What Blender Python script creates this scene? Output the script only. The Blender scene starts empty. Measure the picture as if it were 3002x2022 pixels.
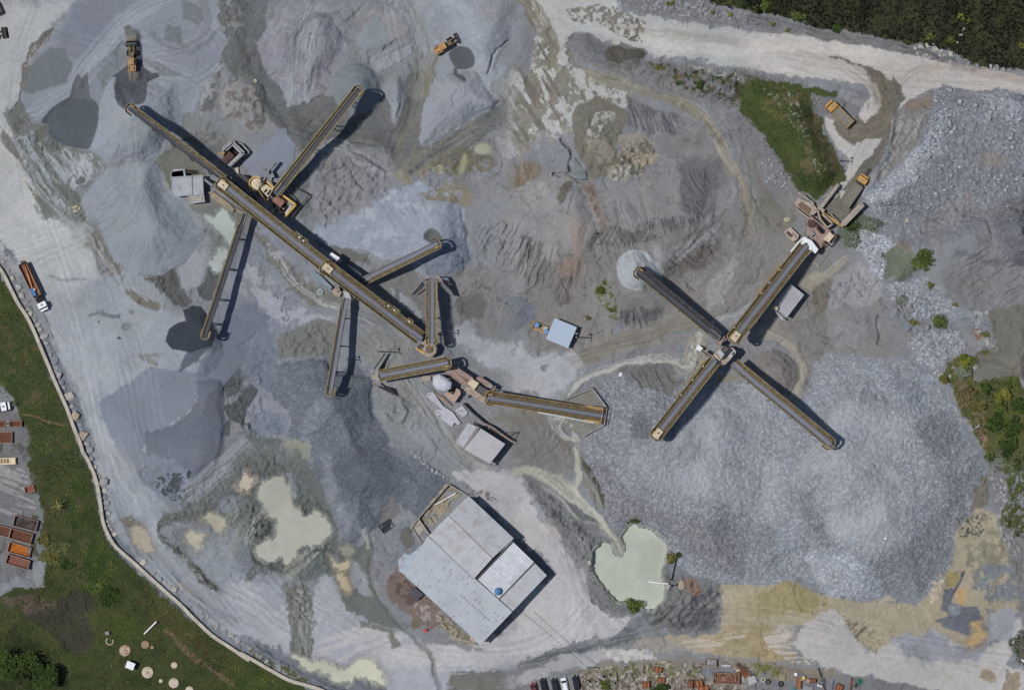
import bpy, bmesh, math, random
import numpy as np
from mathutils import Vector, Matrix

# ---------------------------------------------------------------- camera, sky, sun, exposure
SC = bpy.context.scene
COL = SC.collection
CAMH = 800.0                       # survey height in metres, looking straight down
cam_data = bpy.data.cameras.new("camera")
cam = bpy.data.objects.new("camera", cam_data)
COL.objects.link(cam)
cam.location = (0, 0, CAMH)
cam_data.sensor_width = 36.0
cam_data.lens = 36.0 * CAMH / 300.2
cam_data.clip_start = 1.0
cam_data.clip_end = 9000.0
SC.camera = cam

SUN_EL = math.radians(64)
world = bpy.data.worlds.new("World")
SC.world = world
world.use_nodes = True
_nt = world.node_tree
_bg = _nt.nodes["Background"]
_sky = _nt.nodes.new("ShaderNodeTexSky")
_sky.sky_type = 'NISHITA'
_sky.sun_disc = False
_sky.sun_elevation = SUN_EL
_sky.sun_rotation = math.radians(-90)
_nt.links.new(_sky.outputs[0], _bg.inputs[0])
_bg.inputs[1].default_value = 0.055

sun_data = bpy.data.lights.new("sun", 'SUN')
sun_data.energy = 2.95
sun_data.angle = math.radians(0.5)
sun_data.color = (1.0, 0.955, 0.895)
sun = bpy.data.objects.new("sun", sun_data)
COL.objects.link(sun)
sun.location = (-200, 10, 400)
sun.rotation_euler = Vector((math.cos(SUN_EL), -0.05 * math.cos(SUN_EL), -math.sin(SUN_EL))).to_track_quat('-Z', 'Y').to_euler()

SC.view_settings.view_transform = 'Standard'
SC.view_settings.look = 'None'
SC.view_settings.exposure = 0.0
SC.view_settings.gamma = 1.0
# ---------------------------------------------------------------- helpers: pixels of the survey photo -> metres
PX = 0.1                                            # one photo pixel is 10 cm on the ground
TILES = {'F': (0, 0, 1.2895), '0': (0, 0, 1.0)}
for _i, (_ox, _oy) in enumerate([(0, 0), (700, 0), (1500, 0), (2200, 0), (0, 660), (700, 660), (1500, 660), (2200, 660),
                                 (0, 1322), (700, 1322), (1500, 1322), (2200, 1322)]):
    TILES[str(_i + 1)] = (_ox, _oy, 1 / 2.24)

def tp(t, pts):
    ox, oy, s = TILES[t]
    return [(ox + x * s, oy + y * s) for x, y in pts]

def parse_pts(txt):
    return [tuple(float(v) for v in p.split(',')) for p in txt.split()]

def lin(c):
    c = np.asarray(c, dtype=np.float64) / 255.0
    return np.where(c <= 0.04045, c / 12.92, ((c + 0.055) / 1.055) ** 2.4)

# ---------------------------------------------------------------- noise
_rng = np.random.default_rng(7)
_TAB = _rng.random((256, 256)).astype(np.float32)

def vn(x, y, seed=0):
    x = x + seed * 37.31; y = y + seed * 91.77
    xi = np.floor(x); yi = np.floor(y)
    fx = (x - xi).astype(np.float32); fy = (y - yi).astype(np.float32)
    xi = xi.astype(np.int64); yi = yi.astype(np.int64)
    fx = fx * fx * (3 - 2 * fx); fy = fy * fy * (3 - 2 * fy)
    x0 = xi & 255; x1 = (xi + 1) & 255; y0 = yi & 255; y1 = (yi + 1) & 255
    a = _TAB[y0, x0]; b = _TAB[y0, x1]; c = _TAB[y1, x0]; d = _TAB[y1, x1]
    return (a + (b - a) * fx) * (1 - fy) + (c + (d - c) * fx) * fy

def fbm(x, y, seed=0, octv=4, gain=0.5):
    s = 0; a = 1.0; t = 0
    for o in range(octv):
        s = s + a * vn(x * 2 ** o, y * 2 ** o, seed + o * 3 + 1)
        t += a; a *= gain
    return s / t - 0.5

def sstep(a, b, x):
    t = np.clip((x - a) / (b - a), 0, 1)
    return t * t * (3 - 2 * t)

def smooth_poly(pts, closed, n=4):
    p = np.array(pts, dtype=np.float64); m = len(p); out = []
    for i in range(m if closed else m - 1):
        if closed:
            a, b, c, d = p[(i - 1) % m], p[i], p[(i + 1) % m], p[(i + 2) % m]
        else:
            a, b, c, d = p[max(i - 1, 0)], p[i], p[i + 1], p[min(i + 2, m - 1)]
        for k in range(n):
            t = k / n
            out.append(0.5 * ((2 * b) + (c - a) * t + (2 * a - 5 * b + 4 * c - d) * t * t + (3 * b - a - 3 * c + d) * t ** 3))
    if not closed:
        out.append(p[-1])
    return np.array(out)

def poly_sd(pts, X, Y):
    """signed distance in pixels, positive inside"""
    d2 = np.full(X.shape, 1e12, np.float32); ins = np.zeros(X.shape, bool)
    m = len(pts)
    for i in range(m):
        x0, y0 = pts[i]; x1, y1 = pts[(i + 1) % m]
        ex, ey = x1 - x0, y1 - y0; L = ex * ex + ey * ey
        if L < 1e-9: continue
        px = X - x0; py = Y - y0
        t = np.clip((px * ex + py * ey) / L, 0, 1)
        q = (px - t * ex) ** 2 + (py - t * ey) ** 2
        np.minimum(d2, q, out=d2)
        if y0 != y1:
            cr = ((y0 > Y) != (y1 > Y)) & (X < (x1 - x0) * (Y - y0) / (y1 - y0) + x0)
            ins ^= cr
    d = np.sqrt(d2)
    return np.where(ins, d, -d)

def line_sd(pts, X, Y):
    """distance across (signed) and length along a polyline"""
    d2 = np.full(X.shape, 1e12, np.float32); cr = np.zeros(X.shape, np.float32); al = np.zeros(X.shape, np.float32); s0 = 0.0
    for i in range(len(pts) - 1):
        x0, y0 = pts[i]; x1, y1 = pts[i + 1]
        ex, ey = x1 - x0, y1 - y0; L = math.hypot(ex, ey)
        if L < 1e-6: continue
        px = X - x0; py = Y - y0
        t = np.clip((px * ex + py * ey) / (L * L), 0, 1)
        q = (px - t * ex) ** 2 + (py - t * ey) ** 2
        k = q < d2
        d2 = np.where(k, q, d2)
        cr = np.where(k, (ex * py - ey * px) / L, cr)
        al = np.where(k, s0 + t * L, al)
        s0 += L
    return np.sqrt(d2), cr, al

# ---------------------------------------------------------------- the survey grid (inside the frame 0.25 m, coarser out to the horizon)
GS = 2.5
def axis(n):
    inner = np.arange(-60, n + 60.1, GS)
    out = np.cumsum(np.geomspace(5, 9000, 30))
    return np.concatenate([inner[0] - out[::-1], inner, inner[-1] + out])
GXa = axis(3002); GYa = axis(2022)
GX, GY = np.meshgrid(GXa.astype(np.float32), GYa.astype(np.float32))
NY, NX = GX.shape
WXF = fbm(GX / 46, GY / 46, 11, 6, .62) * 2.6
WYF = fbm(GX / 46, GY / 46, 23, 6, .62) * 2.6
FRAY = fbm(GX / 26, GY / 26, 37, 6, .74) * 2.3
CA = np.zeros((NY, NX, 3), np.float32)              # surface colour (albedo), one sand flank darkened as shade
ROUGH = np.full((NY, NX), 0.95, np.float32)
GRAV = np.zeros((NY, NX), np.float32)               # how stony
GREEN = np.zeros((NY, NX), np.float32)              # how grassy
SAND = np.zeros((NY, NX), np.float32)               # smooth even sand
ZG = np.zeros((NY, NX), np.float32)                 # ground height
ZP = np.zeros((NY, NX), np.float32)                 # stockpile height above the ground
CA[:] = lin((127, 131, 136))

def box(pts, pad):
    p = np.array(pts); lo = p.min(0) - pad; hi = p.max(0) + pad
    i0, i1 = np.searchsorted(GXa, lo[0]), np.searchsorted(GXa, hi[0])
    j0, j1 = np.searchsorted(GYa, lo[1]), np.searchsorted(GYa, hi[1])
    return slice(j0, j1), slice(i0, i1)

_opn = [0]
def op_mask(kind, pts, o):
    """soft organic mask of a patch (P) or a stroke (L) on the grid"""
    _opn[0] += 1; sd = _opn[0]
    w = o.get('w', 7.0); s = o.get('s', 5.0)
    wid = o.get('b', 0.0)
    if kind == 'P' and s < 10: s *= .6
    if kind == 'L':
        pts = smooth_poly(pts, False)
    elif 'q' in o:
        pts = smooth_poly(pts, True, 3)
    sl = box(pts, w * 1.5 + s * 2 + wid * 1.6 + 4)
    X = GX[sl]; Y = GY[sl]
    if X.size == 0:
        return sl, X
    Xw = X + w * WXF[sl]; Yw = Y + w * WYF[sl]
    if kind == 'P':
        d = poly_sd(pts, Xw, Yw)
        if s > 1.35:
            d = d + FRAY[sl] * min(s * 5, 24)
        m = sstep(-s, s, d)
    else:
        d, cr, al = line_sd(pts, Xw, Yw)
        m = 1 - sstep(wid - s, wid + s, d)
        if 'k' in o:
            k = o['k']
            m = m * sstep(.30, .66, vn(cr / k, al / (k * 22), sd) * .7 + vn(cr / k * 2.3, al / (k * 9), sd + 5) * .3)
    if 'n' in o:
        z = o.get('z', 30.0); c = 1 - o['n']
        if 'a' in o:
            a = math.radians(o['a']); u = X * math.cos(a) + Y * math.sin(a); v = -X * math.sin(a) + Y * math.cos(a)
            f = fbm(u / (z * 5), v / (z * .6), sd, 4) + .5
        else:
            f = fbm(X / z, Y / z, sd, 5, .6) + .5
        e = o.get('e', .05)
        m = m * sstep(c - e, c + e, .5 + (f - .5) * 1.6)
    return sl, m * o.get('o', 1.0)

def parse_opts(toks):
    o = {}
    for t in toks:
        o[t[0]] = float(t[1:]) if len(t) > 1 else 1.0
    return o

def paint(script):
    for ln in script.strip().splitlines():
        ln = ln.strip()
        if not ln or ln[0] == '#': continue
        head, pt = ln.split('|')
        h = head.split()
        kind, tile, col = h[0], h[1], [float(v) for v in h[2].split(',')]
        o = parse_opts(h[3:])
        if 'V' not in o: col[1] = max(col[1], min(col[0], col[2]) + 1)
        raw = parse_pts(pt); fe = []
        if tile not in 'F0':                       # patches that run on over a sheet edge fade into the next sheet
            ti = int(tile) - 1
            for ax, lo, first, last in ((0, 0, ti % 4 == 0, ti % 4 == 3), (1, 0, ti < 4, ti > 7)):
                hi = 1792 if ax == 0 else 1568
                for edge, skip, sg in ((0, first, -1), (hi, last, 1)):
                    if skip or kind == 'L': continue
                    if any((p[ax] - edge) * sg >= 0 for p in raw):
                        raw = [tuple(edge + sg * 150 if (k == ax and (p[ax] - edge) * sg >= 0) else p[k] for k in (0, 1)) for p in raw]
                        fe.append((ax, edge / 2.24 + TILES[tile][ax], sg))
        sl, m = op_mask(kind, tp(tile, raw), o)
        if m.size == 0: continue
        for ax, e, sg in fe:
            g = (GX if ax == 0 else GY)[sl] + 34 * FRAY[sl]
            m = m * (1 - sstep(e - 52, e + 52, g) if sg > 0 else sstep(e - 52, e + 52, g))
        CA[sl] += (lin(col).astype(np.float32) - CA[sl]) * m[..., None]
        if 'R' in o: ROUGH[sl] += (o['R'] - ROUGH[sl]) * m
        if 'G' in o: GRAV[sl] += (o['G'] - GRAV[sl]) * m
        else: GRAV[sl] *= 1 - m * .85
        if 'M' in o: SAND[sl] += (o['M'] - SAND[sl]) * m
        elif kind == 'P': SAND[sl] *= 1 - m
        if 'V' in o: GREEN[sl] += (o['V'] - GREEN[sl]) * m
        else: GREEN[sl] *= 1 - m
PAINT = """
# --- broad fields
P F 168,172,175 s20 w18 | 0,0 190,0 120,60 50,180 40,280 0,340 -40,340 -40,-40
P F 173,177,178 s24 w18 | -40,330 30,300 60,400 150,480 200,560 240,640 230,700 150,760 110,720 60,620 -40,540
P F 148,156,164 s24 w14 | 90,640 300,620 450,760 480,860 420,1100 350,1180 420,1350 560,1480 640,1500 640,1600 560,1520 400,1400 250,1250 200,1060 130,860
P F 128,134,144 s24 w16 | 560,440 700,520 780,700 880,800 840,1000 700,1010 560,960 500,860 480,700
P F 130,134,140 s30 w16 | 600,980 980,1060 1040,1200 940,1300 860,1500 640,1500 420,1340 360,1180 520,1000
# --- tile 1, north-west sand yard
P 1 131,138,148 s5 M.85 | 540,-40 1420,-40 1430,150 1500,230 1400,520 1280,740 1190,850 1090,940 1000,1040 690,1060 580,980 300,820 160,720 135,640 150,560 180,440 330,250
P 1 118,124,136 s14 o.7 w14 M.85 | 560,0 900,0 760,140 620,330 520,420 380,330 400,200
L 1 150,158,168 b26 s14 k7 o.7 w6 | 150,760 420,620 560,420 700,260 900,100 1150,-40
L 1 153,160,170 b22 s12 k5 o.7 w6 | 300,740 520,560 640,380 760,240 880,120
L 1 146,153,165 b26 s16 k6 o.7 w6 | 900,330 1100,340 1300,290 1420,180 1460,60
L 1 148,156,166 b30 s18 k8 o.6 w6 | 960,420 1150,480 1320,560 1300,720
L 1 112,118,128 b10 s6 k4 o.7 | 960,200 1060,300 1200,320 1320,250 1380,130 1340,20
P 1 110,118,122 s4 w5 M.85 | 340,310 420,340 490,410 440,540 300,590 160,610 170,480 240,380
P 1 112,120,127 s3 w4 M.85 | 1190,-20 1330,60 1340,120 1300,165 1200,130
P 1 113,120,126 s3 w4 M.85 | 1100,160 1180,190 1200,310 1080,260 1070,210
P 1 118,124,130 s5 w6 o.8 | 640,480 760,330 830,270 830,420 740,480 680,600
P 1 116,122,126 s4 w6 o.8 | 950,380 1080,420 1190,500 1100,520 1020,470
P 1 103,107,108 s7 w12 | 1420,-40 1780,-40 1760,80 1690,270 1700,340 1760,420 1800,520 1800,900 1700,760 1640,560 1480,450 1380,760 1300,740 1420,460 1500,260 1440,140
P 1 150,153,154 s3 w10 n.34 z16 o.8 | 1460,-20 1640,-20 1620,160 1560,230 1480,180
P 1 146,150,154 s6 w12 n.5 z14 | 1300,560 1440,380 1490,420 1400,640 1330,740
P 1 137,134,138 s5 w14 | 1460,600 1530,530 1700,600 1760,720 1740,840 1640,860 1500,760 1440,680
P 1 108,100,98 s4 w10 n.42 z16 o.8 | 1480,560 1700,600 1760,760 1700,880 1600,860 1500,760
P 1 122,126,128 s6 w10 | 1190,760 1300,740 1420,820 1560,930 1660,980 1640,1060 1480,980 1420,1060 1330,1080 1230,960 1130,960
P 1 104,108,110 s5 w9 n.6 z20 | 1190,900 1420,850 1500,960 1380,1080 1240,1020
P 1 110,112,106 s6 w10 | 1000,1040 1080,980 1180,960 1300,1070 1360,1160 1220,1160 1130,1110 1120,1220 1090,1230 1060,1120
P 1 98,106,88 s4 w5 o.7 | 1070,1080 1120,1120 1120,1230 1090,1220
P 1 114,118,115 s7 w18 n.66 z34 a56 | 0,820 80,700 140,680 300,850 420,960 640,1010 700,1090 540,1270 640,1480 560,1568 400,1450 260,1420 200,1250 100,1050 10,920
P 1 152,160,164 s5 w14 n.5 z14 a56 | 100,880 220,860 300,940 420,980 620,1020 560,1120 420,1210 300,1180 240,1120 200,1000
P 1 104,108,104 s5 w12 n.75 z18 | 220,830 310,820 330,900 420,960 400,1010 300,1000 220,980
P 1 160,166,172 s3 w9 n.5 z12 a58 | 560,1000 660,1080 540,1220 440,1280 480,1120
P 1 104,109,108 s2 w4 | 495,1200 530,1155 560,1165 560,1200 510,1215
P 1 105,110,106 s6 w14 n.7 z18 a50 | 240,1230 300,1180 520,1290 540,1370 640,1480 620,1560 540,1568 470,1440 400,1440 280,1440 250,1340
L 1 160,166,172 b24 s4 k3 o.8 w9 | 250,1180 330,1290 430,1400 540,1520
P 1 108,108,104 s3 w7 | 370,170 300,260 200,400 160,560 125,640 130,560 150,430 220,280 300,200
P 1 150,150,146 s2 w8 n.35 z8 | 150,420 240,280 260,300 190,420 160,470
P 1 112,115,112 s4 w9 n.8 z14 | 130,640 170,740 200,800 190,880 130,880 80,840 80,740
P 1 132,140,154 s3 w6 | 590,980 640,1010 700,1080 690,1060 640,1000
P 1 86,93,100 s1.5 w3 q M.85 | 265,800 350,705 445,645 580,640 656,712 645,830 620,900 580,978 420,952 320,890 312,820
P 1 98,102,108 s2 w5 M.85 | 448,640 480,545 515,480 540,520 575,470 580,540 590,660
P 1 80,84,92 s1.5 w4 M.85 | 748,580 760,510 735,500 780,462 830,430 850,300 830,180 900,210 935,320 945,440 1000,490 1045,485 1055,520 985,535 970,600 945,680 880,690 800,720 755,660
P 1 104,106,104 s2 w5 | 815,180 850,165 930,240 915,262 830,240
L 1 122,112,98 b15 s3 k4 w3 | 858,270 870,360 868,500
P 1 139,147,157 s2 w4 M.85 | 965,540 1060,502 1150,518 1190,620 1194,850 1100,780 940,690 960,640
P 1 141,149,159 s2 w4 M.85 | 690,580 740,508 758,640 775,690 840,740 800,830 640,1000 590,985 640,840 655,710
P 1 136,144,153 s3 w4 M.85 | 840,745 920,800 1090,935 1060,1000 1000,1045 700,1110 560,1260 530,1320 545,1380 650,1568 1340,1568 1300,1480 1240,1350 1110,1240 1060,1130 1010,1040 660,1000 800,830
L 1 148,155,163 b40 s30 k5 o.5 w4 | 850,770 800,980 720,1160
L 1 149,156,164 b30 s24 k5 o.5 w4 | 860,780 880,1000 900,1300 950,1560
P 1 116,119,116 s4 w8 | 1240,1340 1420,1290 1640,1400 1700,1568 1560,1600 1480,1600 1340,1500
P 1 141,146,148 s4 w8 n.6 z14 | 1250,1370 1330,1400 1440,1568 1350,1568
# --- tile 2, heaps along the north edge
P 2 141,148,157 s6 w10 | 160,-40 1840,-40 1840,280 1660,560 1690,690 1560,790 1240,960 1180,950 1230,700 1280,460 1200,300 1100,130 960,-40
P 2 135,137,147 s5 w10 | 170,160 300,60 560,20 640,120 700,300 600,480 520,600 470,680 330,690 290,600 180,480 110,290
L 2 150,158,164 b34 s16 k5 w6 o.8 | 500,100 430,300 400,480 390,680
L 2 112,116,120 b18 s5 k4 w9 o.8 | 580,70 480,90 420,130 370,190 330,230
P 2 140,146,152 s5 w12 n.5 z18 | 230,60 400,60 420,130 330,230 280,190
P 2 132,140,146 s4 w5 q M.85 | 780,230 900,110 965,190 970,290 870,325 790,290
P 2 138,134,142 s4 w8 | 760,100 880,60 1060,90 1110,200 1100,280 980,260 960,160 900,110
L 2 120,124,128 b20 s5 k4 w7 o.7 | 960,500 1010,360 1080,290 1140,300
L 2 152,158,166 b32 s4 k5 w3 o.6 | 940,420 1110,330
L 2 152,160,168 b40 s25 k6 w6 o.7 | 1420,0 1560,200 1640,360 1600,520
L 2 150,158,166 b36 s20 k6 w6 o.6 | 1300,0 1230,140 1280,260
P 2 142,142,150 s6 w6 o.8 | 1500,40 1800,-20 1800,220 1700,180 1600,100
P 2 99,103,105 s4 w9 | -20,-40 190,-40 170,200 110,280 160,460 290,610 330,700 380,900 300,880 150,700 60,500 -20,300
P 2 102,105,106 s5 w9 | 330,700 480,680 520,620 620,640 700,700 760,760 900,660 960,560 1030,810 1110,440 1180,440 1250,500 1200,940 1560,780 1700,650 1820,690 1560,950 1350,1110 1050,1130 980,1000 800,960 620,930 420,1010 300,860
L 2 126,130,126 b26 s8 k5 w8 | 1050,-40 1150,130 1210,300 1190,450 1180,600
L 2 116,118,110 b34 s12 k5 w6 o.8 | 1240,520 1220,700 1130,880 1060,1080
L 2 124,126,118 b40 s16 k6 w6 o.8 | 1500,860 1300,980 1150,1090
L 2 96,98,102 b20 s8 k5 w4 o.8 | 900,720 950,850 1000,990
L 2 124,128,132 b14 s6 k4 w8 o.7 | 640,940 820,930 940,1000 1000,1080
P 2 134,140,148 s3 w7 | 950,560 1000,520 1080,570 1090,640 1040,830 1010,760 970,640
P 2 118,126,132 s3 w4 q M.85 | 600,560 640,460 740,400 860,430 930,510 950,600 900,700 760,740 640,680
P 2 141,147,156 s3 w8 | 1250,560 1380,470 1550,460 1600,620 1700,690 1560,775 1380,890 1250,950 1185,960 1195,820
P 2 132,140,148 s3 w5 q | 1450,720 1500,670 1560,660 1570,720 1540,770 1470,780
P 2 87,90,96 s1.5 w3 q M.85 | 1383,350 1440,305 1515,320 1550,385 1530,440 1450,458 1400,410
L 2 90,93,98 b6 s2 | 1430,450 1435,490 1480,515
L 2 122,120,106 b12 s6 k4 w5 | 1310,330 1260,470 1240,620
P 2 128,136,150 s3 w7 M.85 | 20,1060 130,960 300,840 370,960 350,1080 240,1170 80,1150
P 2 131,132,139 s5 w12 | 430,1020 560,950 850,1060 1000,1110 1060,1200 800,1380 700,1500 500,1600 480,1400 460,1280 340,1200 360,1100
P 2 118,122,124 s4 w10 n.35 z18 | 430,1020 700,1000 960,1140 900,1300 620,1480 480,1400 400,1200
P 2 110,115,117 s5 w10 | 290,1180 350,1100 420,1060 470,1150 440,1280 480,1400 400,1450 380,1300
L 2 154,158,162 b18 s6 k4 w9 o.7 | 540,960 700,960 800,1060 960,1120
P 2 132,130,118 s5 w12 n.55 z22 | 980,1140 1120,1090 1300,1080 1440,1100 1400,1200 1200,1220 1060,1210
P 2 143,152,166 s7 w16 | 1000,1250 1140,1210 1300,1250 1440,1250 1490,1400 1480,1620 500,1620 560,1540 760,1420 900,1310
P 2 160,168,178 s8 w16 n.4 z26 | 760,1420 1000,1260 1200,1230 1300,1330 1100,1480 800,1560
P 2 128,124,112 s4 w9 n.6 z18 | 1170,1270 1320,1240 1420,1180 1550,1270 1520,1360 1400,1340 1250,1310
P 2 112,110,98 s4 w10 n.7 z22 | 1260,1080 1420,990 1560,960 1700,1060 1640,1120 1460,1140 1300,1130
P 2 154,156,138 s1.5 w6 q | 1545,990 1600,935 1655,1000 1600,1015
P 2 152,154,132 s1.5 w4 q | 1440,1140 1460,1040 1490,1010 1495,1080 1455,1150
P 2 150,148,132 s1.5 w5 q | 1270,1110 1330,1080 1350,1120 1310,1145
# --- tile 3, upper middle: haul road, mud and spoil mound
P 3 124,122,127 s10 w12 | 740,600 1100,740 1290,820 1320,900 1400,1080 1500,1230 1520,1350 1500,1600 -20,1600 -20,1120 500,1220 640,1190 820,1220 960,1080 980,1020 860,860 740,860
P 3 172,175,174 s8 w14 | 120,-40 680,-40 720,60 860,100 1200,150 1820,235 1820,500 1400,430 1000,360 700,300 480,210 360,230 330,330 440,440 600,560 760,620 780,700 660,720 560,640 430,700 400,860 340,900 200,880 80,1000 -20,1070 -20,520 100,460 180,300 150,130
P 3 128,127,118 s8 w22 n.52 z26 | 60,0 200,60 280,240 340,330 440,440 620,560 770,620 780,700 600,700 430,700 400,880 340,900 200,880 80,1000 -20,1070 -20,500 110,450 190,280
P 3 112,110,102 s6 w18 n.38 z20 a60 | 60,-20 160,0 260,200 330,420 560,620 400,820 200,880 0,1000 -20,460 130,430
L 3 122,118,106 b22 s8 k6 w8 o.8 | 60,-20 180,90 240,220 270,320
P 3 184,184,182 s10 w8 o.8 | 600,130 900,170 1300,260 1820,340 1820,430 1400,370 1000,330 760,260
L 3 150,146,138 b12 s5 k5 o.6 | 640,150 1000,220 1300,250 1820,330
L 3 190,190,188 b10 s5 k5 o.6 | 560,200 900,280 1300,340 1820,430
P 3 118,116,110 s2 w7 n.5 z9 | 350,60 640,20 880,150 860,280 760,260 560,160 400,140
P 3 112,111,102 s4 w12 | 400,720 470,690 560,650 640,660 700,690 775,760 740,850 700,960 740,1060 660,1140 540,1190 480,1120 440,1000 400,920
P 3 132,131,120 s5 w10 | 500,920 600,900 700,980 740,1040 660,1060 560,1060 500,1000
P 3 158,158,154 s2 w8 n.5 z10 | 470,880 560,740 680,740 680,800 620,820 560,900
P 3 146,142,131 s3 w9 | 700,900 840,860 940,950 980,1060 860,1180 780,1220 640,1180 620,1090 740,1040
P 3 108,106,96 s3 w9 n.45 z16 | 640,1060 760,940 860,900 960,980 900,1100 780,1180 660,1180
P 3 160,162,160 s2 w9 n.4 z12 | 640,1090 720,1040 860,1140 780,1200 660,1190
P 3 158,146,126 s3 w6 o.7 | 830,1000 920,1020 950,1060 880,1110
P 3 116,118,122 s4 w7 | 380,260 420,220 500,225 570,270 650,300 740,290 890,340 860,390 800,480 600,450 470,390 400,320
L 3 118,118,114 b10 s4 k4 | 400,230 370,300 420,400 560,470
P 3 90,88,83 s2 w6 | 605,340 640,305 720,300 740,320 790,325 850,315 885,350 860,385 780,400 700,415 620,400
P 3 134,132,121 s4 w5 | 430,420 560,490 700,520 900,570 1040,610 1180,670 1300,770 1390,920 1470,1080 1560,1210 1590,1400 1580,1600 1490,1600 1520,1420 1490,1230 1400,1120 1330,900 1230,780 1080,710 900,640 740,590 560,540
L 3 150,148,132 b16 s4 k4 o.8 | 520,500 760,560 960,600 1150,670 1290,790 1370,940 1460,1120 1540,1260
L 3 112,112,100 b8 s4 k3 o.7 | 600,500 860,570 1060,640 1220,730 1330,860 1420,1040
L 3 160,158,150 b10 s4 k3 o.6 w6 | 1360,960 1420,1060 1470,1160 1500,1300
P 3 125,125,130 s5 w8 | 1290,690 1500,740 1640,840 1700,1000 1800,1140 1800,1380 1700,1300 1600,1180 1540,1100 1440,900 1370,790
P 3 117,117,119 s6 w10 | 560,440 860,395 1200,420 1500,470 1820,510 1820,620 1500,700 1300,710 1100,640 900,570 720,520
P 3 64,76,44 s2 w10 n.3 z14 V.7 | 890,400 1020,430 1200,440 1500,500 1820,540 1820,640 1460,680 1340,620 1160,590 1020,500 930,490
P 3 98,84,66 s2 w10 n.35 z12 | 1040,500 1200,480 1500,560 1500,640 1290,580
P 3 160,160,156 s2 w6 n.4 z8 | 1160,430 1300,440 1700,530 1820,560 1820,590 1500,540 1300,480
P 3 62,73,44 s4 w14 V1 | 1180,560 1300,590 1480,640 1520,560 1600,540 1820,580 1820,1180 1720,1040 1640,860 1560,760 1490,730 1540,650 1340,620
P 3 106,106,111 s14 w14 | 1110,1060 1250,1020 1370,1060 1380,1180 1250,1400 1180,1450 1090,1350 1110,1200
P 3 131,130,134 s6 w9 | 620,1200 850,1160 1000,1000 1110,1090 1090,1290 1080,1400 900,1500 760,1568 690,1500 560,1280
P 3 131,132,136 s8 w9 | 1100,1568 1220,1440 1360,1260 1470,1160 1510,1240 1430,1360 1300,1480 1200,1600
P 3 100,100,106 s4 w7 n.6 z8 a72 | 760,640 1100,760 1110,880 900,880 760,820
P 3 96,96,102 s5 w8 n.55 z8 a75 | 900,1440 1180,1420 1260,1380 1120,1568 800,1568
P 3 128,119,109 s14 w14 | -20,1080 160,1060 170,1140 60,1240 -20,1250
P 3 114,103,90 s8 w12 n.5 z9 a80 | 10,1080 170,1080 160,1180 40,1230
P 3 141,138,143 s8 w12 | -20,1250 60,1240 200,1150 380,1150 500,1210 600,1350 690,1600 -20,1600
P 3 114,105,98 s12 w12 o.85 | 470,1225 530,1215 600,1390 680,1580 620,1568 540,1400
P 3 104,90,80 s2 w6 n.55 z8 | 490,1230 530,1230 580,1380 560,1430 510,1330
P 3 106,102,96 s4 w6 | 330,1200 390,1200 390,1260 330,1330 300,1300
P 3 118,128,130 s2 w5 | 380,1100 440,1090 500,1170 510,1195 420,1170
P 3 52,62,34 s3 w10 V1 | 1270,-40 1820,-40 1820,120 1500,62 1400,40 1290,30
P 3 121,122,125 s5 w10 | 700,-30 1270,-30 1300,40 1500,90 1820,130 1820,215 1500,170 1100,130 880,95 760,40
P 3 150,156,164 s2 w7 n.38 z6 | 780,0 1250,10 1300,60 1500,110 1400,140 1080,110 860,70
# --- tile 4, north-east: forest edge, roads, rubble field
P 4 40,46,32 s4 w12 V1 | -20,-60 1860,-60 1860,490 1600,450 1400,390 1300,340 1100,290 1000,280 700,220 480,185 300,150 140,90 -20,80
P 4 117,117,120 s4 w8 | -20,95 140,100 330,170 500,195 720,225 980,275 1100,320 1300,375 1440,440 1200,420 980,350 600,285 300,230 -20,195
P 4 180,178,175 s4 w6 | -20,205 300,232 700,292 1000,350 1300,415 1860,510 1860,630 1480,595 1280,560 1140,600 1000,690 940,760 880,900 780,1040 620,1240 560,1240 640,1100 660,1010 560,960 520,870 470,770 560,800 640,900 700,760 780,640 760,560 600,530 300,500 -20,440
L 4 158,154,146 b10 s4 k4 o.6 | 100,330 500,370 700,430 800,520 860,640
L 4 160,150,140 b12 s5 k5 o.7 | 960,560 1060,480 1200,440 1400,450 1800,540
P 4 190,187,184 s8 w6 o.7 | -20,280 400,300 800,340 960,390 800,380 500,350 -20,330
P 4 103,101,96 s4 w6 | 520,372 720,405 860,475 920,520 940,500 975,560 1010,640 950,740 930,860 900,960 840,1080 760,1200 700,1290 600,1270 690,1140 770,1010 850,910 760,910 680,960 600,900 540,830 560,790 660,810 700,750 750,800 840,740 870,640 820,540 720,440
L 4 120,112,96 b30 s14 k6 o.7 | 640,850 760,860 860,820 900,740 880,640 840,540
P 4 172,173,172 s3 w6 | 470,760 540,830 600,920 680,960 780,905 860,910 800,1010 720,1080 680,1150 610,1240 590,1220 650,1120 640,1040 560,970 510,870
P 4 113,115,120 s4 w6 | 395,630 440,610 530,615 600,660 740,690 700,760 600,760 640,880 560,780 480,760 520,900 560,960 510,950 470,830 400,700
P 4 130,132,138 s5 w5 | 600,590 700,590 750,650 740,700 640,660
P 4 63,74,43 s5 w14 V1 | -20,480 300,560 560,590 540,640 400,615 400,700 470,830 530,960 600,1100 640,1190 520,1240 440,1340 320,1250 220,1150 120,970 60,830 -20,780
P 4 96,88,66 s4 w14 n.42 z22 V.6 | 100,600 400,620 460,860 560,1000 600,1180 480,1230 330,1120 250,900 80,700
P 4 150,150,144 s2 w9 n.3 z7 | 80,580 300,600 420,1000 500,1100 440,1150 380,950 240,760
P 4 118,117,110 s8 w12 | -20,1060 120,1000 240,1220 320,1300 200,1568 -20,1568
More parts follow.
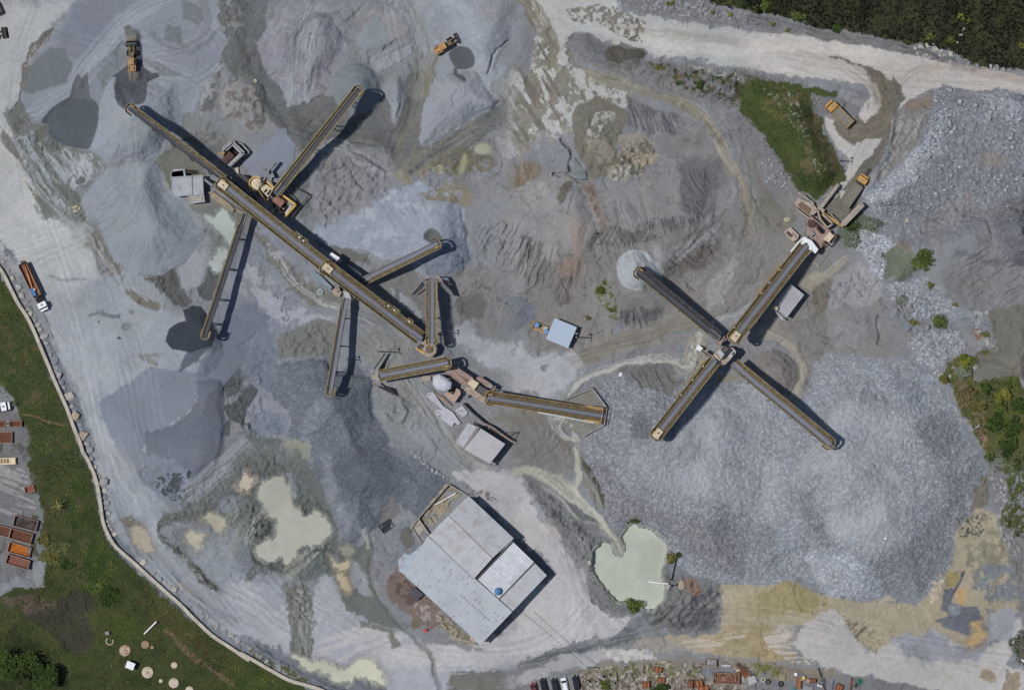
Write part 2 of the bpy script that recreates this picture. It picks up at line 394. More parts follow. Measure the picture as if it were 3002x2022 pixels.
P 4 124,125,128 s6 w8 | 30,1000 140,980 280,1200 320,1290 240,1420 160,1300 60,1140
P 4 128,132,140 s6 w10 G.8 | 1180,600 1280,570 1400,570 1860,630 1860,1610 900,1610 720,1400 740,1300 820,1200 1000,1080 1130,900 1180,780
P 4 129,118,111 s4 w9 | 1000,690 1180,615 1190,700 1060,760
P 4 125,125,124 s5 w10 G.5 | 930,760 1000,700 1180,740 1130,900 1000,1060 880,1170 780,1200 900,1040
P 4 150,152,152 s2 w9 n.4 z7 a-60 G.4 | 930,760 1150,760 1060,960 880,1170 780,1200 900,1040
P 4 165,171,180 s10 w14 o.7 G1 | 740,1260 830,1200 1010,1080 1140,900 1190,760 1280,760 1260,960 1080,1160 900,1330 760,1340
P 4 160,166,176 s10 w14 o.6 G1 | 1500,620 1860,660 1860,760 1700,780 1560,720
P 4 129,128,135 s8 w10 G.5 | 1240,1330 1440,1265 1620,1470 1620,1620 1060,1620 1100,1500
P 4 132,124,128 s6 w8 | 1500,1030 1640,1000 1740,1060 1640,1100 1530,1090
P 4 116,115,122 s8 w10 G.6 | 1580,1360 1700,1300 1860,1340 1860,1620 1620,1620
P 4 113,113,106 s3 w7 | 470,1400 560,1230 680,1290 740,1340 600,1470 560,1440
P 4 176,176,172 s2 w5 n.5 z8 | 540,1240 640,1250 600,1300 520,1290
P 4 99,108,94 s6 w12 V.6 | 560,1480 640,1440 720,1380 860,1470 820,1560 740,1600 560,1600
# --- tile 5, west yard and wall
P 5 108,115,124 s9 w6 | -20,80 60,130 150,280 260,500 340,700 430,900 520,1130 590,1330 690,1568 600,1568 520,1330 440,1130 340,850 210,480 110,260 -20,110
L 5 166,172,176 b40 s30 k6 o.5 | 200,300 330,600 450,850 560,1100 700,1400
L 5 160,166,172 b60 s40 k8 o.5 | 300,100 420,400 520,700 640,1000 800,1300
P 5 170,175,177 s20 w10 o.7 | -20,-40 500,-40 600,160 640,320 460,460 260,420 180,220 60,60
L 5 118,126,132 b4 s3 o.6 | 310,340 420,365 560,350
P 5 112,112,104 s3 w8 n.9 z14 a30 | 820,410 900,440 1050,520 1040,560 900,510 830,450
P 5 90,93,94 s3 w9 | 900,325 960,340 1080,320 1155,275 1170,380 1260,500 1200,550 1100,490 1000,410
P 5 88,92,94 s3 w9 | 1340,360 1380,240 1400,190 1440,300 1440,380 1400,480 1310,470 1290,430
P 5 112,120,122 s4 w9 n.8 z12 | 580,600 650,555 700,580 800,590 780,615 680,600
P 5 122,130,136 s4 w5 q | 800,680 820,645 860,650 850,690
P 5 118,124,126 s3 w5 q | 838,570 860,548 882,570 860,590
P 5 78,82,84 s1.5 w4 | 765,738 785,728 805,740 785,750
P 5 78,82,84 s1.5 w3 | 638,636 650,630 655,640 645,646
P 5 124,124,116 s3 w8 n.8 z12 | 700,1180 780,1190 860,1260 820,1290 750,1250
P 5 128,133,134 s5 w9 n.5 z16 | 920,830 1080,840 1090,900 1000,920 930,890
P 5 116,114,108 s4 w9 n.8 z14 a65 | 520,-30 600,-20 680,90 760,240 820,340 760,340 660,220 580,80
L 5 156,160,162 b10 s3 k3 w9 o.8 | 560,0 640,120 720,260 800,360 960,480
P 5 140,148,155 s6 w8 | 760,300 940,330 1100,470 1060,500 900,440 790,380
P 5 137,145,154 s3 w4 M.85 | 650,-40 690,120 760,240 900,310 1000,330 1060,332 1160,270 1300,180 1380,-40
L 5 150,157,165 b20 s16 k4 o.5 | 1000,-40 960,120 900,260
L 5 150,157,165 b20 s16 k4 o.5 | 1060,-40 1100,140 1060,280
P 5 146,150,158 s6 w12 | 1160,270 1340,160 1390,200 1380,260 1320,380 1260,430 1190,420
P 5 124,132,144 s8 w10 | 1500,560 1792,300 1800,1000 1700,1100 1600,900 1640,700
P 5 148,153,162 s10 w14 n.5 z30 | 1560,300 1792,60 1800,560 1640,540
P 5 112,120,132 s5 w7 M.85 | 1390,800 1450,640 1560,590 1640,700 1600,900 1570,940 1470,1080 1470,1400 1450,1600 930,1600 940,1400 1080,1320 1280,1210 1290,1030 1250,1000
P 5 124,132,144 s4 w8 M.85 | 660,1170 820,1040 980,930 1280,965 1290,1190 1080,1320 950,1370 930,1600 800,1500 690,1340
P 5 103,109,121 s3 w8 M.85 | 1290,1030 1470,1020 1480,1180 1450,1600 940,1600 950,1370 1090,1320 1220,1270 1290,1180
P 5 92,100,112 s6 w8 M.85 | 1190,900 1240,830 1390,790 1300,890 1180,945
P 5 56,64,73 s1.5 w7 M.85 | 1200,560 1260,525 1320,530 1370,600 1410,700 1390,790 1270,840 1130,820 1090,770 1110,680 1180,640 1222,630
P 5 84,92,91 s2 w6 | 1490,1030 1575,935 1635,1000 1600,1040 1570,1100 1490,1140 1465,1080
P 5 82,88,88 s2 w8 | 1470,1170 1560,1150 1640,1040 1700,1090 1640,1200 1600,1310 1500,1270
P 5 84,90,92 s2 w7 | 1460,1330 1480,1280 1510,1270 1500,1390 1450,1395
P 5 90,96,98 s2 w9 n.6 z14 | 1570,1290 1640,1300 1760,1380 1700,1420 1600,1350
L 5 128,136,142 b5 s3 | 1480,1165 1560,1130 1620,1060
P 5 98,104,108 s4 w12 n.5 z16 | 1640,1000 1760,800 1800,900 1720,1080
P 5 58,68,40 s4 w8 V1 | -20,260 40,380 150,560 250,780 340,1000 420,1180 500,1370 560,1600 180,1600 160,1400 130,1250 90,1150 -20,1000
P 5 84,76,56 s4 w12 n.3 z22 V.8 | -20,300 100,520 330,1000 480,1400 400,1568 200,1568 120,1200 -20,900
P 5 112,114,117 s5 w9 | -20,1190 90,1200 130,1250 180,1400 190,1600 -20,1600
P 5 74,76,62 s4 w9 n.45 z18 V.4 | -20,1440 180,1420 200,1568 -20,1568
P 5 118,100,72 s2 w3 | 140,1240 230,1248 330,1288 420,1306 420,1314 320,1298 230,1260 140,1250
# --- tile 6, centre
P 6 110,118,130 s8 w10 | -20,560 120,500 200,640 190,860 100,1060 -20,940
P 6 152,158,167 s8 w16 n.62 z30 | 40,230 200,400 420,560 640,640 440,650 220,670 160,560 60,400
P 6 113,115,111 s6 w10 | 80,20 240,120 380,300 560,430 700,480 640,560 460,520 300,380 200,220
P 6 148,153,158 s3 w12 n.38 z14 | 140,60 280,140 320,240 220,220
L 6 158,162,166 b9 s4 k3 w6 | 260,190 310,310 400,400 540,500 640,540
P 6 105,106,106 s5 w7 | 480,110 640,90 800,180 870,240 720,250 600,180
P 6 120,128,132 s4 w7 | 480,320 560,330 660,460 580,440
P 6 143,152,166 s4 w9 | 470,40 600,-30 1480,-30 1525,200 1480,330 1400,380 1200,330 1060,220 940,220 840,160 700,140 560,120
P 6 160,167,178 s7 w14 n.4 z22 | 500,0 900,-20 1060,60 960,180 780,160
P 6 123,133,147 s6 w7 | 1340,160 1420,60 1500,80 1522,220 1460,340 1320,385 1150,260 1280,210
P 6 96,99,100 s1.5 w3 q | 1212,80 1240,40 1290,30 1340,80 1330,120 1260,115
P 6 117,119,118 s6 w9 | 940,260 1150,290 1220,420 1230,700 1080,620 960,500 860,400
P 6 142,148,154 s5 w8 | 1000,420 1080,440 1200,560 1190,590 1060,545
P 6 100,106,108 s3 w4 q | 1025,480 1035,425 1055,430 1055,500 1035,510
P 6 126,126,128 s8 w10 | 1400,330 1500,280 1800,300 1800,800 1600,760 1540,620 1430,600
P 6 106,106,105 s6 w7 q | 1420,470 1590,450 1620,540 1560,610 1460,600
P 6 158,164,172 s12 w16 | 1400,640 1540,625 1550,720 1600,760 1840,790 1840,1000 1640,930 1500,840 1430,760
P 6 108,115,125 s14 w12 o.8 | 1290,760 1420,790 1560,880 1520,920 1340,880
L 6 148,153,157 b18 s8 k4 o.7 w7 | 640,590 800,600 960,680 1080,760
L 6 104,108,112 b20 s10 k5 o.7 w7 | 760,580 940,660 1080,780 1120,900
P 6 126,129,130 s6 w9 | 730,720 900,660 1100,760 1120,900 920,940 820,880 760,800
P 6 114,116,117 s5 w12 | 480,620 640,650 640,880 480,880 260,880 240,760 400,650
P 6 112,120,132 s6 w9 | 140,740 250,700 240,900 220,1100 150,1060 100,900
P 6 104,112,122 s5 w8 G.6 | 230,930 420,880 560,880 660,960 760,900 880,1000 880,1200 960,1330 1100,1600 480,1600 460,1400 330,1390 330,1200 220,1150
P 6 122,130,141 s10 w12 G.6 o.9 | 440,1190 560,1130 650,1160 560,1300 460,1420 380,1380
P 6 112,120,131 s10 w12 G.6 o.7 | 560,1300 700,1140 800,1200 780,1400 620,1568 560,1480
P 6 82,89,90 s3 w8 | -20,930 60,1060 80,1100 60,1250 -20,1340
P 6 118,126,138 s4 w7 | 80,1260 140,1230 240,1230 310,1320 280,1360 160,1390 90,1330
P 6 100,106,106 s5 w10 n.7 z16 | 0,1340 160,1390 300,1390 270,1480 100,1568 -20,1568
P 6 138,143,132 s2 w8 n.8 z14 | 270,1425 370,1395 470,1440 460,1530 360,1530
P 6 103,109,118 s5 w6 G.4 | 985,1140 1070,1140 1090,1200 1085,1290 1000,1310 970,1260
P 6 130,134,136 s8 w12 | 880,1000 1100,1020 1240,1150 1300,1330 1180,1400 1000,1330 900,1200
L 6 108,112,112 b20 s8 k4 w7 | 1090,1040 1180,1130 1250,1260 1340,1400 1450,1500 1600,1568
L 6 148,151,150 b24 s10 k4 w6 | 1130,1040 1250,1220 1360,1400 1470,1510 1640,1590
L 6 140,145,152 b30 s14 k5 w8 o.7 | 1130,1180 1180,1320 1300,1460 1420,1568
P 6 123,123,117 s5 w8 | 1640,1290 1720,1240 1820,1200 1820,1330
# --- tile 7, middle right
P 7 124,122,122 s10 w10 | 100,200 1820,-20 1820,430 1640,460 1500,560 1300,650 1000,700 600,770 450,810 200,830 100,810 90,640
P 7 138,136,141 s9 w10 | -20,-20 360,-20 380,100 310,230 150,260 60,400 -20,450
P 7 141,130,125 s14 w14 | 360,-20 470,-20 478,225 400,200 380,100
P 7 131,118,109 s18 w16 | 290,250 400,195 490,240 430,330 300,340
P 7 104,103,106 s4 w7 n.5 z8 a-70 | 60,80 220,120 230,360 180,440 60,320
P 7 104,98,96 s4 w7 n.5 z8 a-65 | 270,340 400,330 400,520 300,540
P 7 100,98,99 s4 w9 n.55 z8 a-60 | 500,40 680,20 900,60 980,80 860,120 620,130 520,180
P 7 108,104,102 s6 w9 n.7 z9 a-40 | 960,280 1180,180 1330,80 1380,140 1260,280 1100,320 1000,330
P 7 136,136,140 s8 w9 | 900,160 1060,140 1240,60 1340,-20 1420,-20 1320,100 1160,200 1000,250 930,210
P 7 140,140,140 s8 w10 | 1420,60 1480,120 1450,330 1400,500 1300,560 1280,420 1390,250
P 7 98,98,103 s4 w6 n.6 z7 a75 | 690,560 800,540 1000,560 1010,620 860,670 720,650
P 7 92,100,60 s2 w6 n.5 z8 V.5 | 530,400 650,380 680,460 700,620 640,600 560,470
P 7 112,118,129 s6 w9 G.3 | -20,460 60,470 130,520 145,600 100,640 -20,820
P 7 118,122,132 s5 w8 | 640,690 720,640 750,700 680,740
P 7 165,169,175 s14 w22 n.75 z40 | -20,800 60,770 110,850 350,850 520,840 470,930 300,1100 150,1120 -20,1090
P 7 117,115,110 s10 w10 | 420,830 640,740 1000,660 1260,610 1300,660 1000,740 700,820 480,900
L 7 134,130,121 b34 s16 k6 o.7 | 440,850 700,770 1000,690 1240,640
P 7 134,139,147 s5 w7 G.9 | 600,1010 860,900 1050,1000 1200,970 1340,1010 1550,1040 1820,1250 1820,1600 440,1600 480,1400 620,1260 620,1180 560,1080
P 7 111,109,113 s8 w12 G.4 | 640,990 760,910 960,890 1060,940 1140,1020 1060,1100 900,1060 780,990
P 7 152,158,166 s12 w16 G.35 | 1140,1290 1350,1190 1520,1240 1580,1450 1450,1600 1000,1600 960,1480
P 7 114,117,124 s8 w8 G.9 | 780,1230 860,1220 940,1300 900,1420 800,1400
P 7 128,126,114 s4 w7 | 1330,970 1500,990 1490,1010 1380,1030 1350,1030
P 7 150,146,136 s4 w8 n.5 z9 | 1180,700 1280,720 1260,900 1180,960 1120,900
L 7 160,163,160 b7 s3 k3 w7 | 1560,540 1480,590 1400,600 1280,660
L 7 170,173,168 b10 s3 k3 w7 | 1230,720 1200,800 1190,900 1150,960 1090,920 1040,880 960,865 860,885 720,920 580,955 460,1010 400,1060 360,1100
L 7 152,154,148 b5 s2 k2 w6 | 1060,880 1090,930 1160,970 1200,900
P 7 119,117,113 s7 w9 | -20,1140 200,1200 260,1270 400,1420 430,1600 -20,1600
P 7 120,121,122 s5 w9 | 20,1420 120,1340 260,1300 330,1400 300,1500 420,1600 60,1600
L 7 164,168,162 b7 s2 k2 w8 | 250,1260 280,1330 350,1390 430,1420 435,1600
L 7 164,168,162 b5 s2 w10 | 290,1260 380,1310 420,1390 440,1420
P 7 128,128,122 s2 w7 n.6 z10 | 360,1140 530,1075 610,1180 600,1300 470,1390 300,1320
P 7 150,156,160 s3 w7 | 900,270 950,240 1000,300 990,370 930,385 880,400
P 7 160,167,171 s2 w4 q M.85 | 686,290 700,215 760,172 830,165 900,185 940,235 940,290 900,350 850,420 780,420 715,375
P 7 134,136,136 s6 w8 o.7 | 740,420 860,430 960,420 960,480 820,500
# --- tile 8, right
P 8 127,125,126 s9 w10 | -20,200 200,60 460,140 640,220 860,360 880,640 1040,820 900,880 520,860 420,900 200,700 -20,840
P 8 146,144,131 s3 w6 | 300,375 420,310 520,300 620,205 645,225 560,320 470,390 430,425 390,440
P 8 112,108,102 s5 w9 | 400,440 460,390 520,355 570,390 500,540 420,610
P 8 142,142,147 s7 w9 | 560,330 700,240 860,340 870,480 760,540 640,520 520,560 520,430
P 8 130,130,134 s7 w8 | 500,560 640,520 800,540 860,660 840,790 640,810 500,750
P 8 128,128,132 s6 w8 | 840,560 900,600 1060,700 1080,780 1020,850 880,800
P 8 165,171,180 s6 w12 G1 | 720,40 900,60 960,130 880,180 870,340 800,300 740,240 700,160
P 8 146,151,158 s8 w12 G1 | 860,370 1020,360 1140,330 1220,420 1330,500 1300,560 1180,600 1080,600 1040,520 900,470
P 8 148,154,163 s8 w12 G1 | 1060,760 1200,700 1340,690 1420,800 1280,900 1200,970 1080,890 1030,800
P 8 150,156,164 s8 w12 G1 o.7 | 1200,400 1300,400 1480,480 1480,620 1340,640 1240,560
P 8 103,112,99 s6 w12 V.6 | 870,200 920,130 1060,170 1090,300 990,370 880,350
P 8 124,116,104 s4 w9 n.6 z12 | 930,90 1040,100 1060,190 960,180
P 8 124,124,128 s10 w9 G.3 | 1260,320 1460,180 1600,-20 1620,100 1820,310 1820,560 1560,560 1480,600 1300,480
P 8 111,111,119 s5 w9 G.6 | 1585,-20 1860,-20 1860,330 1700,240 1640,160
P 8 109,108,103 s6 w9 | 1560,560 1820,510 1820,1010 1680,1050 1480,1030 1480,860 1600,780
P 8 84,86,56 s5 w14 V.8 | 1300,900 1400,840 1480,850 1470,1020 1700,1000 1840,1080 1840,1610 1600,1610 1500,1400 1380,1200 1320,1040 1240,1010
P 8 112,98,78 s4 w12 n.5 z16 V.4 | 1320,1040 1500,1030 1560,1200 1540,1400 1480,1380 1380,1200
P 8 134,100,80 s3 w7 | 1500,1360 1540,1380 1560,1440 1530,1480
P 8 130,104,82 s4 w9 n.6 z12 | 1420,720 1500,680 1540,720 1480,760
P 8 160,162,160 s1.5 w8 n.5 z6 | 1480,560 1540,580 1500,680 1640,830 1560,800 1480,700
P 8 141,147,155 s6 w9 G.8 | 420,920 520,860 900,880 1100,910 1240,1040 1330,1190 1420,1300 1560,1610 -20,1610 -20,1020 60,1080 300,1190 400,1060
P 8 121,116,117 s6 w9 G.3 | -20,870 150,830 270,880 300,1000 240,1110 60,1010 -20,960
L 8 142,138,129 b15 s6 k4 w5 | 100,700 240,760 320,870 345,960 320,1060 260,1140
L 8 112,108,104 b4 s2 w4 | 160,820 260,870 305,950 300,1010
P 8 156,162,171 s12 w16 G.4 o.8 | 560,1200 760,1220 900,1300 960,1568 460,1568 480,1400
P 8 118,122,130 s10 w10 G.9 o.8 | 720,1120 860,1100 960,1180 900,1260 800,1220
P 8 116,121,130 s12 w10 G.9 o.6 | 1100,1300 1280,1200 1400,1300 1500,1568 1140,1568
# --- tile 9, south-west
P 9 124,132,143 s8 w8 M.85 | 760,-20 1450,-20 1240,240 1200,380 1080,330 920,180
P 9 106,112,124 s4 w7 M.85 | 900,-20 1470,-20 1440,60 1290,180 1230,230 1090,40 1000,60
P 9 124,132,144 s3 w8 | 920,60 1000,20 1080,70 1150,50 1240,120 1230,240 1180,340 1080,300 1000,230 930,150
P 9 60,68,76 s1.5 w4 | 1222,160 1235,120 1255,130 1250,165 1235,182
P 9 74,82,88 s1.5 w9 n.55 z10 | 1000,200 1080,150 1180,140 1240,230 1210,330 1140,330 1060,280
P 9 56,64,37 s4 w10 V1 | 180,-20 530,-20 620,200 650,450 710,600 890,780 1140,980 1390,1210 1840,1500 1840,1640 -20,1640 -20,950 100,900 280,900 300,700 250,500 280,400 230,300 160,100
P 9 38,46,26 s16 w20 V1 | -20,1180 120,1160 340,1320 480,1500 480,1640 -20,1640
P 9 66,68,46 s8 w20 n.5 z36 V1 | 230,100 420,100 640,600 700,800 560,900 360,800 260,520
P 9 44,62,28 s10 w20 n.5 z40 V1 | 400,200 600,200 680,620 860,820 760,1000 560,800
P 9 70,66,42 s8 w16 n.5 z26 V.9 | 850,900 1100,1000 1380,1260 1600,1400 1500,1500 1200,1300 960,1100
P 9 104,88,74 s3 w8 n.7 z9 | 1080,1180 1130,1190 1260,1320 1460,1460 1580,1560 1540,1568 1420,1470 1240,1350
P 9 88,78,70 s6 w12 n.75 z16 | -20,960 150,940 380,990 390,1070 200,1090 40,1030
P 9 62,60,52 s8 w16 | 360,1010 480,920 620,920 640,1200 560,1330 420,1280 260,1180 200,1090
P 9 60,72,34 s5 w16 n.6 z24 V1 | 560,1060 860,1000 900,1200 640,1240
P 9 88,92,58 s5 w12 n.6 z18 V.9 | 230,540 300,520 440,620 380,760 260,720
P 9 112,114,118 s6 w10 | -20,-20 170,-20 170,100 230,220 290,440 260,520 300,640 200,800 60,870 -20,880
P 9 144,144,145 s3 w10 n.42 z10 a20 | -20,80 160,120 240,380 120,420 -20,420
P 9 74,76,60 s4 w10 n.45 z20 V.5 | 200,100 290,260 300,460 260,720 200,640 220,300
P 9 142,149,157 s7 w7 | 570,-20 760,-20 920,200 1080,390 1040,500 1130,650 1300,850 1440,920 1600,1050 1840,1230 1840,1470 1500,1280 1200,1050 900,780 740,600 680,400 640,200
P 9 112,119,128 s7 w6 | 590,0 640,120 690,300 760,560 900,740 1160,960 1400,1160 1500,1290 1180,1040 900,790 730,610 670,420 630,200
P 9 116,123,132 s8 w6 o.8 | 1140,930 1300,1060 1500,1230 1840,1440 1840,1500 1500,1300 1260,1080
L 9 160,166,172 b40 s22 k6 o.6 | 680,-20 780,180 900,420 1020,640 1240,880 1500,1050 1840,1240
L 9 122,129,138 b26 s14 k5 o.6 | 760,300 860,560 1040,760 1300,980 1800,1320
P 9 160,154,138 s3 w6 | 840,510 900,485 940,510 980,590 1000,645 970,665 900,620 850,590
P 9 118,114,106 s4 w6 n.8 z10 | 790,440 860,420 930,480 960,520 900,490 840,520
P 9 150,145,132 s3 w5 n.7 z8 | 1150,855 1200,860 1280,940 1240,930
P 9 106,111,111 s6 w14 | 1060,400 1200,370 1240,250 1420,60 1500,-20 1840,-20 1840,760 1700,820 1640,700 1640,560 1560,500 1400,480 1280,440 1140,480 1060,520
P 9 140,148,156 s5 w12 | 1120,470 1260,500 1200,560 1250,700 1400,840 1500,920 1840,1060 1840,860 1720,820 1640,760 1640,600 1560,500 1480,560 1360,500
P 9 96,98,96 s3 w8 | 1160,400 1210,415 1080,460 1060,540 1150,640 1280,720 1350,820 1440,905 1420,920 1320,860 1240,740 1130,650 1040,560 1030,470
P 9 138,142,142 s2 w7 n.42 z7 | 1150,410 1190,420 1080,470 1070,540 1160,640 1270,720 1340,830 1420,900 1330,860 1240,740 1130,640 1050,560 1050,470
P 9 104,108,106 s4 w12 n.6 z14 | 1560,860 1660,760 1700,820 1640,880
L 9 142,148,156 b30 s8 k5 w5 | 1250,270 1400,150 1520,60 1600,-20
P 9 124,132,142 s5 w9 | 1500,300 1560,280 1590,340 1500,390 1420,400 1440,330
L 9 156,160,154 b14 s2 k2 w4 o.9 | 1480,560 1500,460 1540,390
L 9 156,160,154 b14 s2 k2 w4 o.9 | 1540,620 1580,500 1640,430
L 9 156,160,154 b16 s2 k2 w4 o.9 | 1640,640 1690,520 1720,400
# --- tile 10, south
P 10 160,164,172 s8 w10 | -20,880 200,870 330,1000 490,1000 480,860 620,800 700,1000 860,1100 1000,1170 1200,1250 1400,1280 1600,1290 1820,1100 1820,1440 1400,1470 1320,1610 980,1610 900,1400 700,1420 330,1340 -20,1220
P 10 176,177,180 s12 w14 n.6 z40 a-20 | 500,1020 860,1100 1200,1260 1800,1180 1800,1400 1300,1440 900,1400 520,1360
P 10 146,152,162 s10 w10 o.8 | -20,860 260,860 320,1000 320,1220 100,1180 -20,1100
L 10 176,180,186 b40 s20 k6 o.6 | 0,940 160,1040 330,1180
P 10 104,111,110 s6 w14 | -20,80 80,30 300,-20 500,150 560,250 640,400 670,600 600,700 640,800 440,860 300,800 80,800 -20,560
P 10 124,132,140 s5 w10 | -20,580 60,560 80,760 40,800 -20,800
L 10 152,156,150 b18 s2 k2 w4 | 60,580 110,480 160,420
L 10 152,156,150 b18 s2 k2 w4 | 340,800 420,720 520,620
P 10 130,138,146 s3 w9 | 310,150 350,140 380,240 370,300 320,240
P 10 84,88,88 s3 w10 n.5 z14 | 380,360 440,430 480,380 560,300 600,420 620,640 540,690 420,640 380,700 300,790 200,790 80,720 110,620 100,480
P 10 96,100,100 s3 w9 | 220,470 260,510 330,550 320,580 260,570 230,540
P 10 104,112,122 s4 w8 G.5 | 460,-20 1120,-20 1180,60 1380,180 1300,320 1180,440 1050,340 940,460 900,520 800,500 780,590 720,615 670,570 620,420 560,270 480,130
P 10 124,131,142 s10 w12 G.5 o.9 | 480,-20 580,-20 600,120 660,300 760,420 780,560 700,600 640,440 560,260
P 10 92,99,109 s10 w12 G.5 o.8 | 620,-20 1060,-20 1040,200 920,330 760,340 640,160
P 10 112,112,116 s4 w8 | 920,380 1000,300 1060,380 1000,460 920,480
P 10 124,129,136 s6 w8 | 900,540 960,470 1120,490 1180,620 1060,700 980,830 900,900 880,700
P 10 104,106,100 s4 w9 | 1060,520 1130,500 1160,580 1110,640 1060,610
P 10 108,114,112 s5 w10 | 640,620 780,610 880,600 900,720 860,820 930,1000 1000,1080 1180,1160 1000,1170 820,1090 700,1050 640,850
P 10 134,134,118 s3 w7 | 660,610 720,600 760,640 720,690 670,660
P 10 148,153,148 s2 w6 | 790,520 830,500 860,640 840,650 820,580
P 10 140,147,154 s4 w8 | 720,710 800,760 850,830 870,960 800,940 740,880
L 10 112,117,115 b7 s5 w12 o.7 | 870,700 880,860 920,1000 1000,1080 1120,1200 1250,1330 1300,1480 1310,1600
P 10 118,122,118 s3 w7 n.8 z10 | 800,1100 1000,1160 1060,1280 1010,1310 980,1190 820,1160
P 10 110,114,110 s6 w12 | 290,880 380,880 450,865 490,980 500,1100 480,1200 490,1360 410,1350 330,1330 340,1200 330,1020
P 10 140,144,142 s2 w7 n.42 z7 | 380,880 480,880 490,1000 500,1100 420,1200 350,1060
P 10 130,134,132 s2 w6 n.4 z7 a80 | 340,1100 480,1120 480,1340 340,1320
P 10 117,105,100 s7 w14 | 1040,740 1100,830 1300,1020 1400,1130 1330,1180 1190,1160 1100,1060 980,960 960,850
P 10 90,80,76 s5 w10 n.5 z16 | 1000,800 1100,830 1180,960 1120,1020 1020,900
P 10 150,145,146 s4 w12 n.5 z16 | 1150,1000 1300,1030 1400,1140 1240,1120 1180,1140
P 10 108,100,84 s3 w6 | 1140,1110 1190,1120 1180,1160 1140,1150
P 10 124,127,131 s6 w8 o.9 | 1200,1160 1300,1190 1400,1240 1600,1290 1500,1300 1300,1260
P 10 120,114,94 s3 w8 n.6 z8 | 1300,1080 1400,1120 1560,1260 1440,1240 1370,1200
P 10 172,172,177 s8 w9 | 1400,150 1480,120 1700,130 1840,90 1840,600 1680,430 1560,280 1470,220
P 10 120,112,110 s3 w6 n.6 z10 | 1540,260 1640,270 1700,340 1600,320
P 10 112,119,128 s8 w8 | 330,1330 480,1370 640,1480 740,1540 760,1490 980,1530 980,1620 560,1620 400,1480 160,1380 -20,1250 60,1230
P 10 58,70,38 s4 w8 V1 | -20,1290 60,1330 220,1450 380,1530 560,1600 560,1640 -20,1640
P 10 82,86,60 s3 w9 n.6 z9 V.6 | 40,1270 200,1360 360,1440 560,1560 480,1540 300,1470 100,1350
P 10 110,112,106 s8 w10 n.7 z26 a-4 | 1340,1568 1400,1470 1792,1440 1800,1600
# --- tile 11, pond and road
P 11 180,180,184 s8 w10 | -20,180 60,170 200,430 340,640 480,800 560,980 640,1080 800,1080 720,1200 500,1240 200,1330 -20,1440 -20,1110 290,810 150,640 -20,500
L 11 158,158,164 b34 s20 k6 o.6 | 100,200 280,520 420,760 500,960 640,1130
P 11 113,116,119 s6 w9 | 70,160 200,200 340,340 560,480 620,600 540,680 520,790 560,880 640,960 760,1040 720,1080 620,1060 540,980 480,800 360,620 220,420
P 11 84,88,90 s4 w8 n.5 z10 a55 | 110,220 190,200 280,300 350,420 340,480 440,480 520,560 400,520 240,400
P 11 170,168,166 s3 w7 n.5 z8 a50 | 180,420 260,470 340,600 320,630 240,500
L 11 140,142,146 b40 s16 k6 o.7 | 420,640 520,820 640,960 760,1060
P 11 150,151,143 s4 w7 | -20,110 60,105 140,110 280,150 330,130 430,280 500,380 560,440 520,440 430,380 330,300 200,200 100,150
P 11 120,119,112 s4 w8 | 420,-20 460,20 520,120 570,200 605,330 600,390 540,350 480,200 440,80
P 11 98,102,104 s3 w6 | 440,360 520,400 555,470 480,450
P 11 94,98,100 s3 w6 | 320,300 430,370 480,460 400,420
L 11 168,171,160 b7 s2 k2 w6 | 435,-20 440,120 415,240 440,320 520,380 570,440 620,510
L 11 168,171,160 b9 s2 k2 w6 | 0,130 140,120 260,170 380,250 480,360 560,430
L 11 154,157,146 b4 s2 k2 w4 | 450,60 500,180 560,280 585,350
L 11 150,153,144 b4 s2 k2 w4 | 200,230 340,330 440,450 560,480
L 11 162,165,152 b12 s3 k2 w3 | 580,440 620,530 670,600 720,690
L 11 160,163,150 b7 s3 k2 w3 | 610,480 670,560 740,630
P 11 140,145,152 s4 w7 G.9 | 460,-20 1820,-20 1820,860 1400,872 1260,830 1120,780 1080,680 1020,640 920,540 860,490 760,470 660,510 610,400 600,280 540,150
P 11 126,127,134 s14 w14 G.9 o.85 | 480,100 640,80 800,300 1000,400 1300,450 1820,560 1820,780 1300,780 1100,600 860,470 640,480
P 11 154,160,167 s16 w16 G.35 o.85 | 840,-20 1300,-20 1400,120 1820,100 1820,420 1500,400 1200,300 1000,200
P 11 84,88,76 s2 w6 n.7 z9 V.4 | 460,30 540,140 610,280 600,400 560,240 480,120
P 11 100,104,88 s3 w7 n.6 z12 V.4 | 500,700 540,640 610,570 560,650 540,720 540,820 620,920 700,980 740,1010 660,980 560,880
P 11 116,118,119 s8 w20 | 1000,760 1100,780 1120,800 1260,830 1350,860 1420,920 1380,990 1430,1060 1350,1120 1370,1170 1290,1230 1240,1210 1000,1200 900,1180 850,1080 880,1050 980,1030 1010,900
P 11 90,93,96 s4 w9 n.5 z14 a-40 | 900,1060 1100,1000 1300,900 1400,960 1340,1060 1390,1110 1280,1190 1100,1160 900,1150
P 11 128,108,94 s4 w7 n.7 z10 | 1130,840 1200,830 1260,920 1180,940
P 11 176,160,132 s2 w4 | 1090,880 1105,845 1128,860 1120,910 1095,910
P 11 160,151,132 s5 w10 | 1380,870 1820,880 1820,1380 1500,1360 1130,1290 870,1280 1000,1215 1240,1210 1370,1190
P 11 154,144,116 s9 w16 | 1280,1240 1400,1180 1480,1140 1640,1070 1720,1120 1700,1240 1660,1330 1500,1360 1350,1320
P 11 178,170,158 s4 w10 n.5 z14 a-8 | 1120,1240 1400,1210 1560,1180 1530,1250 1400,1280 1160,1290
P 11 180,174,166 s4 w9 n.5 z12 a-5 | 1680,1150 1820,1080 1820,1320 1660,1310
P 11 170,160,138 s4 w9 n.5 z14 | 1400,900 1640,880 1620,960 1500,1020 1400,1000
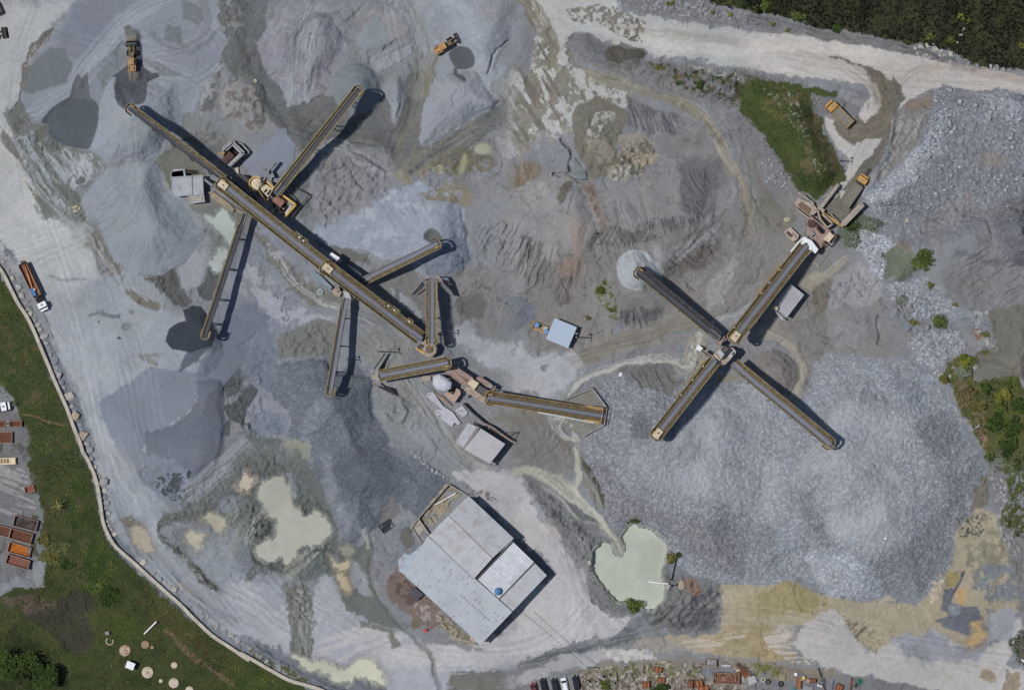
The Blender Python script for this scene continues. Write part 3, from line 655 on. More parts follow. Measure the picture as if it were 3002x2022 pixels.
P 11 120,124,129 s4 w7 | -20,1450 60,1410 160,1360 300,1300 480,1255 640,1230 740,1170 800,1090 880,1080 880,1160 860,1230 700,1290 480,1310 300,1340 150,1410 -20,1510
P 11 98,102,106 s4 w6 n.5 z8 a-15 | -20,1460 300,1310 640,1240 860,1100 860,1220 640,1290 300,1340 0,1500
P 11 146,144,138 s6 w9 | 860,1230 1000,1215 1140,1290 960,1320 880,1300 760,1290
P 11 162,164,167 s6 w9 | -20,1520 150,1420 340,1350 700,1295 880,1300 960,1370 820,1390 640,1380 420,1440 300,1470 -20,1600
P 11 186,186,186 s4 w10 n.6 z16 | 600,1320 860,1300 960,1370 820,1400 680,1380
P 11 130,126,119 s6 w10 | 420,1450 640,1390 960,1375 1100,1340 1300,1360 1820,1400 1820,1620 360,1620
P 11 168,164,158 s2 w9 n.36 z7 | 440,1440 960,1380 1280,1400 1820,1420 1820,1600 440,1600
P 11 96,88,76 s2 w9 n.36 z9 | 440,1440 960,1380 1280,1380 1820,1410 1820,1600 440,1600
P 11 104,108,66 s3 w9 n.35 z10 V.6 | 500,1440 800,1400 1260,1400 1200,1480 900,1500 560,1500
P 11 118,122,130 s4 w7 | 1260,1420 1480,1430 1480,1470 1320,1500 1260,1480
P 11 110,118,60 s3 w9 n.65 z14 V.8 | 1540,1390 1640,1400 1792,1440 1700,1450 1600,1440
# --- tile 12, south-east
P 12 158,151,132 s6 w10 | -20,860 440,920 760,990 1080,1000 1280,800 1330,560 1480,370 1640,420 1720,700 1860,1000 1700,1060 1540,1040 1540,1230 1400,1270 1000,1250 820,1330 680,1240 440,1150 260,1140 -20,1190
P 12 141,147,155 s3 w8 G.85 | -20,-20 1540,-20 1550,150 1500,280 1440,380 1360,460 1340,560 1320,740 1210,820 1180,950 1080,1010 960,960 880,930 760,1000 560,960 440,920 430,880 320,840 260,850 160,880 -20,860
P 12 125,127,134 s14 w14 G.9 o.85 | -20,450 120,470 200,600 180,800 -20,850
P 12 158,165,175 s10 w10 G.9 o.9 | 350,700 420,650 520,690 700,690 820,780 800,960 640,960 500,950 440,850
P 12 122,127,133 s14 w12 G.9 o.8 | 800,720 1000,640 1240,400 1420,100 1540,-20 1540,150 1440,380 1340,560 1320,740 1180,900 1080,990 960,950 840,900
P 12 152,158,165 s16 w16 G.4 o.85 | 500,100 900,60 1060,300 1040,560 760,640 500,560
P 12 118,122,129 s10 w10 G.9 o.7 | 300,320 420,280 520,560 600,660 480,620 380,500
P 12 145,137,104 s10 w18 | -20,950 60,930 200,880 320,850 430,920 500,1000 380,1060 200,1060 60,1090 -20,1080
P 11 150,142,112 s12 w18 | 1820,930 1700,960 1640,1030 1700,1080 1820,1090
P 12 152,141,112 s8 w14 | -20,1120 60,1110 130,1180 90,1280 280,1310 260,1370 -20,1390
P 12 178,172,164 s4 w9 n.5 z12 a-4 | 100,1200 300,1150 260,1260 340,1340 420,1400 280,1380 120,1300
P 12 112,106,94 s3 w8 n.4 z10 a-40 | 400,1140 480,1000 560,1060 900,1200 780,1300 640,1200
P 12 168,162,150 s2 w7 n.45 z7 | 880,940 960,960 980,1030 900,1060 840,1000
P 12 184,178,168 s2 w7 n.45 z7 | 1190,860 1250,800 1280,850 1240,960 1180,1000
P 12 172,172,171 s6 w10 | 240,1260 330,1180 470,1050 560,1050 650,1180 740,1300 820,1330 950,1240 1200,1190 1440,1290 1600,1260 1700,1180 1760,1080 1800,1160 1690,1400 1860,1430 1860,1620 1200,1580 700,1470 420,1400 330,1310
P 12 132,138,150 s14 w14 o.8 | 940,1250 1180,1190 1420,1290 1560,1270 1480,1370 1200,1380 1000,1340
P 12 148,152,160 s8 w10 | 1560,1060 1680,1040 1760,1090 1700,1240 1560,1260 1540,1140
P 12 120,121,122 s6 w10 G.4 | 1560,120 1640,100 1860,500 1860,1000 1760,1040 1700,760 1640,480 1580,320
P 12 150,154,160 s3 w10 n.45 z8 G.6 | 1590,120 1680,200 1720,500 1780,700 1700,720 1620,480
P 12 78,86,54 s4 w12 n.5 z18 V.8 | 1640,80 1860,60 1860,620 1740,560 1640,460 1680,300
P 12 116,114,106 s4 w9 | 1490,250 1560,150 1580,300 1560,360 1480,370 1440,390
P 12 134,132,116 s5 w12 n.5 z20 | 1440,400 1640,440 1700,720 1600,940 1480,860 1400,700
P 12 120,126,132 s6 w10 n.6 z20 | 1500,760 1700,740 1800,960 1560,1000 1460,900
P 12 148,137,100 s2 w6 | 1285,780 1360,790 1370,830 1340,890 1290,880
P 12 104,110,120 s3 w9 | 1280,900 1325,890 1320,990 1480,1015 1525,1110 1480,1120 1440,1210 1270,1150 1220,1130 1300,1060 1250,1030
P 12 132,140,146 s3 w5 | 1300,1010 1370,1005 1380,1070 1310,1080
P 12 172,150,112 s1.5 w5 | 1452,1130 1500,1118 1540,1200 1490,1262 1400,1270 1440,1210 1480,1180
P 12 176,150,104 s3 w6 o.9 | 1345,905 1410,900 1400,1000 1360,980
L 12 92,98,106 b4 s2 w3 | 1400,795 1370,860 1330,930 1310,980
P 12 84,90,96 s1.5 w4 | 1375,800 1415,785 1400,820 1378,830
P 12 78,82,76 s2 w8 n.4 z5 | 1350,420 1540,400 1540,560 1380,560
P 12 117,119,123 s4 w7 | 200,1440 300,1420 600,1470 900,1510 1240,1560 1240,1640 -20,1640 -20,1430
P 12 128,122,108 s4 w10 n.7 z14 | -20,1390 160,1400 560,1430 600,1500 400,1500 -20,1470
P 12 106,112,62 s3 w9 n.5 z14 V.8 | -20,1390 100,1400 200,1460 40,1470
P 12 142,133,115 s4 w7 n.8 z10 a-20 | 1510,1430 1610,1450 1600,1510 1490,1490
P 12 140,130,112 s5 w7 n.8 z10 a-70 | 1680,1440 1780,1450 1770,1620 1650,1620
P 12 88,88,80 s6 w10 n.75 z12 | 1700,1230 1790,1180 1860,1200 1860,1420 1760,1400 1690,1320
# braided runoff, swirls of finer stone on the big piles, wheel loop
L 7 158,163,170 b34 s26 o.7 w14 G.25 | 1160,1270 1290,1180 1440,1200 1510,1310 1450,1430 1330,1450
L 7 154,159,166 b26 s22 o.7 w14 G.25 | 1560,1080 1640,1200 1640,1340 1560,1480
L 8 160,165,172 b34 s26 o.7 w14 G.25 | 560,1310 690,1220 850,1250 900,1390 800,1500
L 12 158,163,169 b34 s26 o.7 w14 G.3 | 380,80 600,20 830,100 920,280 820,430 640,470
L 12 156,161,167 b30 s24 o.7 w14 G.3 | 60,40 160,200 120,380
L 11 156,161,168 b36 s26 o.7 w14 G.3 | 860,60 1000,180 1160,220 1320,160 1420,260
L 8 152,149,141 b20 s8 k4 w5 o.9 | 90,690 240,750 325,860 352,960 325,1070 255,1150
L 8 104,101,98 b4 s2 w4 o.9 | 200,830 280,890 318,970 300,1030 250,1110
L 7 170,173,166 b4 s2 w12 | 1230,700 1160,900 1080,900 900,890 700,930 500,1000 370,1100
L 7 166,170,164 b3 s2 w14 | 340,1250 300,1340 380,1400 440,1430
L 11 166,169,158 b4 s2 w12 | 0,150 180,160 300,260 440,360 560,450 620,520
L 11 168,171,160 b4 s2 w10 | 430,0 460,140 420,260 470,350 560,420
L 11 172,175,163 b5 s2 w8 | 590,450 640,540 690,620 740,700
L 8 152,154,148 b3 s2 w10 | 620,215 540,270 480,330 400,350
"""
paint(PAINT)  # the slate patch south of the black sand is painted-in shade
# ---------------------------------------------------------------- mottling of the real surface (damp, dust, tracks), all over
LUM = CA.mean(-1)
WILD = (1 - sstep(.25, .36, LUM)) * (1 - SAND) * (1 - GREEN)      # churned mud and heaps, not the swept roads
def mottle():
    a = fbm(GX / 150, GY / 150, 51, 4) ; b = fbm(GX / 34, GY / 34, 52, 4, .6); c = fbm(GX / 9, GY / 9, 53, 3, .7)
    st = np.zeros_like(GX)
    for k, ang in enumerate((32, 58, -38, 80)):
        r = math.radians(ang); u = GX * math.cos(r) + GY * math.sin(r); v = -GX * math.sin(r) + GY * math.cos(r)
        zone = sstep(.02, .2, fbm(GX / 170, GY / 170, 60 + k, 3))
        st += zone * (fbm(u / 90, v / 5.5, 70 + k, 3, .6))
    dirt = (1 - GREEN) * (1 - .5 * GRAV)
    dirt = dirt * (1 - .82 * SAND) * 1.15
    f = 1 + dirt * (.22 * a + .19 * b + .15 * c + .17 * st) + np.maximum(GREEN, .5 * GRAV) * (.3 * b + .25 * c) + SAND * (.10 * a + .05 * b)
    bare = (.3 + .7 * WILD) * (1 - SAND) * (1 - GREEN) * (1 - np.clip(GRAV * 1.4, 0, 1))
    for k, (sc, lo, amp, sg) in enumerate(((52, .955, .34, -1), (30, .95, .26, -1), (44, .95, .20, 1), (24, .945, .16, 1))):
        q = fbm((GX + 22 * WXF) / sc, (GY + 22 * WYF) / sc, 140 + k, 4, .5) * 2
        rdg = sstep(lo, 1.0, 1 - np.abs(q)) * sstep(.0, .16, fbm(GX / 130, GY / 130, 150 + k, 3))
        f = f * (1 + sg * amp * rdg * bare)
    CA[:] *= np.clip(f, .4, 1.7)[..., None]
    CA[..., 0] *= 1 + .012 * dirt; CA[..., 2] *= 1 - .004 * dirt
    warm = fbm(GX / 60, GY / 60, 81, 4)
    CA[..., 0] *= 1 + .06 * warm; CA[..., 2] *= 1 - .07 * warm
    # grass is never one green
    g = GREEN * np.clip(fbm(GX / 26, GY / 26, 91, 5, .65) * 2.2 + .3, 0, 1)
    CA[:] += (lin((84, 84, 52)).astype(np.float32) - CA) * (g * .55)[..., None]
mottle()

# wheel tracks: pairs of faint ruts along the lanes the trucks use
TRACKS = ['60,0 20,200 40,330 80,480 120,640 170,800 220,1000 280,1180 400,1340 560,1470 760,1540 1000,1520 1200,1460 1400,1440', '200,560 300,800 340,1000 420,1200 560,1400', '1240,60 1500,70 1750,130 1900,170 1990,230 2020,290 1960,400',
          '1800,140 2040,190 2328,200', '1300,160 1500,220 1650,300 1700,420 1720,520 1660,640 1560,720 1400,780 1200,850', '820,500 900,600 960,760 1020,960 1100,1060 1200,1070 1280,1000', '620,0 560,150 620,280 800,330 960,340 1060,260 1140,100',
          '1400,1440 1700,1400 2000,1450 2300,1500', '1180,1090 1290,1250 1330,1400 1200,1480 1000,1480', '880,330 930,200 880,0', '60,560 160,520 260,470 300,400', '600,660 700,640 800,700 900,800', '1000,1480 800,1440 640,1330 560,1200 620,1060', '150,60 260,90 420,40 500,120 420,190 280,120']
def tracks():
    R_ = random.Random(31)
    for g_ in TRACKS:
        base = np.array(tp('F', parse_pts(g_)))
        for k in range(7):
            j = np.array([R_.gauss(0, 26), R_.gauss(0, 26)]); pts = base + j + np.array([[R_.gauss(0, 9), R_.gauss(0, 9)] for _ in base])
            a = R_.randrange(0, max(1, len(pts) - 3)); pts = pts[a:a + R_.randint(3, 7)]
            if len(pts) < 2: continue
            sg = R_.choice((-1, -1, 1)); pl = smooth_poly(pts, False, 5); sl = box(pl, 30); d, cr, al = line_sd(pl, GX[sl] + 3 * WXF[sl], GY[sl] + 3 * WYF[sl])
            m = np.exp(-((np.abs(cr) - 9) / 2.6) ** 2) * (d < 16) * (.35 + .8 * vn(al / 16, cr / 9, k)) * (1 - GREEN[sl])
            CA[sl] *= (1 + sg * R_.uniform(.06, .15) * m)[..., None]; ZG[sl] -= .07 * m
tracks()

# ---------------------------------------------------------------- relief
# B: bank or hollow: inside the outline the ground rises (or sinks) by h metres over an edge b pixels wide
# R: ridge, groove or rut along a line   N: rough ground inside an outline   U: rain gullies (a = direction down the slope, z = spacing)
def relief(script):
    for ln in script.strip().splitlines():
        ln = ln.strip()
        if not ln or ln[0] == '#': continue
        head, pt = ln.split('|'); h = head.split()
        kind, tile, o = h[0], h[1], parse_opts(h[2:])
        pts = tp(tile, parse_pts(pt)); hh = o.get('h', 1.0); w = o.get('w', 8.0)
        _opn[0] += 1; sd = _opn[0]
        Z = ZP if 'p' in o else ZG
        if kind == 'B':
            b = o.get('b', 30.0); sl = box(pts, w * 2 + 6)
            X, Y = GX[sl] + w * WXF[sl], GY[sl] + w * WYF[sl]
            d = poly_sd(smooth_poly(pts, True, 3), X, Y)
            t = np.clip(d / b, 0, 1)
            prof = (t * (2 - t) if 'd' in o else t * t * (3 - 2 * t)) if hh > 0 else t * t * (3 - 2 * t)
            Z[sl] += hh * prof
        elif kind == 'C':
            (cx, cy), r = pts[0], o['r']; sl = box([(cx - r, cy - r), (cx + r, cy + r)], w * 2)
            X, Y = GX[sl] + w * WXF[sl] - cx, GY[sl] + w * WYF[sl] - cy
            q = np.hypot(X, Y); th = np.arctan2(Y, X)
            f = vn(th * 9 + 50, q * .004, sd) * .5 + vn(th * 23 + 50, q * .01, sd + 2) * .5 - .5
            prof = np.clip(1 - q / (r * (1 + .16 * f)), 0, 1)
            top = o.get('t', .06)
            prof = np.where(prof > 1 - top, 1 - top + top * .5 * (1 - ((1 - prof) / top) ** 2), prof)
            Z[sl] = np.maximum(Z[sl], hh * prof) if 'm' in o else Z[sl] + hh * prof
        elif kind == 'R':
            b = o.get('b', 8.0); sl = box(pts, b * 3 + w * 2)
            d, cr, al = line_sd(smooth_poly(pts, False), GX[sl] + w * WXF[sl], GY[sl] + w * WYF[sl])
            k = o.get('k', 0)
            prof = np.exp(-(d / b) ** 2)
            if k: prof = prof * (vn(cr / k, al / 60, sd) - .35)
            if 'v' in o: prof = prof * (.3 + 1.2 * vn(al / o['v'], cr / 9, sd))
            Z[sl] += hh * prof
        elif kind in 'NU':
            sl = box(pts, 30); X, Y = GX[sl], GY[sl]
            m = sstep(-10, o.get('s', 34), poly_sd(pts, X + w * WXF[sl], Y + w * WYF[sl]))
            z = o.get('z', 14.0)
            if kind == 'N':
                f = fbm(X / z, Y / z, sd, 4, .55) * 2
                if 'r' in o: f = -np.abs(f) * 1.6 + .3
            else:
                if 'c' in o:
                    c0 = tp(tile, [(o['c'], o['y'])])[0]; q = np.hypot(X - c0[0], Y - c0[1]); th = np.arctan2(Y - c0[1], X - c0[0])
                    u, v = q, th * o.get('f', 100.0)
                else:
                    a = math.radians(o['a']); u = X * math.cos(a) + Y * math.sin(a); v = -X * math.sin(a) + Y * math.cos(a)
                v = v + 10 * WXF[sl]
                f = -np.abs(vn(v / z, u / (z * 7), sd) - .5) * 2 - .6 * np.abs(vn(v / z * 2.1, u / (z * 4), sd + 4) - .5) * 2
                f = -(f + 1.0)
            Z[sl] += hh * f * m

ZG += fbm(GX / 210, GY / 210, 101, 4) * 1.6 + (fbm(GX / 34, GY / 34, 102, 4, .55) * .28 + fbm(GX / 8, GY / 8, 103, 2, .6) * .07) * (.35 + .65 * WILD)
# slump scarps: little steps that run along the ground like cracks
for _k, (_sc, _h) in enumerate(((95, .4), (60, .3), (38, .25), (80, .35))):
    _q = fbm((GX + 14 * WXF) / _sc, (GY + 14 * WYF) / _sc, 170 + _k, 5, .5)
    ZG -= _h * sstep(-.012, .012, _q - .05 * _k + .05) * sstep(.0, .15, fbm(GX / 150, GY / 150, 180 + _k, 3)) * WILD * (1 - .8 * GRAV)
# stockpiles and spoil heaps: (name, label, category, group, sheet, outline, edge width px, height m, rough, extra relief)
PILES = [
 ("spoil_mound", "brown-grey rain-gullied spoil mound in the middle of the quarry", "mound", "0", "1350,660 1400,590 1480,545 1620,505 1700,525 1740,545 1880,530 1940,490 2000,470 2090,520 2150,620 2160,740 2080,800 2000,850 1950,940 1840,965 1760,950 1700,900 1640,870 1560,880 1500,830 1400,760", 130, 6.0,
  "U 0 a70 z15 h1.3 p | 1720,600 1900,560 1960,700 1900,860 1740,800\nU 0 a120 z13 h1.6 p | 1380,660 1560,640 1600,800 1560,880 1420,780\nU 0 a95 z16 h1.2 p | 1560,700 1740,760 1740,900 1640,900\nU 0 a35 z14 h1.3 p | 1940,720 2120,640 2120,780 1960,860\nR 0 b16 h-1.2 p | 1712,550 1740,640 1770,700\nR 0 b26 h1.6 p | 1600,540 1680,600 1690,760\nR 0 b30 h-2 v40 p | 1990,740 2080,660 2140,590\nU 0 a80 z8 h1.3 p | 1850,900 1960,905 1940,960 1820,960"),
 ("sand_pile", "pale grey sand cone under the north-west conveyor head with a dark dug-out notch", "sand pile", "1", "600,985 640,850 655,710 690,590 740,505 800,470 960,500 1150,518 1195,640 1194,850 1090,935 1060,1000 1000,1045 700,1105 640,1010", 66, 4.5,
  "C 1 r120 h5.5 p | 880,770\nB 1 b34 h-3.4 p | 750,500 830,440 950,440 970,600 945,680 860,730 790,720 750,640"),
 ("sand_pile", "broad smooth pale grey sand heap south of the grey roofed control house", "sand pile", "0", "451,464 380,480 308,495 262,545 237,576 243,620 286,670 308,713 339,767 402,798 473,807 518,780 580,740 616,669 580,661 553,603 495,553 473,504", 110, 7.0,
  "R 0 b30 h1.5 p | 420,470 430,560 450,660\nU 0 c400 y520 f120 z9 h.25 p | 300,520 450,480 600,660 480,790 330,740 260,600"),
 ("gravel_pile", "round grey gravel cone under the head of the northern conveyor", "gravel pile", "2", "600,560 640,460 740,400 860,430 930,510 955,600 900,700 760,745 640,685", 60, 4.5,
  "C 2 r82 h3.5 p | 790,570"),
 ("gravel_pile", "wide pale blue-grey gravel pile with a small dark pit at its crest", "gravel pile", "6", "470,40 560,-60 760,-160 900,-220 1040,-250 1300,-230 1440,-200 1490,-60 1525,200 1480,330 1400,380 1200,330 1060,220 940,220 840,160 700,140 560,120", 80, 4.0,
  "C 6 r130 h5 p | 1290,80\nC 6 r26 h-2.2 p | 1275,75"),
 ("sand_pile", "almost black wet sand pile below the south-west conveyor head", "sand pile", "5", "1180,560 1260,525 1330,530 1390,600 1440,700 1480,820 1420,960 1330,1010 1200,930 1130,820 1090,770 1110,680 1180,640", 46, 2.6,
  "C 5 r62 h3.5 p | 1340,720"),
 ("sand_pile", "flat slate-grey sand heap beside the square muddy patches", "sand pile", "5", "660,1170 820,1040 980,930 1250,1000 1470,1010 1480,1180 1470,1400 1440,1580 1290,1830 1080,1690 920,1620 690,1340", 70, 2.2,
  "B 5 b30 h1.2 p | 1290,1030 1470,1020 1480,1180 1450,1600 940,1600 950,1370 1090,1320 1220,1270 1290,1180"),
 ("gravel_pile", "long dark blue-grey gravel pile running down to the workshop yard", "gravel pile", "0", "803,1075 887,1053 950,1053 995,1089 1093,1106 1093,1196 1129,1254 1200,1322 1316,1402 1227,1518 1169,1474 1102,1554 1048,1585 1021,1597 995,1572 970,1500 950,1443 914,1380 905,1285 847,1281 847,1196 798,1173", 110, 4.6,
  "C 0 r150 h5.5 p | 968,1165\nR 0 b36 h2.2 p | 968,1180 940,1260 970,1400 1020,1540\nR 0 b30 h1.8 p | 1000,1250 1060,1380 1160,1420"),
 ("gravel_pile", "small round pale crushed-stone cone with a conveyor head over it", "gravel pile", "7", "690,290 720,205 800,165 880,175 940,240 1000,300 1000,360 930,390 840,425 760,415 700,360", 50, 4.4, "C 7 r58 h1.8 p | 815,295"),
 ("coarse_gravel_pile", "broad pile of coarse stones just north-east of the milky pond", "gravel pile", "0", "1690,1330 1730,1245 1790,1180 1880,1130 1960,1120 2040,1140 2110,1115 2200,1140 2270,1230 2240,1400 2200,1560 2180,1705 2060,1695 1990,1650 1950,1600 1884,1541 1840,1530 1790,1545 1772,1490 1740,1390", 150, 5.0,
  "C 0 r120 h5.5 p | 1935,1285\nC 7 r70 h3 p | 1340,1320\nB 7 b50 h2 p | 1120,1280 1340,1180 1520,1230 1560,1420 1380,1540 1060,1480\nC 0 r34 h-1.5 p | 1885,1250\nR 0 b40 h1.5 p | 1960,1300 2060,1380 2100,1500"),
 ("coarse_gravel_pile", "largest pile of coarse stones, spreading east to the bushes and tan mud", "gravel pile", "0", "2270,1230 2330,1180 2380,1120 2400,1070 2430,1045 2600,1050 2700,1060 2760,1130 2800,1200 2880,1310 2892,1390 2850,1480 2800,1530 2790,1650 2740,1690 2725,1750 2680,1772 2600,1740 2540,1768 2450,1750 2400,1730 2390,1710 2340,1700 2270,1715 2180,1705 2200,1560 2240,1400", 150, 6.0,
  "C 0 r170 h6 p | 2450,1320\nB 12 b60 h2.4 p | 320,140 700,40 960,200 980,480 700,640 440,420\nC 12 r80 h2 p | 640,260\nR 0 b50 h2 p | 2480,1340 2600,1480 2560,1640\nR 0 b40 h1.6 p | 2600,1100 2700,1260 2760,1420\nB 0 b60 h1.4 p | 2390,1640 2500,1620 2570,1660 2560,1760 2450,1750 2400,1720"),
 ("fines_heap", "fan-shaped grey fines heap with pale runs between the mud lanes at the north edge", "heap", "2", "170,160 300,60 560,20 640,120 700,300 600,480 520,600 470,680 330,690 290,600 180,480 110,290", 60, 4.5,
  "U 2 a100 z11 h.7 p | 250,200 600,200 560,500 440,680 320,660\nR 2 b22 h-1.6 p | 560,60 430,200 400,400 400,640"),
 ("fines_heap", "narrow wedge of grey fines between two dark wheel-worn lanes", "heap", "2", "950,560 1000,500 1060,480 1100,560 1090,640 1040,835 1010,760 970,640", 26, 2.4, ""),
 ("fines_heap", "long grey fines heap tapering south-west from the half-buried orange loader", "heap", "2", "1250,560 1380,470 1550,460 1620,560 1700,690 1560,775 1380,890 1250,950 1185,960 1195,820", 48, 3.6,
  "R 2 b3 h-.7 p | 1430,600 1405,640 1420,675\nR 2 b40 h1.2 p | 1420,560 1500,640 1620,680"),
 ("spoil_mound", "small pinkish mound with brown speckles beside the stone-filled bin", "mound", "1", "1460,600 1530,530 1700,600 1760,720 1740,840 1640,860 1500,760 1440,680", 46, 3.0, "N 1 z12 h.7 p | 1460,600 1530,530 1700,600 1760,720 1740,840 1640,860 1500,760"),
 ("spoil_mound", "smooth rounded grey mound east of the flat-roofed shed", "mound", "8", "500,560 640,520 800,540 860,660 840,790 640,810 500,750", 66, 3.2, "N 8 z16 h.5 p | 520,580 640,540 800,560 840,660 820,770 640,790 520,730"),
 ("spoil_mound", "low mound ringed by a wheel track near the crossing conveyors", "mound", "8", "-10,900 150,830 270,880 300,1000 240,1110 60,1010", 40, 2.4, "N 8 z12 h.6 p | 0,900 150,840 260,890 290,1000 230,1090 60,1000"),
 ("spoil_mound", "dark-capped mound between the pale haul road and the olive track", "mound", "3", "390,290 420,220 500,225 570,270 650,300 740,290 890,340 860,390 800,480 600,450 470,390", 34, 2.6, "U 3 a60 z9 h.6 p | 400,260 500,240 860,330 800,460 600,440\nR 3 b3 h-.6 p | 500,325 560,330 610,340"),
]
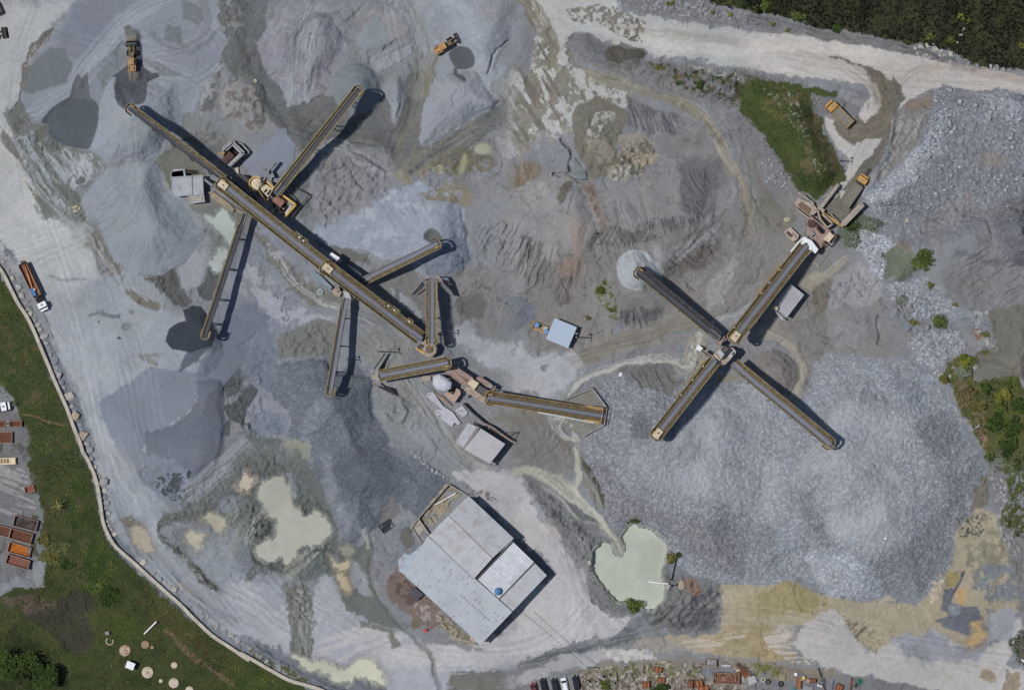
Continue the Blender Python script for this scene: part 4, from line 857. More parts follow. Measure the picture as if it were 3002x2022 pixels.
RELIEF = """
# haul roads worn in, banks beside them
B 3 b40 h-1.2 | 440,400 700,500 1040,600 1300,760 1480,1080 1590,1400 1590,1560 1500,1560 1490,1230 1330,900 1080,710 740,590
B 3 b60 h3 | 600,360 900,390 1240,430 1820,520 1820,560 1560,560 1500,660 1300,700 1000,560 800,480
B 4 b60 h4 | -30,560 300,580 380,620 430,740 480,860 560,1000 600,1140 460,1280 340,1240 220,1140 120,960 40,800
B 4 b50 h3 | 940,760 1180,640 1400,600 1900,650 1900,1700 1300,1700 1240,1500 1000,1420 780,1330 860,1200 1000,1060
B 4 b90 h6 | 1560,1300 1900,1260 1900,1700 1680,1640
R 4 b12 h1.2 v30 | 940,760 900,960 820,1160 760,1260
R 4 b10 h1 v30 | -30,120 400,215 800,280 1100,340 1440,440
R 4 b8 h.9 v26 | 620,600 740,640 760,700
B 2 b50 h-1.4 | -20,-40 190,-40 170,200 110,280 160,460 290,610 330,700 380,900 300,880 150,700 60,500 -20,300
B 2 b60 h-1.4 | 330,700 480,680 720,760 960,560 1030,810 1110,440 1250,500 1200,940 1700,650 1820,690 1560,950 1350,1110 1050,1130 800,960 420,1010
B 2 b80 h3 | 1300,-100 1800,-100 1800,300 1640,520 1480,400 1360,100
R 2 b3 h-.8 | 560,620 500,650 480,670
R 2 b3 h-1 v20 | 1640,480 1660,390 1700,330 1770,270
R 2 b2.5 h-.7 v20 | 960,330 1000,300 1060,270
R 2 b4 h-.6 v20 | 560,1080 580,1140 640,1160
R 2 b4 h-.7 v20 | 730,1100 760,1180 820,1240
R 2 b3 h-.9 v20 | 575,1370 580,1430 570,1490
R 2 b6 h1 v24 | 500,1100 620,980 760,1010 850,1080 960,1130
N 2 z14 h1.1 | 460,1060 620,980 860,1060 1020,1130 960,1260 780,1380 640,1500 520,1500 480,1280
U 2 a55 z7 h.6 | 930,360 1110,290 1110,420 960,470
U 2 a75 z7 h.6 | 1040,-30 1160,80 1240,300 1240,600 1140,500 1140,250
N 2 z18 h1 | 1040,1120 1300,1080 1560,960 1700,1040 1600,1140 1300,1240 1100,1220
R 2 b3 h-.8 v24 | 1740,1450 1760,1480 1740,1540
R 3 b4 h-1.6 v16 | 320,920 395,1000 375,1070 380,1130
R 3 b4 h-1.4 v16 | 270,1145 310,1150 370,1150 440,1190 510,1190
R 3 b3 h-1.2 v16 | 430,1040 470,1110 515,1180
R 3 b3 h-.9 v20 | 410,1300 390,1360 370,1400
N 3 z12 h1.4 | 640,1060 760,900 940,940 980,1060 880,1200 740,1220 640,1170
N 3 z16 h.9 | 400,740 760,760 740,1000 640,1180 520,1180 420,920
U 3 a68 z8 h.9 | 760,640 1100,760 1120,880 900,900 740,820
U 3 a60 z11 h.7 | 1110,1080 1370,1060 1370,1200 1240,1400 1100,1340
U 3 a70 z9 h1.3 | 880,1440 1200,1420 1300,1380 1180,1540 820,1560
N 3 z10 h.8 | 560,440 860,400 1200,420 1500,470 1792,510 1792,600 1300,700 900,570
N 3 z7 h1 | 700,-20 1270,-20 1500,90 1792,130 1792,200 1100,125 760,40
N 4 z9 h.6 | 960,760 1180,640 1400,600 1860,640 1860,1560 1000,1560 740,1330 1000,1080
U 4 a50 z9 h.8 | 940,760 1140,760 1060,960 880,1180 800,1200
R 4 b5 h-1 v20 | 1300,1290 1400,1400 1540,1440 1600,1568
# west yard
B 1 b24 h-.5 | 370,170 200,400 125,640 130,560 220,280
B 1 b14 h-.35 | 268,800 350,705 445,645 480,545 570,480 590,640 656,712 645,830 580,978 420,952 320,890
N 1 z10 h.5 | 0,820 140,680 420,960 700,1090 540,1270 640,1480 400,1450 200,1250
U 1 a60 z6 h.4 | 220,1000 640,1010 540,1260 640,1500 420,1440 240,1200
R 1 b12 h.7 | 970,220 1100,320 1250,330 1380,220
R 1 b10 h.5 | 520,560 640,400 780,280
B 1 b20 h.9 | 860,180 830,300 835,420 790,520 900,540 945,500 935,300 915,200
N 5 z12 h.9 | 900,325 1160,275 1260,510 1180,560 1050,480
U 5 a55 z6 h.5 | 560,0 820,330 1050,520 1000,560 780,400 640,220
R 5 b7 h.8 v20 | 600,60 700,220 800,340
N 5 z9 h.9 | 1470,1170 1490,1030 1575,935 1640,1000 1700,1090 1600,1310 1450,1395
N 5 z12 h.9 | 1640,800 1760,760 1790,1380 1660,1400 1640,1100
# centre
N 6 z12 h.8 | 80,20 240,120 380,300 560,430 640,560 460,520 200,240
N 6 z9 h1.2 | -20,930 60,1060 80,1130 140,1380 -20,1380
N 6 z14 h1 | 480,620 640,650 640,880 260,880 240,760
N 6 z12 h.7 | 730,720 1100,760 1120,900 920,1000 880,1200 1000,1330 1180,1400 1300,1330
R 6 b9 h1.2 v24 | 1000,1130 1080,1180 1090,1280 1010,1310 960,1250
U 6 a60 z9 h1.1 | 1530,20 1792,-20 1792,240 1640,240
R 6 b14 h.6 k5 | 1090,1040 1220,1230 1350,1400 1480,1520 1640,1590
R 7 b10 h-.5 | 1560,540 1400,600 1280,660
R 7 b8 h-.5 | 1230,720 1190,900 1090,920 960,865 720,920 460,1010 360,1100
R 7 b14 h.4 k5 | 440,850 700,770 1000,690 1240,640
N 7 z9 h.9 | 1180,700 1280,720 1260,960 1120,960 1140,800
U 7 a62 z10 h1.2 | 660,980 960,890 1120,1010 1040,1100 840,1080
U 7 a80 z9 h1.4 | 690,540 1020,560 1010,640 860,680 700,650
U 7 a110 z10 h1.3 | 40,90 240,120 240,360 160,440 40,340
U 7 a70 z10 h1.4 | 260,330 420,330 410,540 290,540
U 7 a40 z9 h1.4 | 960,280 1330,80 1380,150 1240,300 1000,330
N 7 z8 h.35 G | 600,1010 1050,1000 1200,980 1340,1020 1550,1050 1792,1260 1792,1560 460,1560 620,1260
N 7 z9 h.6 | 250,1260 430,1420 400,1560 60,1420
# right
N 8 z11 h1 | 300,500 420,420 560,380 700,240 860,340 880,480 620,520 500,560
R 8 b4 h-1 v20 | 845,600 830,660 855,720 840,780
R 8 b9 h.7 | 120,700 260,770 340,880 365,960 330,1080
R 8 b6 h-.6 | 160,820 260,880 310,960 300,1020
B 8 b70 h4 | 900,80 1200,0 1900,-60 1900,1100 1680,1060 1460,860 1400,740 1240,560 1060,420 900,380
U 8 a150 z12 h.6 | 1260,320 1600,20 1796,320 1796,560 1480,600
B 8 b60 h3 | 1600,-60 1900,-60 1900,330 1720,260 1640,160
U 8 a20 z12 h.4 | 1560,560 1796,520 1796,1000 1500,1030 1500,860
N 8 z8 h.9 | 740,40 960,130 880,340 1200,430 1330,520 1420,800 1200,970 1040,800
N 8 z8 h.35 | 430,930 900,890 1240,1050 1420,1300 1540,1560 0,1560 0,1060
# south
R 9 b9 h.8 v14 | 1200,410 1070,460 1040,540 1130,650 1260,740 1340,850 1430,915
N 9 z9 h.6 | 1060,400 1240,250 1500,0 1792,0 1792,760 1640,700 1400,500
B 9 b30 h-.4 | 850,500 930,500 1000,640 900,620
R 9 b22 h-.4 k6 | 700,0 800,200 1000,620 1240,900 1792,1260
N 10 z9 h.8 | 0,80 300,0 640,400 640,800 400,860 80,800
R 10 b30 h.5 k5 v20 | 400,870 420,1100 410,1350
N 10 z8 h.7 | 290,880 480,880 490,1340 330,1320
R 10 b7 h-.4 | 870,700 880,860 1000,1080 1250,1330 1310,1568
R 10 b5 h.9 v12 | 100,1280 330,1420 520,1510 700,1580
B 11 b30 h-2.2 | 560,620 640,570 700,590 720,520 790,490 880,520 960,560 1020,650 1000,760 1005,880 1000,960 930,1030 860,1010 780,985 700,975 640,930 570,860 535,760 530,680
R 11 b14 h.9 v16 | 500,640 510,760 560,900 680,990 760,1030
N 11 z11 h1.5 | 90,180 340,340 620,600 540,790 700,1020 480,800 220,420
N 11 z13 h1.3 | 1000,760 1260,830 1350,860 1410,930 1380,990 1420,1060 1350,1140 1240,1210 1000,1200 860,1080
R 11 b8 h-.5 | 0,120 260,160 480,350 620,520 720,660
N 11 z8 h.35 | 480,0 1792,0 1792,840 1260,820 1020,640 660,500
N 11 z8 h.5 | 420,1450 960,1380 1792,1410 1792,1600 420,1600
U 11 a-12 z9 h.4 | 0,1450 640,1230 880,1090 860,1230 300,1340 0,1500
N 12 z8 h.35 | 0,0 1540,0 1440,380 1330,560 1180,940 760,990 320,830 0,840
U 12 a35 z10 h.6 | 400,1140 560,1060 900,1200 780,1300 640,1200
N 12 z7 h.9 | 1580,120 1796,100 1796,980 1640,560
"""
PID = np.full((NY, NX), -1, np.int16)
def build_relief():
    for i, (nm, lab, cat, t, pt, b, h, ex) in enumerate(PILES):
        pts = tp(t, parse_pts(pt)); w = 8.0
        sl = box(pts, w * 2 + 6)
        d = poly_sd(smooth_poly(pts, True, 3), GX[sl] + w * WXF[sl], GY[sl] + w * WYF[sl])
        keep = ZP.copy(); free = d > 0
        t_ = np.clip(d / b, 0, 1); ZP[:] = 0; ZP[sl] = np.where(free, h * (.35 * t_ + .65 * t_ * t_ * (3 - 2 * t_)), 0)
        relief(ex)
        edge = sstep(0, 16, d)
        new = keep.copy(); new[sl] = keep[sl] + np.where(free, np.maximum(ZP[sl] * .62, .05) * edge, 0)
        ZP[:] = new
        PID[sl] = np.where(free, i, PID[sl])
    relief(RELIEF)
build_relief()
# ---------------------------------------------------------------- milky pond and puddles: the ground is levelled under each
PUDDLES = [
 ("pond", (180, 186, 174), "11", "560,630 600,604 640,620 680,690 720,700 735,640 720,560 735,515 790,488 880,520 960,560 1020,650 1000,760 1005,880 1000,960 930,1030 860,1010 780,985 700,975 640,930 570,860 535,760 530,680"),
 ("puddle", (164, 175, 172), "0", "600,632 622,640 647,621 668,640 690,664 700,690 690,714 669,716 643,687 622,664"),
 ("puddle", (164, 175, 172), "5", "1395,190 1430,172 1485,172 1500,200 1470,230 1475,280 1440,300 1400,262"),
 ("puddle", (170, 173, 161), "10", "130,250 180,190 270,168 320,240 345,320 390,400 440,430 470,400 500,380 540,420 580,480 580,560 500,620 420,640 390,650 340,740 300,760 270,690 160,720 110,650 170,590 230,560 250,460 180,400 140,330"),
 ("puddle", (178, 168, 152), "9", "1545,240 1580,190 1605,150 1645,180 1630,250 1580,262"),
 ("puddle", (174, 171, 152), "9", "1320,440 1390,405 1450,440 1470,500 1430,520 1390,480"),
 ("puddle", (174, 170, 150), "9", "1215,560 1260,520 1330,540 1325,580 1300,600 1330,610 1285,660 1270,620 1220,600"),
 ("puddle", (162, 154, 137), "9", "850,550 870,500 915,490 940,520 980,590 1000,640 970,660 900,610"),
 ("puddle", (176, 166, 142), "10", "600,700 640,720 690,708 688,770 660,790 620,745"),
 ("puddle", (172, 161, 134), "10", "650,820 690,800 712,850 725,930 685,925 655,880"),
 ("puddle", (196, 197, 178), "10", "330,1342 480,1372 620,1410 700,1425 790,1372 880,1390 940,1470 960,1530 760,1492 735,1532 640,1490 480,1422"),
 ("puddle", (157, 159, 140), "2", "1550,990 1600,940 1655,1000 1600,1015"),
 ("puddle", (150, 149, 120), "2", "1440,1140 1460,1040 1490,1010 1495,1080 1455,1150"),
 ("puddle", (174, 152, 114), "12", "1455,1132 1500,1120 1540,1200 1490,1260 1405,1268 1445,1210 1480,1180"),
 ("puddle", (138, 140, 132), "10", "660,620 700,606 750,640 720,690 680,670"),
]
PMASK = []
for _nm, _c, _t, _p in PUDDLES:
    pts = tp(_t, parse_pts(_p)); sl = box(pts, 40); w = 13.0
    d = poly_sd(smooth_poly(pts, True, 3), GX[sl] + w * WXF[sl], GY[sl] + w * WYF[sl]) + (3 if _nm == 'pond' else 15) * FRAY[sl]
    z = ZG[sl]; lvl = float(z[d > 0].mean()) + (.35 if _nm == 'pond' else 0)
    k = sstep(-16, 1, d); z = z + (lvl - z) * k if _nm != 'pond' else np.where(d > 0, np.minimum(z, lvl - .1), np.maximum(z, lvl + .05 * np.clip(-d, 0, 8) / 8))
    ZG[sl] = z - .10 * sstep(0, 10, d)
    ROUGH[sl] = ROUGH[sl] - .35 * sstep(-12, 0, d)
    CA[sl] *= (1 - .24 * (sstep(-34, -4, d) * (1 - sstep(-2, 4, d))))[..., None]
    CA[sl] += (lin(_c).astype(np.float32) * .8 - CA[sl]) * (.55 * sstep(-16, 0, d + 6 * FRAY[sl]))[..., None]
    PMASK.append((sl, d > -1.2, lvl + .012))
# ---------------------------------------------------------------- small mesh kit
def W(px, py, z=0.0):
    """metres of the point at height z that the survey photo shows at pixel (px, py)"""
    f = PX * (1 - z / CAMH)
    return Vector(((px - 1501) * f, (1011 - py) * f, z))

ZT = ZG + ZP
def gh(px, py):
    i = int(np.clip(np.searchsorted(GXa, px) - 1, 0, NX - 2)); j = int(np.clip(np.searchsorted(GYa, py) - 1, 0, NY - 2))
    fx = (px - GXa[i]) / (GXa[i + 1] - GXa[i]); fy = (py - GYa[j]) / (GYa[j + 1] - GYa[j])
    return float((ZT[j, i] * (1 - fx) + ZT[j, i + 1] * fx) * (1 - fy) + (ZT[j + 1, i] * (1 - fx) + ZT[j + 1, i + 1] * fx) * fy)

def link(o, parent=None):
    COL.objects.link(o)
    if parent is not None: o.parent = parent
    return o

def tag(o, label=None, cat=None, group=None, kind=None):
    if label: o['label'] = label
    if cat: o['category'] = cat
    if group: o['group'] = group
    if kind: o['kind'] = kind
    return o

def root(name, label, cat, loc, rz=0.0, group=None):
    o = bpy.data.objects.new(name, None); link(o)
    o.empty_display_size = .3
    o.location = loc; o.rotation_euler = (0, 0, rz)
    return tag(o, label, cat, group)

def copy_tree(o, parent=None):
    c = o.copy(); COL.objects.link(c)
    if parent is not None: c.parent = parent
    for ch in list(o.children): copy_tree(ch, c)
    return c

def set_attr(me, name, typ, vals):
    a = me.attributes.new(name, typ, 'POINT')
    a.data.foreach_set('color' if typ == 'FLOAT_COLOR' else 'value', np.ascontiguousarray(vals, np.float32).ravel())

def mesh_np(name, verts, faces, smooth=False):
    """faces: (n,3) or (n,4) array"""
    me = bpy.data.meshes.new(name); k = faces.shape[1]
    me.vertices.add(len(verts)); me.vertices.foreach_set('co', np.ascontiguousarray(verts, np.float32).ravel())
    me.loops.add(faces.size); me.loops.foreach_set('vertex_index', np.ascontiguousarray(faces, np.int32).ravel())
    me.polygons.add(len(faces)); me.polygons.foreach_set('loop_start', np.arange(0, faces.size, k, dtype=np.int32))
    me.update(calc_edges=True)
    if smooth: me.polygons.foreach_set('use_smooth', np.ones(len(faces), bool))
    return me

class MB:
    def __init__(s): s.v = []; s.f = []
    def add(s, vs, fs):
        n = len(s.v); s.v += [tuple(v) for v in vs]; s.f += [tuple(i + n for i in f) for f in fs]; return s
    def box(s, c, d, rz=0.0, M=None):
        x, y, z = d[0] / 2, d[1] / 2, d[2] / 2
        vs = [Vector((a, b, e)) for e in (-z, z) for a, b in ((-x, -y), (x, -y), (x, y), (-x, y))]
        R = M if M is not None else Matrix.Rotation(rz, 3, 'Z')
        return s.add([R @ v + Vector(c) for v in vs], [(3, 2, 1, 0), (4, 5, 6, 7), (0, 1, 5, 4), (1, 2, 6, 5), (2, 3, 7, 6), (3, 0, 4, 7)])
    def bar(s, p, q, w, h=None):
        p, q = Vector(p), Vector(q); d = q - p
        if d.length < 1e-6: return s
        x = d.normalized(); up = Vector((0, 0, 1)) if abs(x.z) < .97 else Vector((0, 1, 0))
        y = up.cross(x).normalized(); z = x.cross(y)
        return s.box((p + q) / 2, (d.length, w, h or w), M=Matrix((x, y, z)).transposed())
    def tube(s, p, q, r, n=10, r2=None):
        p, q = Vector(p), Vector(q); x = (q - p).normalized(); up = Vector((0, 0, 1)) if abs(x.z) < .97 else Vector((0, 1, 0))
        y = up.cross(x).normalized(); z = x.cross(y); r2 = r if r2 is None else r2; vs = []
        for c, rr in ((p, r), (q, r2)):
            vs += [c + y * (rr * math.cos(2 * math.pi * i / n)) + z * (rr * math.sin(2 * math.pi * i / n)) for i in range(n)]
        return s.add(vs, [(i, (i + 1) % n, n + (i + 1) % n, n + i) for i in range(n)] + [tuple(range(n - 1, -1, -1)), tuple(range(n, 2 * n))])
    def lathe(s, c, prof, n=20):
        vs = [(c[0] + r * math.cos(2 * math.pi * i / n), c[1] + r * math.sin(2 * math.pi * i / n), c[2] + z) for r, z in prof for i in range(n)]
        m = len(prof)
        fs = [(k * n + i, k * n + (i + 1) % n, (k + 1) * n + (i + 1) % n, (k + 1) * n + i) for k in range(m - 1) for i in range(n)]
        return s.add(vs, fs + [tuple((m - 1) * n + i for i in range(n)), tuple(range(n - 1, -1, -1))])
    def prism(s, pts, z0, z1):
        """pts: (x,y) or (x,y,top z) counter-clockwise or not; walls from z0 up to the top"""
        n = len(pts); a = sum(pts[i][0] * pts[(i + 1) % n][1] - pts[(i + 1) % n][0] * pts[i][1] for i in range(n))
        if a < 0: pts = pts[::-1]
        lo = [(p[0], p[1], z0 if not isinstance(z0, str) else p[2] - .15) for p in pts]; hi = [(p[0], p[1], p[2] if len(p) > 2 else z1) for p in pts]
        return s.add(lo + hi, [tuple(range(n - 1, -1, -1)), tuple(range(n, 2 * n))] + [(i, (i + 1) % n, n + (i + 1) % n, n + i) for i in range(n)])
    def mesh(s, name):
        me = bpy.data.meshes.new(name); me.from_pydata(s.v, [], s.f); me.update(); return me
    def build(s, name, mat, parent=None, smooth=False):
        me = s.mesh(name); me.materials.append(mat)
        if smooth:
            for p in me.polygons: p.use_smooth = True
        return link(bpy.data.objects.new(name, me), parent)

# ---------------------------------------------------------------- materials
MATS = {}
def nodes_of(name):
    m = bpy.data.materials.new(name); m.use_nodes = True
    nt = m.node_tree; b = nt.nodes['Principled BSDF']
    return m, nt, b
def N(nt, typ, **kw):
    n = nt.nodes.new(typ)
    for k, v in kw.items():
        if k[0] == 'i': n.inputs[int(k[1:])].default_value = v
        else: setattr(n, k, v)
    return n
def mixc(nt, blend, fac, a, b):
    n = nt.nodes.new('ShaderNodeMix'); n.data_type = 'RGBA'; n.blend_type = blend
    for s, v in ((n.inputs[0], fac), (n.inputs[6], a), (n.inputs[7], b)):
        if hasattr(v, 'type'): nt.links.new(v, s)
        elif isinstance(v, (int, float)): s.default_value = v
        else: s.default_value = (*v, 1)
    return n.outputs[2]
def ramp(nt, sock, stops):
    r = nt.nodes.new('ShaderNodeValToRGB'); e = r.color_ramp.elements
    while len(e) < len(stops): e.new(.5)
    for k, (p, c) in enumerate(stops):
        e[k].position = p; e[k].color = (*c, 1) if not isinstance(c, (int, float)) else (c, c, c, 1)
    nt.links.new(sock, r.inputs[0]); return r.outputs[0]

def earth_material(name, coarse=1.0):
    m, nt, b = nodes_of(name); L = nt.links
    g = N(nt, 'ShaderNodeNewGeometry').outputs['Position']
    col = N(nt, 'ShaderNodeAttribute', attribute_name='albedo').outputs['Color']
    gr = N(nt, 'ShaderNodeAttribute', attribute_name='gravel').outputs['Fac']
    ro = N(nt, 'ShaderNodeAttribute', attribute_name='rough').outputs['Fac']
    n1 = N(nt, 'ShaderNodeTexNoise'); n1.inputs['Scale'].default_value = 1.1; n1.inputs['Detail'].default_value = 6; n1.inputs['Roughness'].default_value = .7
    L.new(g, n1.inputs['Vector'])
    f1 = ramp(nt, n1.outputs['Fac'], [(.25, .87), (.75, 1.13)])
    c = mixc(nt, 'MULTIPLY', 1.0, col, f1)
    vo = N(nt, 'ShaderNodeTexVoronoi'); vo.inputs['Scale'].default_value = 1.55 / coarse; vo.inputs['Randomness'].default_value = 1.0
    L.new(g, vo.inputs['Vector'])
    sep = N(nt, 'ShaderNodeSeparateColor'); L.new(vo.outputs['Color'], sep.inputs[0])
    cell = ramp(nt, sep.outputs[0], [(0.0, .78), (.6, 1.0), (1.0, 1.36)])
    crack = ramp(nt, vo.outputs['Distance'], [(.30, 1.05), (.75, .80)])
    c2 = mixc(nt, 'MULTIPLY', 1.0, mixc(nt, 'MULTIPLY', 1.0, c, cell), crack)
    L.new(mixc(nt, 'MIX', gr, c, c2), b.inputs['Base Color'])
    L.new(ro, b.inputs['Roughness']); b.inputs['Specular IOR Level'].default_value = .25
    inv = N(nt, 'ShaderNodeMath', operation='MULTIPLY'); L.new(vo.outputs['Distance'], inv.inputs[0]); L.new(gr, inv.inputs[1])
    sub = N(nt, 'ShaderNodeMath', operation='MULTIPLY_ADD'); L.new(inv.outputs[0], sub.inputs[0]); sub.inputs[1].default_value = -.55
    sc = N(nt, 'ShaderNodeMath', operation='MULTIPLY'); L.new(n1.outputs['Fac'], sc.inputs[0]); sc.inputs[1].default_value = .30
    L.new(sc.outputs[0], sub.inputs[2])
    bp = N(nt, 'ShaderNodeBump'); bp.inputs['Strength'].default_value = .6; bp.inputs['Distance'].default_value = .45
    L.new(sub.outputs[0], bp.inputs['Height']); L.new(bp.outputs[0], b.inputs['Normal'])
    return m

def surf(name, rgb, rough=.7, var=.25, scale=1.0, dirt=None, dirt_amt=.5, metal=0.0, stretch=None, spec=.3):
    """worn surface: base colour (as seen in sRGB 0-255) with blotches and a second dirt colour"""
    if name in MATS: return MATS[name]
    m, nt, b = nodes_of(name); L = nt.links
    co = N(nt, 'ShaderNodeTexCoord').outputs['Object']
    if stretch:
        mp = N(nt, 'ShaderNodeMapping'); mp.inputs['Scale'].default_value = stretch; L.new(co, mp.inputs['Vector']); co = mp.outputs[0]
    n1 = N(nt, 'ShaderNodeTexNoise'); n1.inputs['Scale'].default_value = scale; n1.inputs['Detail'].default_value = 6; n1.inputs['Roughness'].default_value = .65
    L.new(co, n1.inputs['Vector'])
    f = ramp(nt, n1.outputs['Fac'], [(.25, 1 - var), (.75, 1 + var)])
    c = mixc(nt, 'MULTIPLY', 1.0, [float(v) for v in lin(rgb)], f)
    if dirt is not None:
        n2 = N(nt, 'ShaderNodeTexNoise'); n2.inputs['Scale'].default_value = scale * .6; n2.inputs['Detail'].default_value = 8; n2.inputs['Roughness'].default_value = .7
        L.new(co, n2.inputs['Vector'])
        k = ramp(nt, n2.outputs['Fac'], [(.62 - .35 * dirt_amt, 0.0), (.78 - .3 * dirt_amt, .9)])
        c = mixc(nt, 'MIX', k, c, [float(v) for v in lin(dirt)])
    L.new(c, b.inputs['Base Color']); b.inputs['Roughness'].default_value = rough; b.inputs['Metallic'].default_value = metal
    b.inputs['Specular IOR Level'].default_value = spec
    MATS[name] = m
    return m

# ---------------------------------------------------------------- the ground sheet and the stockpiles on it
PXX = (GX - 1501) * PX; PYY = (1011 - GY) * PX
FX = (1 - ZT / CAMH)
M_GROUND = earth_material('quarry_earth')
inside = PID >= 0
core = inside.copy()
core[1:] &= inside[:-1]; core[:-1] &= inside[1:]; core[:, 1:] &= inside[:, :-1]; core[:, :-1] &= inside[:, 1:]
zg = ZG - .5 * core
fg = (1 - zg / CAMH)
idx = np.arange(NX * NY).reshape(NY, NX)
quads = np.stack([idx[1:, :-1], idx[1:, 1:], idx[:-1, 1:], idx[:-1, :-1]], -1).reshape(-1, 4)
def finish(me, sel=None):
    c = np.concatenate([CA, np.ones((NY, NX, 1), np.float32)], -1).reshape(-1, 4); s = slice(None) if sel is None else sel
    set_attr(me, 'albedo', 'FLOAT_COLOR', np.clip(c[s], 0, 1)); set_attr(me, 'gravel', 'FLOAT', GRAV.ravel()[s]); set_attr(me, 'rough', 'FLOAT', ROUGH.ravel()[s])
    me.materials.append(M_GROUND)
me = mesh_np('ground', np.stack([PXX * fg, PYY * fg, zg], -1).reshape(-1, 3), quads, True)
finish(me)
tag(link(bpy.data.objects.new('ground', me)), kind='structure')
pt3 = np.stack([PXX * FX, PYY * FX, ZT], -1).reshape(-1, 3)
qid = np.max(np.stack([PID[1:, :-1], PID[1:, 1:], PID[:-1, 1:], PID[:-1, :-1]], -1), -1).ravel()
for i, pl in enumerate(PILES):
    q = quads[qid == i]
    u, inv = np.unique(q, return_inverse=True)
    c0 = pt3[u].mean(0); c0[2] = 0
    me = mesh_np(pl[0], pt3[u] - c0 + np.array([0, 0, .006]), inv.reshape(-1, 4), True); finish(me, u)
    o = link(bpy.data.objects.new(pl[0], me)); o.location = c0
    tag(o, pl[1], pl[2])

# ---------------------------------------------------------------- materials in use
RAIL = surf('yellow_rail', (164, 148, 98), .7, .3, 1.2, (126, 120, 104), .55)
DECK = surf('walkway_deck', (92, 79, 52), .85, .4, 1.4, (118, 112, 98), .45)
DUSTY_DECK = surf('dusty_deck', (142, 132, 116), .85, .25, 1.0, (112, 94, 66), .45)
ORANGE = surf('orange_steel', (176, 146, 90), .7, .28, 1.2, (140, 120, 90), .5)
DKSTEEL = surf('dark_steel', (62, 60, 58), .6, .3, 2.0, (90, 80, 66), .35)
GREY = surf('grey_steel', (140, 143, 148), .6, .2, 1.5, (112, 110, 108), .4)
PALE = surf('pale_sheet', (176, 180, 188), .5, .12, .8, (146, 146, 148), .4)
CREAM = surf('cream_sheet', (206, 194, 168), .6, .15, 1.5, (168, 150, 124), .35)
DUST = surf('dust_coated', (168, 158, 148), .95, .22, 1.2, (140, 124, 110), .5)
PINKDUST = surf('pink_dust', (152, 134, 126), .95, .22, 1.4, (120, 100, 90), .4)
BELT = surf('conveyor_belt', (120, 123, 134), .85, .18, 1.4, (116, 118, 126), .5, stretch=(.12, 1.6, 1))
BELTD = surf('worn_belt', (72, 74, 82), .85, .22, 1.4, (88, 90, 98), .45, stretch=(.12, 1.6, 1))
RUST = surf('rust', (126, 78, 52), .9, .3, 1.6, (88, 60, 48), .5)
BROWN = surf('brown_rust', (92, 72, 66), .9, .3, 1.4, (70, 56, 52), .5)
RUBBER = surf('rubber', (38, 38, 40), .9, .2, 3.0)
WHITE = surf('white_paint', (226, 230, 236), .4, .05, 1.0, (196, 198, 200), .25)
GLASS = surf('dark_glass', (34, 40, 48), .15, .1, 2.0, spec=.5)
BLUE = surf('blue_plastic', (78, 128, 178), .5, .12, 2.0, (104, 134, 160), .3)
CONC = surf('old_concrete', (164, 160, 152), .9, .16, .9, (130, 126, 116), .45)
TIMBER = surf('old_timber', (158, 151, 134), .9, .3, 2.0, (112, 96, 74), .45)

